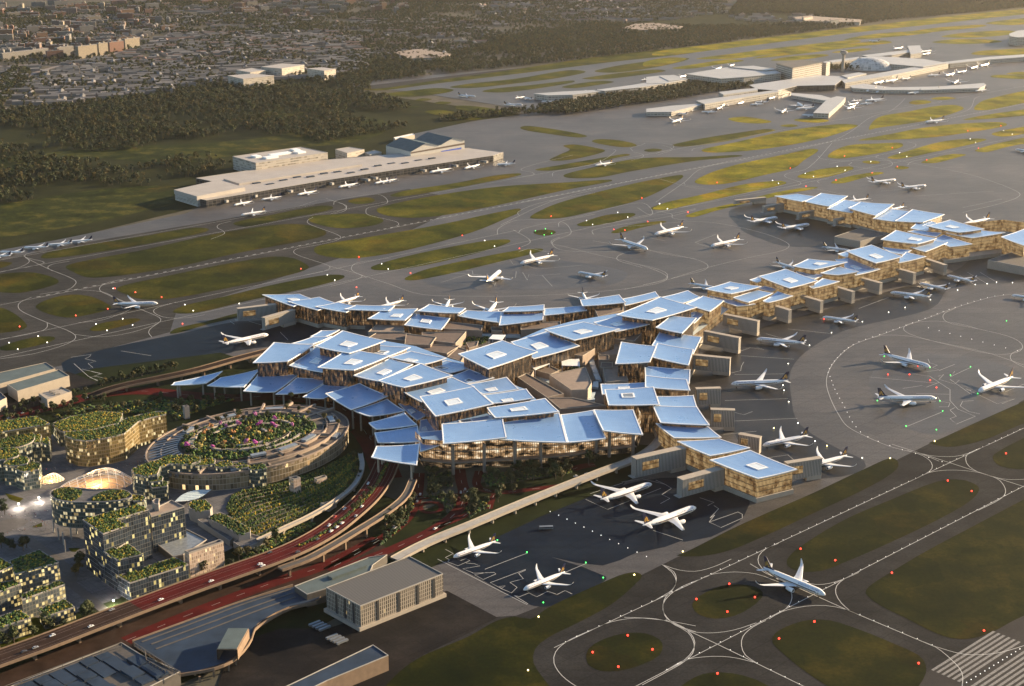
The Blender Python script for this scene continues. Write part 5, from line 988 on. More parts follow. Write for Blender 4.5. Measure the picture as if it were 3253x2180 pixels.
building('office_block', 'plain pink roofed glass block behind the tall L shaped one', [(7, "945,460 1090,390 1172,432 960,495", 36, {'roof': M_BROWN2}), (7, "965,395 990,380 1012,385 1008,418 980,415", 42, {'roof': M_BROWN2, 'fm': M_PARA})], M_DKOFF)
building('screen_block', 'slim cream block with a sunlit square grid wall beside the viaduct', [(7, "1172,712 1395,640 1420,652 1200,726", 25, {'roof': M_PLAZA})], M_LATT)
building('dark_glass_hall', 'low hall with dark glass roof in the yard behind the grid wall', [(7, "985,660 1180,572 1315,640 1165,735 1100,750", 6, {'roof': M_SKYD})], M_DCONC)
building('apartment_block', 'block of stacked boxes with many lit yellow windows at the lower left', [(7, "60,775 250,705 375,785 95,862", 27), (7, "-120,745 -40,730 88,805 -60,870", 28), (7, "-60,925 100,895 135,922 -40,985", 19), (7, "135,988 385,898 413,926 140,1024", 19)], facade('flat_windows', 2.8, 3.6, glass=(.05, .06, .065), frame=(.1, .1, .09), lit=.42, litcol=((1, .66, .2), (1, .84, .4)), es=.34, fm=.2, fs=.24))
building('garden_pavilion', 'small low building with a square green roof under the stacked boxes', [(7, "245,1085 405,1018 476,1070 280,1132", 11)], MAT['flat_windows'])
building('apartment_block', 'low front box with green roof and lit windows at the left frame edge', [(7, "-60,1150 125,1085 196,1138 -20,1205", 14)], MAT['flat_windows'])
building('crescent_block', 'crescent office block stepping down in green terraces beside the round garden building', [(7, "835,195 890,168 1005,132 1060,106 1200,100 1272,112 1275,140 1210,162 1080,160 1020,178 1000,228 920,240 850,222", 25), (7, "1250,145 1320,126 1368,128 1365,160 1290,172 1240,170", 22), (7, "1365,150 1440,138 1480,145 1482,172 1400,184 1360,172", 21), (7, "1480,158 1540,148 1580,155 1580,182 1510,192 1478,180", 20), (7, "1580,168 1650,154 1690,165 1692,188 1620,202 1578,192", 19), (7, "922,252 1020,234 1038,245 1030,268 945,278", 19), (7, "942,292 1045,270 1068,280 1062,302 970,314", 15)], M_OFF)
building('garden_pod', 'small rounded pod with green roof by the striped canopy', [(7, "1195,412 1225,392 1305,385 1350,430 1335,455 1265,466 1205,442", 12, {'fm': M_PARA})], M_PARA)
building('garden_pod', 'long wedge pod with green roof and pale walls above the viaduct', [(7, "1325,495 1400,468 1480,505 1592,572 1590,596 1520,612 1430,560 1345,520", 11, {'fm': M_PARA}), (7, "1480,655 1580,600 1700,635 1545,700", 5, {'fm': M_PARA, 'roof': M_PLAZA}), (7, "1255,515 1330,495 1500,610 1460,650", 5, {'fm': M_PARA, 'roof': M_PLAZA})], M_PARA)
building('vent_tower', 'white louvred vent tower standing among the hedge rows', [(7, "1835,245 1880,236 1910,246 1865,258", 15, {'fm': M_LATT, 'roof': M_DCONC})], M_LATT)
building('vent_box', 'low white louvred box right of the vent tower', [(7, "1995,250 2060,230 2078,240 2015,262", 5, {'fm': M_LATT, 'roof': M_DCONC})], M_LATT); building('vent_box', 'small cream box at the edge of the hedge rows by the ramp', [(7, "2035,410 2085,400 2135,395 2090,425", 6, {'fm': M_PARA, 'roof': M_PLAZA})], M_PARA)
building('vent_tower', 'cream square vent tower in the planted strip behind the round building', [(4, "1160,1182 1190,1178 1203,1186 1172,1192", 14, {'fm': M_PARA, 'roof': M_DCONC})], M_PARA)
# ---------------------------------------------------------------- round building with the flower garden
RC = [pt(4, *q, 20) for q in ((940, 1440), (2212, 1305), (1700, 1140), (1510, 1548))]
cen = (RC[0]+RC[1])/2; AX = (RC[1]-RC[0])/2; BX = (RC[2]-RC[3])/2
def el(t, s=1.0): return Vector((cen.x+AX.x*math.cos(t)*s+BX.x*math.sin(t)*s, cen.y+AX.y*math.cos(t)*s+BX.y*math.sin(t)*s, 0))
rb = empty('round_garden_building', (cen.x, cen.y, 0), 0, 'large round building with ring shaped terraces and a flowering roof garden in the middle', 'building')
TS = [2*math.pi*k/72 for k in range(72)]
M_RING = facade('ring_wall', 3.5, 6, glass=(.14, .11, .07), frame=(.30, .25, .19), lit=.28, litcol=((1, .55, .2), (1, .75, .4)), es=.5, fm=.1, fs=.12, clump=(.3, .5))
m = MB(); m.wall([el(t) for t in TS], 0, 16.5); pbuild(m, 'wall', M_RING, rb)
def arc(t0, t1, s0, s1, z, th, top, edge):
    n = max(3, int((t1-t0)/.09)); A = [el(R(0)+t0+(t1-t0)*k/n, s1) for k in range(n+1)]; B = [el(t0+(t1-t0)*k/n, s0) for k in range(n+1)]
    m = MB(); m.prism(A+B[::-1], z-th, z, 1, 0, True)
    for side in (A, B):
        Q = [Vector((p.x, p.y, z+1.1)) for p in side]; m.slab(Q, 1.3, 1.3, 1, 1)
    pbuild(m, 'terrace', [top, edge], rb)
D = math.pi/180
for t0, t1, s0, s1, z, mt in ((0, 360, .86, 1.0, 17.5, M_DCONC), (-100, 30, .78, .9, 20.5, M_BROWN), (-70, -10, .68, .8, 23, M_BROWN), (40, 100, .72, .88, 20.5, M_BROWN), (100, 170, .70, .86, 19.5, M_BROWN), (-125, -100, .68, .86, 19, M_DCONC), (10, 48, .62, .78, 21, M_DCONC), (62, 95, .64, .74, 22.5, M_PLAZA)):
    arc(t0*D, t1*D, s0, s1, z, 3.2, mt, M_BROWN2)
arc(0, 2*math.pi, .60, .74, 18.6, 2.5, M_DCONC, M_BROWN2)
for t0, s0, s1, z in ((-95, .79, .9, 22), (-82, .69, .89, 22.5), (-60, .69, .89, 24.5), (-42, .69, .89, 24.5), (-20, .69, .89, 24.5), (5, .79, .89, 22), (22, .63, .89, 22.5), (38, .63, .99, 22), (55, .73, .99, 22), (72, .65, .99, 23), (90, .65, .99, 23), (108, .71, .99, 21), (125, .71, .99, 21), (142, .71, .99, 21), (-110, .69, .99, 20.5), (-70, .88, .99, 19), (-30, .88, .99, 19), (0, .88, .99, 19), (-50, .88, .99, 19)):
    a, b = el(t0*D, s0), el(t0*D, s1); m = MB(); m.slab([Vector((a.x, a.y, z)), Vector((b.x, b.y, z))], 2.2, 3, 0, 0); pbuild(m, 'cross_wall', M_BROWN2, rb)
for t0, s0, w, z in ((-75, .74, 16, 23), (-52, .75, 22, 23), (-30, .74, 20, 23), (15, .83, 18, 20.5), (80, .8, 20, 20.5), (115, .78, 18, 19.5), (150, .78, 16, 19.5), (-15, .93, 14, 17.5), (-88, .93, 16, 17.5)):
    p = el(t0*D, s0); q = el(t0*D+.02, s0); m = MB(); m.box((p.x, p.y, z), (w, 6, 2.2), math.atan2(q.y-p.y, q.x-p.x)); pbuild(m, 'roof_light', M_SKYD, rb)
for k in range(16):
    t = R(158)+k*R(5.2); m = MB(); a, b = el(t, .70), el(t, 1.02); m.slab([Vector((a.x, a.y, 21.5)), Vector((b.x, b.y, 16.8))], 2.4, 3, 0, 0); pbuild(m, 'roof_fin', M_STEEL, rb)
G = [el(t, .665) for t in TS]; pm = plants(G, 20.2, 1900, (.8, 2.4), (.8, 3.8), (6, 2.2, .7, 6)); pbuild(pm, 'roof_garden', M_HEDGE+[M_SOIL], rb)
for k in range(16):
    t0 = rt.uniform(0, 6); s_ = rt.uniform(.12, .6); m = MB(); Q = [el(t0+j*.14, s_) for j in range(7)]; m.slab([Vector((q.x, q.y, 22.8)) for q in Q], 2.6, 2.4, 0, 0); pbuild(m, 'garden_path', M_CREAM, rb)
ft = []
for k, mt in enumerate(M_FLOW):
    t = empty('flowering_tree', (0, 0, 0)); m = MB(); trunk_mesh(m, 6, 5, rt, 3); m.build('trunk', M_BARK, t); m = MB(); crown_mesh(m, 6, 6, 8, 20, 1.3, rt, .3); m.build('blossom_crown', mt, t); ft.append(t)
FW_ = ['magenta', 'pink', 'orange', 'yellow']
for k, s in enumerate(("1640,1300 1748,1258 1735,1300 1355,1440 1625,1420 1195,1440", "1400,1290 1565,1410 1855,1300 1660,1290 1620,1240 1435,1310 1755,1310 1515,1300", "1300,1350 1480,1350 1580,1330 1420,1420 1720,1340 1340,1310 1510,1250", "1290,1400 1500,1395 1850,1270 1560,1370 1640,1360 1230,1370 1800,1345 1270,1440")):
    for j, it in enumerate(s.split()):
        x, y = map(float, it.split(',')); o = ft[k] if j == 0 else copy_tree(ft[k]); o.location = pt(4, x, y+16, 21); sc_ = rt.uniform(.9, 1.35); o.scale = (sc_,)*3; o.rotation_euler = (0, 0, rt.uniform(0, 6))
        tag(o, 'small tree in %s blossom on the round roof garden' % FW_[k], 'tree', '%s flowering trees of the roof garden' % FW_[k])
for x, y in ((1520, 1240), (1435, 1255), (1385, 1275), (1250, 1330), (1180, 1340), (1330, 1370), (1590, 1285), (1700, 1235), (1900, 1200), (1960, 1230), (2060, 1260), (2150, 1290), (1930, 1280), (1180, 1390), (1450, 1360), (1410, 1460), (1480, 1450), (1820, 1200), (1840, 1160), (1850, 1120), (1700, 1380), (1200, 1460), (1780, 1290), (1550, 1270)):
    plant_tree(pt(4, x, y+14, 20.5), 'leafy green tree on the round roof garden', 'green trees of the round roof garden', .75, (0, 1))
# terraced hedge garden
lo = cr(pts(7, "1560,615 1640,632 1800,560 1980,475 2130,382 2235,285 2275,180"), False, 10); hi = cr(pts(7, "1440,440 1500,335 1620,310 1760,285 1980,215 2180,120 2255,75"), False, 10)
def lerp_path(f, n=60):
    def s(P, u): x = u*(len(P)-1); i = min(int(x), len(P)-2); return P[i]+(P[i+1]-P[i])*(x-i)
    return [s(lo, k/n)*(1-f)+s(hi, k/n)*f for k in range(n+1)]
tg = [lo[0]]+lo[1:]+hi[::-1]; sheet('garden_beds', tg, .1, M_SOIL)
for r_ in range(12):
    P = lerp_path((r_+.5)/12); m = MB(); gold = r_ in (1, 2, 5, 6, 8)  # gold rows have yellow sunlight mixed into their leaf colours
    for a, b in zip(P, P[1:]):
        L = (b-a).length
        for k in range(int(L*2.6)):
            u = rt.random(); n = Vector((-(b-a).y, (b-a).x, 0)).normalized(); p = a+(b-a)*u+n*rt.uniform(-1.7, 1.7)
            tuft(m, p.x, p.y, .1, rt.uniform(.6, 1.2), rt.uniform(1.2, 2.8), rt.choices(range(4), (4, 5, 3, 1) if gold else (5, 2, .4, 4))[0], rt)
    tag(m.build('hedge_row', M_HEDGE), 'golden green hedge row of the terraced garden' if gold else 'dark green hedge row of the terraced garden', 'hedge', 'golden hedge rows of the terraced garden' if gold else 'dark hedge rows of the terraced garden')
gp_ = MB()
for r_ in range(1, 12): gp_.ribbon(lerp_path(r_/12), 1.1, 0, .16)
tag(gp_.build('garden_path', M_BROWN2), kind='structure')
# lattice domes
def alpha_mat(name, col, a, rough=.15):
    m, nt, b = newmat(name); b.inputs['Base Color'].default_value = (*col, 1); b.inputs['Alpha'].default_value = a; b.inputs['Roughness'].default_value = rough; return m
M_SHELL = alpha_mat('shell_glass', (.75, .72, .66), .12)
def dome(label, c, x, y, rx, ry, h, lit):
    p = pt(c, x, y); q = pt(c, x+rx, y); r1 = (q-p).length; r2 = r1*ry; t = empty('gridshell_dome', p, R(20), label, 'glass dome')
    def S(u, v): return Vector((r1*u, r2*v, max(0, h*(1-(u*u+v*v))*(1+.25*math.sin(u*3)))))
    m = MB(); N = 14
    for i in range(N):
        for j in range(24):
            q = [(a/N, 2*math.pi*b/24) for a, b in ((i, j), (i+1, j), (i+1, j+1), (i, j+1))]; F = [S(s_*math.cos(a), s_*math.sin(a)) for s_, a in q]
            m.face(F if i else F[1:] )
    m.build('glass_shell', M_SHELL, t, True)
    m = MB()
    for k in range(-9, 10, 2):
        u = k/10; e = math.sqrt(1-u*u)
        m.tube([S(u, e*(j/10-1)) for j in range(21)], .22, 5); m.tube([S(e*(j/10-1), u) for j in range(21)], .22, 5)
    m.build('lattice', M_WHITE, t)
    m = MB(); m.poly([(r1*1.0*math.cos(a), r2*math.sin(a), .2) for a in TS]); m.build('lit_floor', plain('lit_timber_floor', (.5, .34, .18), .7), t)
    if lit:
        l = bpy.data.lights.new('dome_lamp', 'POINT'); l.energy = lit; l.color = (1, .62, .25); l.shadow_soft_size = 2; lo_ = bpy.data.objects.new('dome_lamp', l); COL.objects.link(lo_); lo_.location = (0, 0, h*.45); lo_.parent = t
dome('large glass lattice dome glowing gold in the plaza', 7, 615, 290, 235, .62, 15, 14000)
dome('smaller glass lattice dome at the plaza left of the large one', 7, 320, 262, 85, .7, 7, 4000)
t = empty('striped_canopy', pt(7, 1240, 340), 0, 'curved glass canopy with white ribs beside the crescent block', 'canopy'); m = MB(); m2 = MB()
A = cr(pts(7, "1110,395 1160,350 1230,325 1340,312", 7), False, 5); B = cr(pts(7, "1200,390 1260,375 1310,345 1345,318", 5), False, 5)
n = min(len(A), len(B))
for i in range(n-1):
    m.face((A[i], B[i], B[i+1], A[i+1]))
    m2.tube([A[i], B[i]], .25, 5)
pbuild(m, 'canopy_glass', M_PALEGLASS, t); pbuild(m2, 'rib', M_WHITE, t)
# plaza lamps
for c, x, y, lab, e in ((7, 725, 1058, 'bright plaza lamp beside the viaduct under the tall L shaped block', 16000), (7, 120, 440, 'plaza lamp near the people at the left', 9000), (7, 250, 400, 'plaza lamp between the small dome and the drum', 9000)):
    p = pt(c, x, y); t = empty('plaza_lamp', p, 0, lab, 'street lamp'); m = MB(); m.tube([(0, 0, 0), (0, 0, 5)], .12, 6); m.build('post', M_DARK, t)
    m = MB(); m.box((0, 0, 5), (1.2, 1.2, .4)); m.build('lamp_head', plain('lamp_glow', (1, .95, .9), .5, emit=(1, .93, .8), es=14), t)
    l = bpy.data.lights.new('lamp_light', 'POINT'); l.energy = e; l.color = (1, .85, .7); l.shadow_soft_size = .6; o = bpy.data.objects.new('lamp_light', l); COL.objects.link(o); o.location = (0, 0, 4.6); o.parent = t

mp2 = MB()
for a, b in zip(V1[:len(V1)*5//9], V1[1:]):
    L = (b-a).length
    for k in range(int(L*1.6)):
        u = rt.random(); n = Vector((-(b-a).y, (b-a).x, 0)).normalized(); p = a+(b-a)*u+n*rt.uniform(-1.6, 1.6); tuft(mp2, p.x, p.y, a.z+.1, rt.uniform(.6, 1.2), rt.uniform(.8, 2.0), rt.choices(range(4), (5, 3, .6, 3))[0], rt)
tag(mp2.build('median_hedge', M_HEDGE), 'green planted strip down the middle of the red viaduct', 'hedge')

for s in ("840,740 930,720 1040,745 1010,770 960,790 850,785", "1400,895 1470,890 1480,930 1420,925", "1535,930 1612,930 1610,965 1540,965", "940,640 1090,665 1080,690 980,690"):
    pbuild(plants(pts(5, s, 8), 7.4, 170, (.9, 2.0), (1, 3.2), (5, 2, 1.2, 4)), 'court_garden', M_HEDGE+[M_SOIL], terminal)
# ---------------------------------------------------------------- halls at the bottom left
M_TINROOF = None
def ribbed(name, c0, c1, per):
    m, nt, b = newmat(name); sp = nd(nt, 'ShaderNodeSeparateXYZ'); mp = nd(nt, 'ShaderNodeMapping'); mp.inputs['Rotation'].default_value = (0, 0, -R(90-47.4))
    nt.links.new(nd(nt, 'ShaderNodeNewGeometry').outputs['Position'], mp.inputs[0]); nt.links.new(mp.outputs[0], sp.inputs[0])
    nt.links.new(ramp(nt, math_(nt, 'FRACT', math_(nt, 'DIVIDE', sp.outputs[1], per)), [(0, c0), (.3, c0), (.42, c1), (.95, c1)]), b.inputs['Base Color']); b.inputs['Roughness'].default_value = .65
    return m
M_TIN = ribbed('ribbed_tin_roof', (.045, .043, .04), (.10, .095, .088), 2.2)
M_BOXW = facade('slotted_wall', 2.1, 3.6, glass=(.07, .06, .05), frame=(.3, .26, .21), lit=.02, es=.2, fm=.42, fs=.16)
M_TEAL = plain('teal_tin_roof', (.085, .11, .11), .6, .0, spec=.25, var=.15, scale=.1)
M_SLATE = plain('slate_blue_roof', (.022, .036, .06), .6, .0, var=.3, scale=.06, spec=.2)
t, P = slab_block('box_hall', 8, "-8,945 520,745 735,857 210,1062", 22, M_BOXW, M_TIN, 'big box hall with ribbed grey roof and slotted pale walls on a plinth', 'hall')
m = MB(); m.prism(scale_poly(P, 1.055), 0, 3.2); pbuild(m, 'plinth', M_CREAM, t)
m = MB()
for i in range(4):
    a, b = P[i], P[(i+1) % 4]
    for f in ((.2, .45, .68, .88) if (a-b).length > 60 else (.3, .55, .8)):
        p = a+(b-a)*f; dv = (b-a).normalized(); m.box((p.x, p.y, 3.2), (2.6, .7, 18), math.atan2(dv.y, dv.x))
pbuild(m, 'slot_bays', M_DARK, t)
t = slab_block('station_hall', 7, "1870,935 2340,752 2460,735 2370,800 2340,872 1950,988", 12, M_DCONC, M_TEAL, 'long low rail station roof between the box hall and the red ground road', 'station')[0]
m = MB(); m.prism(pts(7, "2080,865 2270,790 2330,800 2110,880", 14), 12, 14, 0); pbuild(m, 'roof_light', M_TEAL, t)
slab_block('long_shed', 8, "-420,1640 -300,1590 290,1308 388,1375 0,1535 -300,1680", 13, M_BEAM, M_SLATE, 'long slate roofed shed with a tan end wall at the bottom edge', 'shed')
m = MB(); m.prism(pts(8, "0,1500 325,1420 325,1445 0,1560", 6), 3, 8.5)
# blue grey rail deck
t = empty('rail_deck', pt(7, 1500, 1200), 0, 'blue grey concrete rail deck widening towards the bottom left', 'deck')
Q = cr(pts(7, "850,1285 1100,1190 1500,1045 1750,970 1880,935 2040,985 2000,1025 1840,1060 1680,1140 1610,1200 1590,1260 1540,1330 1460,1400 1360,1440 1150,1482 1000,1390", 7), True, 10); m = MB(); m.prism(Q, 5.2, 7, 1, 0, True); pbuild(m, 'slab', [M_SLATE, M_BEAM], t)
for s in ("840,1275 1100,1180 1500,1035 1860,920", "1140,1490 1360,1450 1470,1405 1550,1335 1600,1260 1620,1200 1690,1150 1850,1065 2010,1030"):
    m = MB(); m.slab([Vector((p.x, p.y, p.z)) for p in cr(pts(7, s, 8.3), False, 8)], .8, 2.5, 0, 0); pbuild(m, 'parapet', M_BEAM, t)
for s in ("900,1285 1200,1175 1560,1040 1850,950", "960,1300 1260,1190 1600,1065 1860,975", "990,1330 1300,1215 1640,1085 1880,1000"):
    m = MB(); m.slab(cr(pts(7, s, 7.35), False, 8), 1.6, .3, 0, 0); pbuild(m, 'track', M_DCONC, t)
for x, y in ((1270, 1545), (1360, 1510), (1455, 1470), (1500, 1430), (1240, 1500)):
    p = pt(7, x, y); m = MB(); m.box((p.x, p.y, 0), (1.5, 1.5, 5.3), .3); pbuild(m, 'pier', M_BEAM, t)
t = empty('platform_canopy', pt(7, 1450, 1350), 0, 'box shaped canopy with open dark mouth and lit tan edge over the rail deck', 'canopy')
P = pts(7, "1450,1200 1578,1200 1505,1330 1380,1330", 17); m = MB(); m.prism(P, 15.8, 17, 1, 0, True); pbuild(m, 'roof', [M_TEAL, M_BEAM], t)
m = MB(); a, b = P[1], P[2]; m.slab([Vector((a.x, a.y, 16)), Vector((b.x, b.y, 16))], 1, 9, 0, 0); a, b = P[0], P[3]; m.slab([Vector((a.x, a.y, 16)), Vector((b.x, b.y, 16))], 1, 9, 0, 0); pbuild(m, 'side_wall', M_BEAM, t)
# solar roof hall
t, P = slab_block('solar_roof_hall', 7, "-60,1640 90,1560 770,1292 900,1372 1145,1478 900,1600 600,1720", 13, M_DCONC, M_DCONC, 'large hall with blue grey roof panels in rows at the bottom left corner', 'hall')
o0, ex, ey = pt(7, 90, 1575, 13), (pt(7, 770, 1300, 13)-pt(7, 90, 1575, 13)), (pt(7, 900, 1375, 13)-pt(7, 770, 1300, 13)); Lx, Ly = ex.length, ey.length*2.6; ex.normalize(); ey.normalize()
for i in range(int(Lx/13)):
    y = 2
    while y < Ly-6:
        h = rt.choice((12, 18, 24)); 
        if rt.random() < .85:
            p = o0+ex*(i*13+6.5)+ey*(y+h/2)
            if inside(p.x, p.y, P): m = MB(); m.box((p.x, p.y, 13), (11, h-1.4, rt.uniform(.8, 2.6)), math.atan2(ex.y, ex.x)); pbuild(m, 'roof_unit', M_SLATE, t)
        y += h
for s in ("850,1290 1000,1390 1140,1475", "920,1340 930,1400 1050,1470", "0,1580 770,1290"):
    m = MB(); Q = [Vector((p.x, p.y, 17)) for p in pts(7, s, 17)]
    for a, b in zip(Q, Q[1:]):
        m.tube([a, b], .35, 5); m.tube([a-Vector((0, 0, 3)), b-Vector((0, 0, 3))], .25, 5)
        for k in range(7):
            p = a+(b-a)*k/6; m.tube([p, p-Vector((0, 0, 4))], .25, 5)
    pbuild(m, 'roof_truss', M_DCONC, t)
# sheds west of the apron
t = slab_block('cargo_shed', 4, "-200,1000 0,968 290,905 352,945 0,1042 -200,1090", 13, M_CREAM, M_TEAL, 'rear one of two teal roofed sheds at the left frame edge', 'shed')[0]
t = slab_block('cargo_shed', 4, "45,1045 375,950 440,990 110,1088", 13, M_CREAM, M_TEAL, 'front teal roofed shed with sunlit cream end at the left frame edge', 'shed')[0]
t, P = slab_block('plant_block', 4, "245,1102 390,1060 455,1090 300,1142", 10, M_CREAM, M_CREAM, 'small pale block with rooftop boxes beside the red road', 'building')
for f in (.25, .5, .75): m = MB(); p = (P[0]+P[1])/2*(1-f)+(P[2]+P[3])/2*f; m.box((p.x, p.y, 10), (6, 4, 2), .6); pbuild(m, 'roof_box', M_CREAM, t)
slab_block('cargo_shed', 4, "-160,1130 -20,1075 42,1130 -80,1190", 12, M_CREAM, M_SLATE, 'corner of a slate roofed shed below the teal ones at the frame edge', 'shed')
for k, (x, y) in enumerate(((2030, 1195), (2140, 1280))):
    for j in range(4):
        p = pt(7, x, y); p = p+Vector((.74, -.67, 0))*(j*4.2-6); o = empty('cargo_trailer', (p.x, p.y, -.15), R(42), 'white cargo trailer in the %s of four on the dark yard' % ('upper row', 'lower row')[k], 'trailer', 'trailers on the dark yard'); m = MB(); m.box((0, 0, 1.1), (11, 2.4, 1.6)); m.build('load_box', M_STEEL, o); m = MB()
        for x_ in (-4, 4): m.box((x_, 0, 0), (1, 2.2, 1.1))
        m.build('wheel_set', M_TYRE, o)
# ---------------------------------------------------------------- pale cargo hall and its tall blocks
M_BAND = facade('banded_pale_wall', 7, 5.2, glass=(.26, .23, .19), frame=(.42, .385, .335), lit=0, es=0, fm=.05, fs=.45, rough=.5)
M_PALE = plain('pale_sheet_roof', (.36, .325, .29), .6, var=.08, scale=.04)
M_DKGLZ = facade('dark_hall_front', 9, 5, glass=(.03, .03, .033), frame=(.1, .09, .08), lit=0, es=0, fm=.06, fs=.1)
t, P = slab_block('office_slab', 1, "1478,995 1910,935 2082,970 1625,1037", 27, M_BAND, M_PALE, 'largest pale slab block with roof plant behind the cargo hall', 'building')
for f, g_, w, l in ((.3, .3, 30, 16), (.5, .5, 50, 14), (.75, .4, 20, 18), (.8, .7, 16, 16), (.2, .6, 14, 20)):
    p = (P[0]*(1-f)+P[1]*f)*(1-g_)+(P[3]*(1-f)+P[2]*f)*g_; m = MB(); m.box((p.x, p.y, 27), (w, l, 3.5), R(42)); pbuild(m, 'roof_plant', M_WHITE, t)
slab_block('office_slab', 1, "2130,950 2220,935 2315,950 2205,975", 19, M_BAND, M_PALE, 'smaller pale block with checkered wall next to the largest slab block', 'building'); slab_block('office_slab', 2, "235,970 300,955 345,968 270,985", 12, M_BAND, M_PALE, 'lowest pale block between the checkered one and the gabled hangar', 'building')
t, P = slab_block('cargo_terminal', 2, "-835,1133 -60,1020 180,1000 900,940 1118,968 1055,990 0,1145 -770,1275 -830,1262 -560,1190", 13, M_DKGLZ, M_PALE, 'very long low cargo terminal with a flat pale roof and dark open front', 'cargo terminal')
m = MB(); m.prism(pts(2, "-660,1136 120,1022 220,1045 -560,1166", 16.5), 13, 16.5); pbuild(m, 'raised_roof', M_PALE, t)
m = MB(); m.prism(pts(2, "-975,1206 -690,1143 -525,1190 -830,1248", 20), 12, 20); pbuild(m, 'end_hall_roof', M_PALE, t)
m = MB(); Q = ccw(pts(2, "-975,1206 -690,1143 -525,1190 -830,1248", 20)); m.wall(scale_poly(Q, .98), 0, 12); pbuild(m, 'end_hall_wall', facade('louvre_wall', 30, 2.4, glass=(.18, .17, .16), frame=(.5, .47, .42), lit=0, fm=.01, fs=.5), t)
for k in range(9):
    p = pt(2, -700+k*200, 1262-k*30, 0); m = MB(); m.box((p.x, p.y, 0), (1.6, 1.6, 12.6)); pbuild(m, 'front_column', M_CREAM, t)
for k in range(14):
    f = k/14; p = pt(2, -450+f*1200, 1165-f*165+rt.uniform(-12, 14), 14); m = MB(); m.box((p.x, p.y, 13), (16, 7, 1.0+rt.random()), R(42)); pbuild(m, 'skylight_box', M_SLATE, t)
t = empty('gabled_hangar', pt(2, 700, 980), 0, 'white hangar with twin gables and a tall blue door', 'hangar')
g0, g1 = pt(2, 530, 1030), pt(2, 872, 982); dv = g1-g0; Lh = dv.length; dv.normalize(); nb = Vector((-dv.y, dv.x, 0)); nb = nb if nb.y > 0 else -nb
def gp(u, d_, z): p = g0+dv*(u*Lh)+nb*d_; return Vector((p.x, p.y, z))
dep = 95; m = MB(); prof = [(0, 22), (.27, 36), (.5, 28), (.55, 28), (.78, 40), (1, 31)]
for d_ in (0, dep):
    q = [gp(0, d_, 0)]+[gp(u, d_, z) for u, z in prof]+[gp(1, d_, 0)]
    for (a, za), (b, zb) in zip(prof, prof[1:]): m.face((gp(a, d_, 0), gp(b, d_, 0), gp(b, d_, zb), gp(a, d_, za)), 0, [(a*Lh, 0), (b*Lh, 0), (b*Lh, zb), (a*Lh, za)])
for u, z in (prof[0], prof[-1]): m.face((gp(u, 0, 0), gp(u, dep, 0), gp(u, dep, z), gp(u, 0, z)), 0, [(0, 0), (dep, 0), (dep, z), (0, z)])
pbuild(m, 'wall', plain('hangar_white', (.48, .45, .4), .6, var=.06), t)
m = MB()
for (a, za), (b, zb) in zip(prof, prof[1:]): m.quad(gp(a, -1.5, za+.4), gp(b, -1.5, zb+.4), gp(b, dep+1, zb+.4), gp(a, dep+1, za+.4))
pbuild(m, 'roof', M_TEAL, t); m = MB(); m.quad(gp(.56, -.4, 1), gp(.94, -.4, 1), gp(.94, -.4, 17), gp(.56, -.4, 15)); pbuild(m, 'door', plain('blue_door', (.06, .11, .45), .5), t); m = MB(); m.quad(gp(0, -.3, 18), gp(1, -.3, 22), gp(1, -.3, 26), gp(0, -.3, 21)); pbuild(m, 'wall_band', M_BROWN, t)
slab_block('low_building', 2, "420,875 545,848 555,858 430,885", 9, M_CREAM, M_WHITE, 'small white roofed building alone by the forest edge above the hangar', 'building')
# ---------------------------------------------------------------- far terminals
M_TW = facade('white_terminal_wall', 9, 5.5, glass=(.14, .13, .12), frame=(.4, .375, .33), lit=0, fm=.22, fs=.5, rough=.4)
M_WROOF = plain('white_sheet_roof', (.36, .35, .335), .5, var=.06, scale=.02)
def fblock(name, lab, cat, L, mw=None, mr=None):
    t = None
    for c, s, z in L:
        z *= .72 if cat in ('terminal', 'pier') else 1
        P = ccw(pts(c, s, z))
        if t is None: ce = sum(P, Vector())/len(P); t = empty(name, (ce.x, ce.y, 0), 0, lab, cat)
        m = MB(); m.wall(scale_poly(P, .985), 0, z-1.2); pbuild(m, 'wall', mw or M_TW, t); m = MB(); m.prism(P, z-1.2, z, 0, 0, True); pbuild(m, 'roof', mr or M_WROOF, t)
    return t
fblock('concourse', 'curved white concourse at the left end of the far terminals', 'terminal', [(2, "1310,595 1500,582 1700,572 1760,578 1560,602 1400,606", 22), (2, "1700,572 1900,545 2120,512 2250,502 2285,508 2150,530 1980,556 1760,578", 24), (2, "2110,485 2200,476 2290,503 2170,515", 27)])
fblock('terminal_hall', 'white roofed far terminal hall with a tall open portal front', 'terminal', [(3, "-60,490 30,480 110,478 200,505 60,530 -60,530", 25), (3, "190,470 450,428 760,445 800,465 560,490 415,500", 34), (3, "460,425 620,418 770,440 700,448", 38)])
fblock('cube_block', 'grey lattice cube block left of the far control tower', 'building', [(3, "765,402 930,378 1060,396 870,432", 44)], facade('lattice_wall', 6, 6, glass=(.10, .09, .08), frame=(.45, .41, .36), lit=0, fm=.3, fs=.3), M_DCONC)
fblock('slim_block', 'slim pale block between the cube block and the control tower', 'building', [(3, "1060,395 1085,388 1110,392 1085,402", 40)])
fblock('terminal_hall', 'broad pale roofed far hall in front of the dome', 'terminal', [(3, "595,540 1020,478 1265,490 1180,510 1140,540 900,545 775,575 640,565", 22)], M_DKGLZ)
fblock('concourse', 'long white concourse stepping down at the left of the far finger pier', 'terminal', [(3, "-60,692 100,672 260,660 300,664 100,712 -60,712", 15), (3, "258,640 560,598 770,572 785,582 560,618 310,662", 21), (3, "400,585 540,568 640,560 650,572 430,602", 28)])
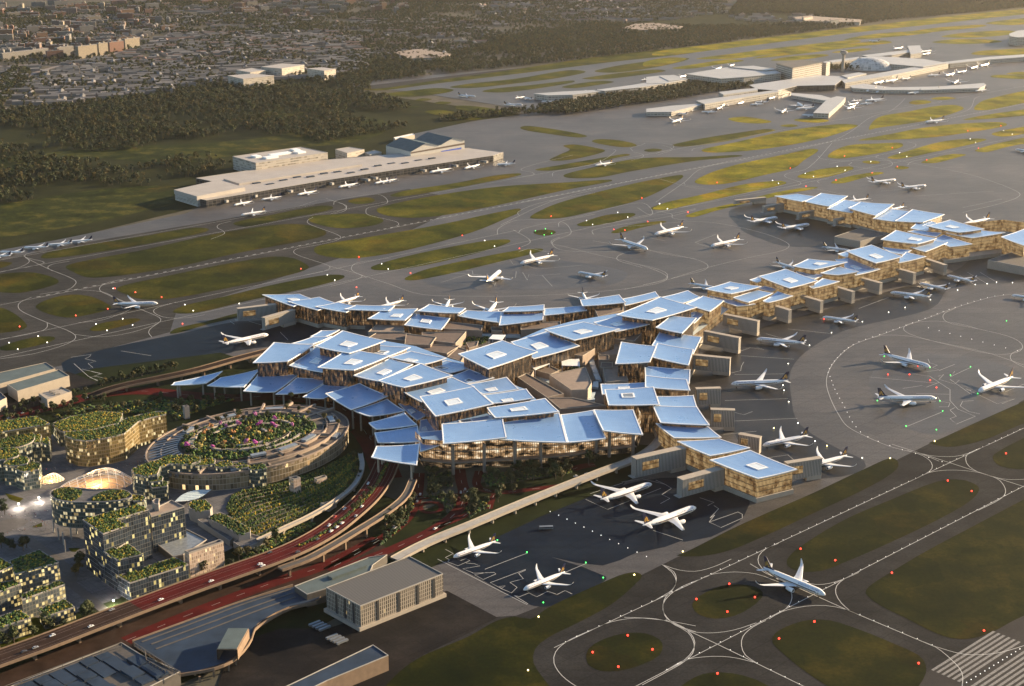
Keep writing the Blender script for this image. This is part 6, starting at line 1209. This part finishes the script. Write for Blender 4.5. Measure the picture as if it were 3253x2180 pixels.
fblock('concourse', 'straight white concourse running from the dome to the right frame edge', 'terminal', [(3, "1180,508 1500,450 1850,392 1865,404 1500,478 1200,528", 22), (3, "1850,392 2120,362 2400,342 2600,335 2600,360 2340,362 2100,380 1865,404", 20), (3, "1180,480 1290,460 1340,468 1220,495", 26)])
fblock('terminal_hall', 'wide pale roof behind the glass dome', 'terminal', [(3, "1290,365 1420,358 1700,375 1850,400 1700,425 1500,408", 26), (3, "1100,385 1290,362 1300,372 1120,398", 22)])
fblock('concourse', 'far pale pier with a forked end at the top right', 'terminal', [(3, "1310,352 1600,318 1640,328 1500,350 1350,362", 18), (3, "1600,292 1680,288 1690,335 1620,345", 22)])
fblock('finger_pier', 'nearest far finger pier pointing down with jets on both sides', 'pier', [(3, "1000,718 1090,630 1150,612 1208,618 1180,650 1100,722", 17), (3, "860,590 1050,605 1110,622 1080,640 860,605", 12)])
fblock('finger_pier', 'long flat finger pier right of the nearest one', 'pier', [(3, "1230,545 1320,532 1500,555 1800,550 2085,528 2100,540 2060,560 1700,572 1450,572 1250,560", 14)])
fblock('hangar', 'pale blue white hangar at the right frame edge far away', 'hangar', [(3, "2245,215 2300,195 2400,185 2400,235 2300,238 2250,230", 30)])
tb = pt(3, 1187, 455); t = empty('control_tower', tb, 0, 'far control tower with round glazed head', 'control tower'); m = MB(); m.tube([(0, 0, 0), (0, 0, 34), (0, 0, 52)], [5.5, 4.6, 5], 12); m.build('shaft', M_CREAM, t); m = MB(); m.tube([(0, 0, 52), (0, 0, 56), (0, 0, 60), (0, 0, 64)], [5, 11, 12, 6], 14); m.build('cab', M_WROOF, t); m = MB(); m.tube([(0, 0, 60.2), (0, 0, 63)], [11.8, 9], 14); m.build('cab_window', M_DARK, t); m = MB(); m.tube([(0, 0, 64), (0, 0, 71)], [.8, .3], 6); m.build('mast', M_STEEL, t)
t = empty('glass_dome_hall', pt(3, 1362, 440), R(-10), 'large oval glass dome among the far terminals', 'dome'); m = MB(); a0 = pt(3, 1225, 440); b0 = pt(3, 1500, 440); rx = (b0-a0).length/2; ry = rx*.75; hz = 36
for i in range(10):
    for j in range(36):
        q = []; uv = []
        for a, b in ((i, j), (i, j+1), (i+1, j+1), (i+1, j)):
            th = math.pi/2*a/10; ph = 2*math.pi*b/36; q.append((rx*math.cos(th)*math.cos(ph), ry*math.cos(th)*math.sin(ph), hz*math.sin(th))); uv.append((b*14, a*9))
        m.face(q if i < 9 else q[:3], 0, uv if i < 9 else uv[:3])
m.build('glass_shell', facade('dome_glass', 14, 9, glass=(.3, .3, .29), frame=(.55, .53, .5), lit=0, fm=.18, fs=.2, rough=.3), t, True); m = MB(); m.tube([(1.02*rx*math.cos(a), 1.02*ry*math.sin(a), 1) for a in TS+[0]], 2.5, 6); m.build('ring_beam', M_WROOF, t)
# four pale blocks in the town and the long low roofs
for s, z, lab in (("1445,480 1600,468 1742,480 1545,502", 26, 'front left of the four pale banded blocks at the forest edge'), ("1500,445 1600,432 1690,446 1590,460", 24, 'rear left of the four pale banded blocks at the forest edge'), ("1660,425 1790,404 1935,412 1790,436", 30, 'largest of the four pale banded blocks at the forest edge'), ("1950,436 2040,428 2135,438 2060,450", 28, 'rightmost of the four pale banded blocks at the forest edge')):
    fblock('banded_block', lab, 'building', [(1, s, z)], M_BAND, M_PALE)
fblock('town_hall_shed', 'long pale shed in the woods behind the far runway', 'shed', [(2, "1870,178 1960,150 2080,145 2260,168 2240,182 2000,190", 12)], M_BAND, M_BROWN2); fblock('town_hall_shed', 'flat grey shed by the trees at the start of the far runway', 'shed', [(2, "420,330 600,310 800,345 720,362 520,372", 12)], M_BAND, M_BROWN2); fblock('town_hall_shed', 'pale factory with small towers in the woods at the top right', 'shed', [(3, "880,110 960,100 1310,125 1300,140 1100,138 900,130", 14), (3, "930,105 990,97 1000,104 940,112", 26), (3, "1110,118 1160,114 1165,124 1115,128", 24)], M_BAND, M_BROWN2)

for k, (x, y) in enumerate(((1440, 1298), (1625, 1264), (1850, 1234), (2110, 1186), (2390, 1150), (2700, 1102), (2900, 1072), (3090, 1046), (2340, 1162))):
    p = pt(1, x, y); q = pt(1, x-85, y-14); dv = q-p; L = dv.length; t = empty('jet_bridge', p, math.atan2(dv.y, dv.x), 'grey jet bridge reaching out from the dark front of the long pale cargo terminal', 'jet bridge', 'jet bridges of the cargo terminal')
    m = MB(); m.box((L/2, 0, 4), (L, 3.4, 3.4)); m.build('tunnel', M_STEEL, t); m = MB(); m.box((0, 0, 3.6), (6, 6, 4.4)); m.build('cab', M_CONC, t); m = MB(); m.box((L*.2, 0, 0), (1.6, 3, 4)); m.build('leg', M_DCONC, t)
# ---------------------------------------------------------------- town
for c, s, w in ((1, "-100,430 200,410 450,395 700,345 900,298 1020,250 1090,205 1050,160", 22), (1, "-40,700 60,620 120,540 190,475 350,425 460,395", 18), (1, "-60,640 60,560 150,500 180,470 100,430 -40,415", 12), (1, "-40,690 250,690 420,685", 12), (1, "1090,205 1300,250 1700,330 1850,360 2340,330", 12), (2, "0,175 700,150 1300,115 2340,100", 14), (1, "1700,120 1730,60 1900,0", 12)):
    P = cr(pts(c, s), False, 30); m = MB(); m.ribbon(P, w, 0, -.3); tag(m.build('town_road', plain('pale_road', (.18, .15, .14), .8)), kind='structure')
M_HW = plain('house_wall', (.22, .185, .16), .8, var=.25, scale=.02); HR = [plain('grey_tile_roof', (.11, .105, .1), .8, var=.3, scale=.012), plain('pale_tile_roof', (.17, .155, .145), .8, var=.25, scale=.012), plain('brown_tile_roof', (.14, .085, .065), .8, var=.3, scale=.012)]
rh = random.Random(3)
def house_faces(mb, x, y, L, W, h, rz, flat, mr):
    ca, sa = math.cos(rz), math.sin(rz); T_ = lambda a, b, z: (x+a*ca-b*sa, y+a*sa+b*ca, z)
    a, b = L/2, W/2; e = h+(0 if flat else W*.22)
    if flat:
        mb.box((x, y, -.9), (L, W, h+.9), rz, 0, mr); return
    for s in (-1, 1):
        mb.face([T_(-a*s, b*s, -.9), T_(a*s, b*s, -.9), T_(a*s, b*s, h), T_(-a*s, b*s, h)], 0); mb.face([T_(a*s, b*s, -.9), T_(a*s, -b*s, -.9), T_(a*s, -b*s, h), T_(a*s, 0, e), T_(a*s, b*s, h)], 0)
        mb.face([T_(-a*s, b*1.1*s, h-.2), T_(a*s, b*1.1*s, h-.2), T_(a*s, 0, e+.1), T_(-a*s, 0, e+.1)], mr)
HP = []
for k in range(4):
    t = empty('terrace_house', (0, 0, -60)); m = MB(); L = (34, 52, 70, 28)[k]; W = (11, 12, 13, 18)[k]; fl = k == 3; h = (7, 7.5, 8, 9)[k]
    full = MB(); house_faces(full, 0, 0, L, W, h, 0, fl, 1); w_, r_ = MB(), MB()
    for f, mi in zip(full.f, full.m): (r_ if mi else w_).face([full.v[i] for i in f])
    w_.build('wall', M_HW, t); r_.build('roof', HR[(0, 1, 0, 1)[k]], t); HP.append((t, L, W, h, fl))
zones = [(pts(0, "60,345 20,330 110,240 210,205 420,165 545,110 750,105 1170,120 1170,225 1080,240 950,250 800,262 650,275 480,300 320,318"), 30, .8, R(14)), (pts(0, "545,110 620,60 800,30 1040,60 1300,60 1600,70 1590,110 1460,165 1390,180 1180,185 1100,200 1170,120 750,105"), 42, .5, R(8)), (pts(0, "1600,70 1500,20 1700,-10 2083,-10 2320,10 2300,45 2083,70 1900,72"), 44, .7, R(-4)), (pts(0, "-60,320 -60,230 80,215 160,205 100,245 40,300"), 40, .5, R(20)), (pts(0, "-100,90 0,60 500,20 900,10 1040,20 1040,60 700,50 560,100 300,180 -60,190"), 44, .45, R(10)), (pts(0, "2300,50 2480,45 2740,60 2650,75 2420,82"), 50, .5, R(0))]
spots = []
for Z, row, dens, rz in zones:
    xs = [p.x for p in Z]; ys = [p.y for p in Z]; cx, cy = (min(xs)+max(xs))/2, (min(ys)+max(ys))/2; S_ = max(max(xs)-min(xs), max(ys)-min(ys))*.75
    ca, sa = math.cos(rz), math.sin(rz); v = -S_
    while v < S_:
        u = -S_+rh.uniform(0, 40)
        while u < S_:
            k = rh.choice((0, 1, 1, 2, 2, 3)); L = HP[k][1]; x, y = cx+(u+L/2)*ca-v*sa, cy+(u+L/2)*sa+v*ca
            if rh.random() < dens and inside(x, y, Z): spots.append((x*x+y*y, x, y, k, rz+rh.choice((0, 0, 0, R(90), R(4)))))
            u += L+rh.choice((4, 6, 6, 20))
        v += row*rh.uniform(.8, 1.2)
spots.sort(); us = [False]*4; rest = MB()
HL = 'low terrace house row with grey roof in the town beyond the forest'
for i, (_, x, y, k, rz) in enumerate(spots):
    if i < 260:
        o = HP[k][0] if not us[k] else copy_tree(HP[k][0]); us[k] = True; o.location = (x, y, 0); o.rotation_euler = (0, 0, rz); tag(o, HL if k != 3 else 'flat roofed low house block in the town beyond the forest', 'house', 'house rows of the town')
    else: house_faces(rest, x, y, HP[k][1]*rh.uniform(.6, 1), HP[k][2], HP[k][3], rz, HP[k][4], rh.choice((1, 1, 2, 3)))
for k in range(4):
    if not us[k]:
        for ch in list(HP[k][0].children): bpy.data.objects.remove(ch)
        bpy.data.objects.remove(HP[k][0])
tag(rest.build('distant_houses', [M_HW]+HR), 'mass of small roofs fading into the haze at the top', 'houses', kind='stuff')
# flats
FL = [facade('flat_wall_'+n, 4, 3, glass=[c*.45 for c in col], frame=col, lit=0, fm=.45, fs=.45, rough=.5) for n, col in (('red', (.15, .075, .055)), ('cream', (.24, .2, .15)), ('orange', (.2, .115, .07)), ('grey', (.16, .15, .14)), ('pink', (.18, .13, .11)))]
FN = ['red', 'cream', 'orange', 'grey', 'pink']
def flats(p, L, W, h, rz, mi, lab, grp):
    t = empty('apartment_slab', (p.x, p.y, -.9), rz, lab, 'apartment block', grp); Q = [Vector((x*L/2, y*W/2, 0)) for x, y in ((-1, -1), (1, -1), (1, 1), (-1, 1))]
    m = MB(); m.wall(Q, 0, h); m.build('wall', FL[mi], t); m = MB(); m.prism([q*1.02 for q in Q], h, h+1.2); m.build('roof', HR[1], t); m = MB(); m.box((L*.2, 0, h+1.2), (7, 7, 3.5)); m.box((-L*.25, 0, h+1.2), (6, 6, 3)); m.build('lift_room', FL[mi], t)
for x0, y, x1, h, mi, lab in ((10, 382, 300, 22, 3, 'long grey slab of flats at the left frame edge by the town highway'), (360, 372, 462, 36, 3, 'tall grey slab of flats first along the town highway'), (492, 372, 612, 40, 1, 'cream and orange slab of flats second along the town highway'), (622, 352, 680, 40, 1, 'pale yellow slab of flats in the middle of the highway row'), (690, 332, 780, 34, 0, 'red slab of flats in the highway row'), (788, 310, 880, 34, 1, 'last pale slab of flats in the highway row, by the bend')):
    a, b = pt(1, x0, y), pt(1, x1, y-(x1-x0)*.12); d_ = b-a; flats((a+b)/2, d_.length, 16, h, math.atan2(d_.y, d_.x), mi, lab, 'flats along the town highway')
def fcount(Z, n, hmin, hmax, grp, where):
    for x, y in scatter(Z, n, rh):
        mi = rh.choice((0, 0, 1, 2, 3, 3, 4)); flats(Vector((x, y, 0)), rh.uniform(22, 70), rh.uniform(12, 17), rh.uniform(hmin, hmax), rh.choice((R(12), R(12), R(100), R(35))), mi, '%s slab of flats in %s' % (FN[mi], where), grp+', '+FN[mi])
fcount(pts(0, "-80,190 -80,100 200,60 420,50 545,75 530,110 430,140 300,165 160,190"), 120, 14, 30, 'flats in the upper left town', 'the crowd of flats at the upper left')
fcount(pts(0, "740,50 760,5 1000,0 1250,5 1330,20 1250,45 1040,50"), 60, 16, 32, 'flats at the top edge', 'the group of flats at the top edge'); fcount(pts(0, "-80,60 0,20 700,0 740,20 500,50"), 50, 14, 30, 'flats at the far left horizon', 'the farthest rows at the upper left')
# ---------------------------------------------------------------- trees
def near_trees(c, s, lab, grp, sc=1.0, kinds=(0, 1, 2, 3)):
    v = [float(a) for a in s.replace(',', ' ').split()]
    for i in range(0, len(v), 2): plant_tree(pt(c, v[i], v[i+1], -.2), lab, grp, sc, kinds)
def tree_row(c, s, n, lab, grp, sc=1.0, jit=3):
    P = pts(c, s); tot = sum((b-a).length for a, b in zip(P, P[1:]))
    for k in range(n):
        d_ = tot*(k+.5)/n; i = 0
        while i < len(P)-2 and d_ > (P[i+1]-P[i]).length: d_ -= (P[i+1]-P[i]).length; i += 1
        p = P[i]+(P[i+1]-P[i]).normalized()*d_; plant_tree(Vector((p.x+rt.uniform(-jit, jit), p.y+rt.uniform(-jit, jit), -.2)), lab, grp, sc)
tree_row(4, "620,1055 760,1020 900,985 1050,955 1140,935", 22, 'tree in the row along the ramp bridge by the apron', 'trees along the apron ramp', .9)
tree_row(4, "0,1290 120,1255 320,1215 500,1165 680,1135", 22, 'tree in the row below the red road at the left', 'trees below the red road', .85); tree_row(4, "30,1235 150,1190 330,1140 450,1110 560,1085", 14, 'tree in the row above the red road at the left', 'trees above the red road', .8)
near_trees(8, "640,230 655,260 745,240 1150,260 1170,290 1215,210 1250,230 1290,200 1330,210 1270,250 1310,260 1380,240 1450,250 1475,230 1520,190 1540,210 1660,160 1700,140 805,390 780,420 870,430 895,410 915,385 925,360 1090,370 1110,340 1180,345 1085,400 530,330 490,430 465,450 430,470 520,420 380,540 405,520 370,560 1200,260 1490,260", 'tree on the lawns and verges in front of the glass hall', 'trees in front of the glass hall', 1.05)
tree_row(8, "330,350 270,410 200,470 150,530", 14, 'small tree in the planted strip on the red viaduct', 'trees on the viaduct strip', .5, 2)
for o in [o for o in COL.objects if o.get('group') == 'trees on the viaduct strip']: o.location.z = 11.2
near_trees(7, "560,1120 580,1150 540,1150 330,1210 300,1195 350,1180 20,1290 50,1310 70,1270 180,1235 210,1250 0,1330 90,1300 500,850 495,800 510,790 480,870 60,690 90,705 30,670 10,690 150,710 170,690 30,480 10,430 410,1190 1280,860 1340,830 1400,800 1465,805 1520,770 1570,750 1630,735 1690,700 1750,670", 'tree between the blocks and the viaduct at the lower left', 'trees among the lower left blocks', 1.1)
Zn = pts(4, "340,1240 500,1185 900,1150 1250,1140 1500,1138 1300,1195 1120,1270 1065,1215 800,1225 440,1295")
for x, y in scatter(Zn, 46, rt): plant_tree(Vector((x, y, -.2)), 'tree in the planted belt between red road and round building', 'trees behind the round building', .8)
tree_row(8, "150,110 190,230 150,330 60,420", 10, 'tree in the dark planted strip beside the red viaduct and garden', 'trees beside the viaduct garden', .7, 4)
plants_ = plants(Zn, -.1, 900, (1, 2.4), (1, 2.6), (5, 3, .6, 5)); tag(plants_.build('shrubbery', M_HEDGE+[M_SOIL]), 'dense shrubs under the trees behind the round building', 'shrubs', kind='stuff')
for s in ("2160,250 2200,190 2290,110 2300,230 2240,330 2150,400", "1500,700 1700,650 1960,520 2000,540 1800,660 1560,760"):
    Q = pts(7, s); tag(plants(Q, -.1, 350, (1, 2.2), (1, 2.4), (5, 3, 1, 5)).build('shrubbery', M_HEDGE+[M_SOIL]), 'shrub planting between the garden and the viaduct', 'shrubs', kind='stuff')
for s, nt_, ns in (("400,560 480,450 530,370 560,400 500,540 330,680", 14, 160), ("630,235 790,205 800,300 650,330", 6, 120), ("985,225 1540,155 1555,215 1010,300", 15, 260), ("880,430 970,385 1030,420 900,500", 6, 90), ("600,360 700,350 800,360 820,420 760,470 730,400", 5, 90)):
    Z = pts(8, s)
    for x, y in scatter(Z, nt_, rt): plant_tree(Vector((x, y, -.2)), 'leafy tree on the lawns between the forecourt roads', 'trees between the forecourt roads', 1.0)
    tag(plants(Z, -.1, ns, (.8, 2.0), (.8, 2.0), (5, 2, .4, 6)).build('shrubbery', M_HEDGE+[M_SOIL]), 'low shrub planting between the forecourt roads', 'shrubs', kind='stuff')
# forest: the nearest trees one by one, the rest as one mass
rf = random.Random(9)
def fbm(x, y): return (math.sin(x*.011+1.3*math.sin(y*.007))+math.sin(y*.013+1.7*math.sin(x*.006+2))+math.sin((x+y)*.021)*.6+math.sin((x-y)*.035)*.4)/3
ZF = [("-60,360 150,340 330,322 480,302 650,280 800,264 880,264 1080,242 1180,238 1180,290 1080,310 960,330 860,360 740,395 560,400 400,420 200,412 -60,400", .0058, -.55), ("-60,400 200,412 560,405 740,395 860,360 960,330 1180,290 1300,340 1290,375 1150,420 1000,470 920,450 640,440 300,430 -60,450", .0062, -.02), ("-60,455 60,470 150,500 300,515 500,520 640,495 735,480 740,530 640,560 560,590 400,610 200,600 -60,600", .006, -.05), ("-60,440 300,425 640,440 900,450 900,470 600,470 300,480 -60,470", .006, .2), ("1040,238 1115,272 1390,238 1590,217 1790,197 2210,147 2383,126 2658,92 2823,66 3280,22 3280,-30 2800,-10 2730,70 2333,85 2210,85 1890,75 1640,115 1465,170 1390,185 1190,192", .0068, -.65),
      ("2310,50 2350,0 2500,-20 2830,-20 2800,62 2650,60 2480,42", .01, -.7), ("1705,345 1780,330 1950,302 2100,272 2250,264 2380,262 2395,277 2230,302 2083,326 2000,336 1900,352 1800,366 1720,358", .014, -.9), ("2380,262 2500,240 2620,225 2800,225 2850,212 2830,205 2600,215 2450,235", .008, -.5), ("1000,470 1150,420 1300,380 1420,372 1560,358 1690,350 1780,362 1560,372 1330,398 1250,415 1050,450", .008, -.1), ("-60,300 0,250 50,215 100,225 90,270 40,310 0,350", .008, -.3), ("-60,610 200,600 330,590 400,620 420,655 330,640 300,610 100,650 -60,650", .006, .2), ("60,640 240,590 420,590 500,640 420,660 380,640 250,640", .003, .1),
      ("545,110 620,60 800,30 1040,20 1500,0 2083,-10 2310,10 2300,50 1890,78 1640,115 1465,170 1190,190 1100,205 1170,120 750,105", .0042, -.3), ("-60,190 -60,90 500,20 900,0 1040,20 700,60 545,110 420,165 210,205 60,220", .0022, -.3), ("60,345 110,240 420,165 750,105 1170,120 1170,225 800,262 480,300", .0026, -.2), ("-60,100 0,40 700,-20 1500,-30 2300,-40 2300,0 1500,10 900,15 500,30", .0045, -.4)]
cand = []
for s, dn, th in ZF:
    Z = pts(0, s); A = abs(area(Z)); 
    for x, y in scatter(Z, int(A*dn), rf):
        if fbm(x, y)+rf.uniform(-.25, .25) > th: cand.append((x*x+y*y, x, y))
cand.sort()
for _, x, y in cand[:12]: plant_tree(Vector((x, y, -.5)), 'tree at the near edge of the dark woods left of the cargo hall', 'trees at the near edge of the woods', 1.15, (1, 2, 3))
FC = bpy.data.collections.new('forest_kinds')
for k in range(5):
    m = MB(); h = rf.uniform(11, 17); w = rf.uniform(8.5, 12.5); m.tube([(0, 0, -.5), (0, 0, h*.5)], [.35, .2], 5, 1); crown_mesh(m, h, w, 8, 16, 2.3, rf, .25)
    o = m.build('forest_tree', [(M_LEAF, M_LEAF2, M_LEAF3, M_LEAF3, M_LEAF2)[k], M_BARK]); COL.objects.unlink(o); FC.objects.link(o)
me = bpy.data.meshes.new('forest'); me.from_pydata([(x, y, -.6) for _, x, y in cand[12:]], [], []); fo = bpy.data.objects.new('forest', me); COL.objects.link(fo); tag(fo, 'dark woods and scattered trees filling the land beyond the airfield', 'woods', kind='stuff')
ng = bpy.data.node_groups.new('forest_scatter', 'GeometryNodeTree'); ng.interface.new_socket('Geometry', in_out='INPUT', socket_type='NodeSocketGeometry'); ng.interface.new_socket('Geometry', in_out='OUTPUT', socket_type='NodeSocketGeometry')
gi, go = ng.nodes.new('NodeGroupInput'), ng.nodes.new('NodeGroupOutput'); ip = ng.nodes.new('GeometryNodeInstanceOnPoints'); ci = ng.nodes.new('GeometryNodeCollectionInfo'); mp_ = ng.nodes.new('GeometryNodeMeshToPoints')
ci.inputs['Collection'].default_value = FC; ci.inputs['Separate Children'].default_value = True; ci.inputs['Reset Children'].default_value = True; ip.inputs['Pick Instance'].default_value = True
rr_ = ng.nodes.new('FunctionNodeRandomValue'); rr_.data_type = 'FLOAT_VECTOR'; rr_.inputs[0].default_value = (-.06, -.06, 0); rr_.inputs[1].default_value = (.06, .06, 6.28); rs = ng.nodes.new('FunctionNodeRandomValue'); rs.data_type = 'FLOAT'; rs.inputs[2].default_value = .55; rs.inputs[3].default_value = 1.3
ng.links.new(gi.outputs[0], mp_.inputs[0]); ng.links.new(mp_.outputs[0], ip.inputs['Points']); ng.links.new(ci.outputs[0], ip.inputs['Instance']); ng.links.new(rr_.outputs[0], ip.inputs['Rotation']); ng.links.new([o for o in rs.outputs if o.enabled and o.type == 'VALUE'][0], ip.inputs['Scale']); ng.links.new(ip.outputs[0], go.inputs[0])
fo.modifiers.new('scatter', 'NODES').node_group = ng
# ---------------------------------------------------------------- cars
CARW = [plain('car_white', (.75, .75, .74), .3), plain('car_silver', (.45, .46, .47), .3, .4), plain('car_dark', (.05, .05, .06), .3), plain('car_red', (.4, .04, .03), .3)]
CN = ['white', 'silver', 'dark', 'red']; CP = []
for k in range(4):
    t = empty('car', (0, 0, -60)); m = MB(); pr = [(-2.3, .35), (2.25, .35), (2.35, .75), (1.2, 1.0), (-2.2, 1.05), (-2.35, .7)]
    def loft(mb, pr, w):
        a = [(x, w, z) for x, z in pr]; b = [(x, -w, z) for x, z in pr]; n = len(pr); mb.face(a[::-1]); mb.face(b)
        for i in range(n): mb.face((b[i], a[i], a[(i+1) % n], b[(i+1) % n])[::-1])
    loft(m, pr, .92); b_ = m.build('body', CARW[k], t); m = MB(); loft(m, [(-2.0, 1.04), (1.1, 1.0), (.4, 1.5), (-1.4, 1.52)], .78); m.build('cabin', M_DARK, t); m = MB(); loft(m, [(-1.4, 1.5), (.4, 1.49), (.35, 1.56), (-1.35, 1.58)], .74); m.build('car_roof', CARW[k], t)
    for x in (-1.45, 1.45):
        for y in (-.85, .85): m = MB(); m.tube([(x, y-.12, .33), (x, y+.12, .33)], .34, 10); m.build('wheel', M_TYRE, t)
    CP.append(t)
cu_ = [False]*4; rc = random.Random(4)
def car(p, rz, lab, grp, ks=(0, 0, 0, 1, 2, 3)):
    k = rc.choice(ks); o = CP[k] if not cu_[k] else copy_tree(CP[k]); cu_[k] = True; o.location = p; o.rotation_euler = (0, 0, rz); o.scale = (1.05,)*3; tag(o, '%s car %s' % (CN[k], lab), 'car', '%s, %s' % (grp, CN[k]))
def cars_on(P, n, w, lab, grp, dz=.05):
    for _ in range(n):
        i = rc.randrange(1, len(P)-1); d_ = (P[i+1]-P[i]).normalized(); o = rc.choice((-.4, -.2, .2, .4))*w; car(Vector((P[i].x-d_.y*o, P[i].y+d_.x*o, P[i].z+dz)), math.atan2(d_.y, d_.x)+(math.pi if o > 0 else 0), lab, grp)
cars_on(V1, 16, 22, 'driving on the red road viaduct', 'cars on the red viaduct'); cars_on(V2, 5, 22, 'driving on the brown stretch of viaduct at the lower left', 'cars on the brown viaduct', .05)
for c, s, lab in ((8, "840,190 850,260 868,340 850,420 780,500 640,590", 'on the winding red road below the glass hall'), (8, "1300,315 1500,290 1650,230 1150,335", 'on the red road under the rail viaduct'), (4, "0,1268 200,1215 400,1160 640,1105", 'on the red road at the left'), (5, "230,1330 300,1430 340,1530 385,1640", 'under the front canopies'), (8, "575,330 545,440 470,540 330,640", 'on the ground road beside the tan ramp')):
    cars_on(cr(pts(c, s, 0), False, 8), 4, 8, lab, 'cars '+lab, .03)
t = empty('apron_bus', pt(8, 1390, 570), R(5), 'grey apron bus alone on the dark front apron', 'bus'); m = MB(); m.box((0, 0, .5), (13, 3, 2.6)); m.build('body', M_STEEL, t); m = MB(); m.box((0, 0, 1.7), (12.4, 3.06, .9)); m.build('window_band', M_DARK, t)
for x in (-4, 4): m = MB(); m.tube([(x, -1.5, .5), (x, 1.5, .5)], .5, 10); m.build('wheel_set', M_TYRE, t)
# ---------------------------------------------------------------- people on the plaza
def person_mesh(stride, col):
    v = [(0, 0, .95), (0, 0, 1.2), (0, 0, 1.42), (.0, 0, 1.52), (.02, 0, 1.66), (0, .2, 1.4), (.05, .25, 1.15), (.12, .24, .92), (0, -.2, 1.4), (-.05, -.25, 1.15), (.02, -.26, .9), (0, .1, .9), (stride*.5, .1, .5), (stride*.6, .1, .06), (stride*.6+.18, .1, .03), (0, -.1, .9), (-stride*.4, -.1, .5), (-stride, -.1, .1), (-stride+.17, -.1, .04)]
    e = [(0, 1), (1, 2), (2, 3), (3, 4), (2, 5), (5, 6), (6, 7), (2, 8), (8, 9), (9, 10), (0, 11), (11, 12), (12, 13), (13, 14), (0, 15), (15, 16), (16, 17), (17, 18)]
    r = [.15, .14, .15, .06, .12, .07, .05, .04, .07, .05, .04, .1, .075, .05, .04, .1, .075, .05, .04]
    me = bpy.data.meshes.new('person'); me.from_pydata(v, e, []); o = bpy.data.objects.new('person', me); COL.objects.link(o); md = o.modifiers.new('skin', 'SKIN')
    for i, q in enumerate(r): me.skin_vertices[0].data[i].radius = (q, q)
    me.skin_vertices[0].data[0].use_root = True; o.modifiers.new('sub', 'SUBSURF').levels = 1; bpy.context.view_layer.update()
    n = bpy.data.meshes.new_from_object(o.evaluated_get(bpy.context.evaluated_depsgraph_get())); bpy.data.objects.remove(o)
    n.materials.clear(); n.materials.append(M_SKIN); n.materials.append(col); n.materials.append(M_TROUS)
    for p in n.polygons: z = p.center.z; p.material_index = 0 if z > 1.5 or (abs(p.center.y) > .2 and z < 1.12) else 1 if z > .92 else 2
    return n
M_SKIN = plain('skin', (.42, .26, .18), .6); M_TROUS = plain('trousers', (.05, .055, .08), .8); PC = [('dark blue', (.04, .06, .14)), ('white', (.7, .7, .68)), ('red', (.4, .06, .05)), ('black', (.025, .025, .03))]
PM = [person_mesh(.22+.05*k, plain('shirt_'+n.replace(' ', '_'), c, .8)) for k, (n, c) in enumerate(PC)]
hair = MB(); hair.tube([(-.02, 0, 1.62), (-.02, 0, 1.72), (-.01, 0, 1.785)], [.125, .125, .06], 8)
hair_o = None
for Zs, n in (("150,450 310,450 300,590 200,560 160,520", 40), ("0,480 130,470 150,500 20,520", 14), ("20,590 160,560 170,580 30,610", 14), ("270,190 480,150 500,200 430,210 300,200", 22), ("720,160 900,140 880,180 740,190", 16)):
    for x, y in scatter(pts(7, Zs), n, rc):
        k = rc.randrange(4); o = bpy.data.objects.new('person', PM[k]); COL.objects.link(o); o.location = (x, y, -.1); o.rotation_euler = (0, 0, rc.uniform(0, 6.28)); tag(o, 'person in %s top walking across the pale plaza' % PC[k][0], 'person', 'people in %s on the plaza' % PC[k][0])
        h_ = hair.build('hair', M_DARK, o) if hair_o is None else hair_o.copy()
        if hair_o is None: hair_o = h_
        else: COL.objects.link(h_); h_.parent = o
# ---------------------------------------------------------------- haze
hz_ = MB(); hz_.box((0, 6350, -2), (11800, 13100, 612)); ho = hz_.build('haze', bpy.data.materials.new('haze_air')); tag(ho, kind='stuff')
hm = ho.data.materials[0]; hm.use_nodes = True; hn = hm.node_tree; hn.nodes.remove(hn.nodes['Principled BSDF']); pv = hn.nodes.new('ShaderNodeVolumePrincipled'); pv.inputs['Color'].default_value = (.98, .93, .84, 1); pv.inputs['Density'].default_value = 1.15e-5; pv.inputs['Anisotropy'].default_value = .7
hn.links.new(pv.outputs[0], hn.nodes['Material Output'].inputs['Volume'])
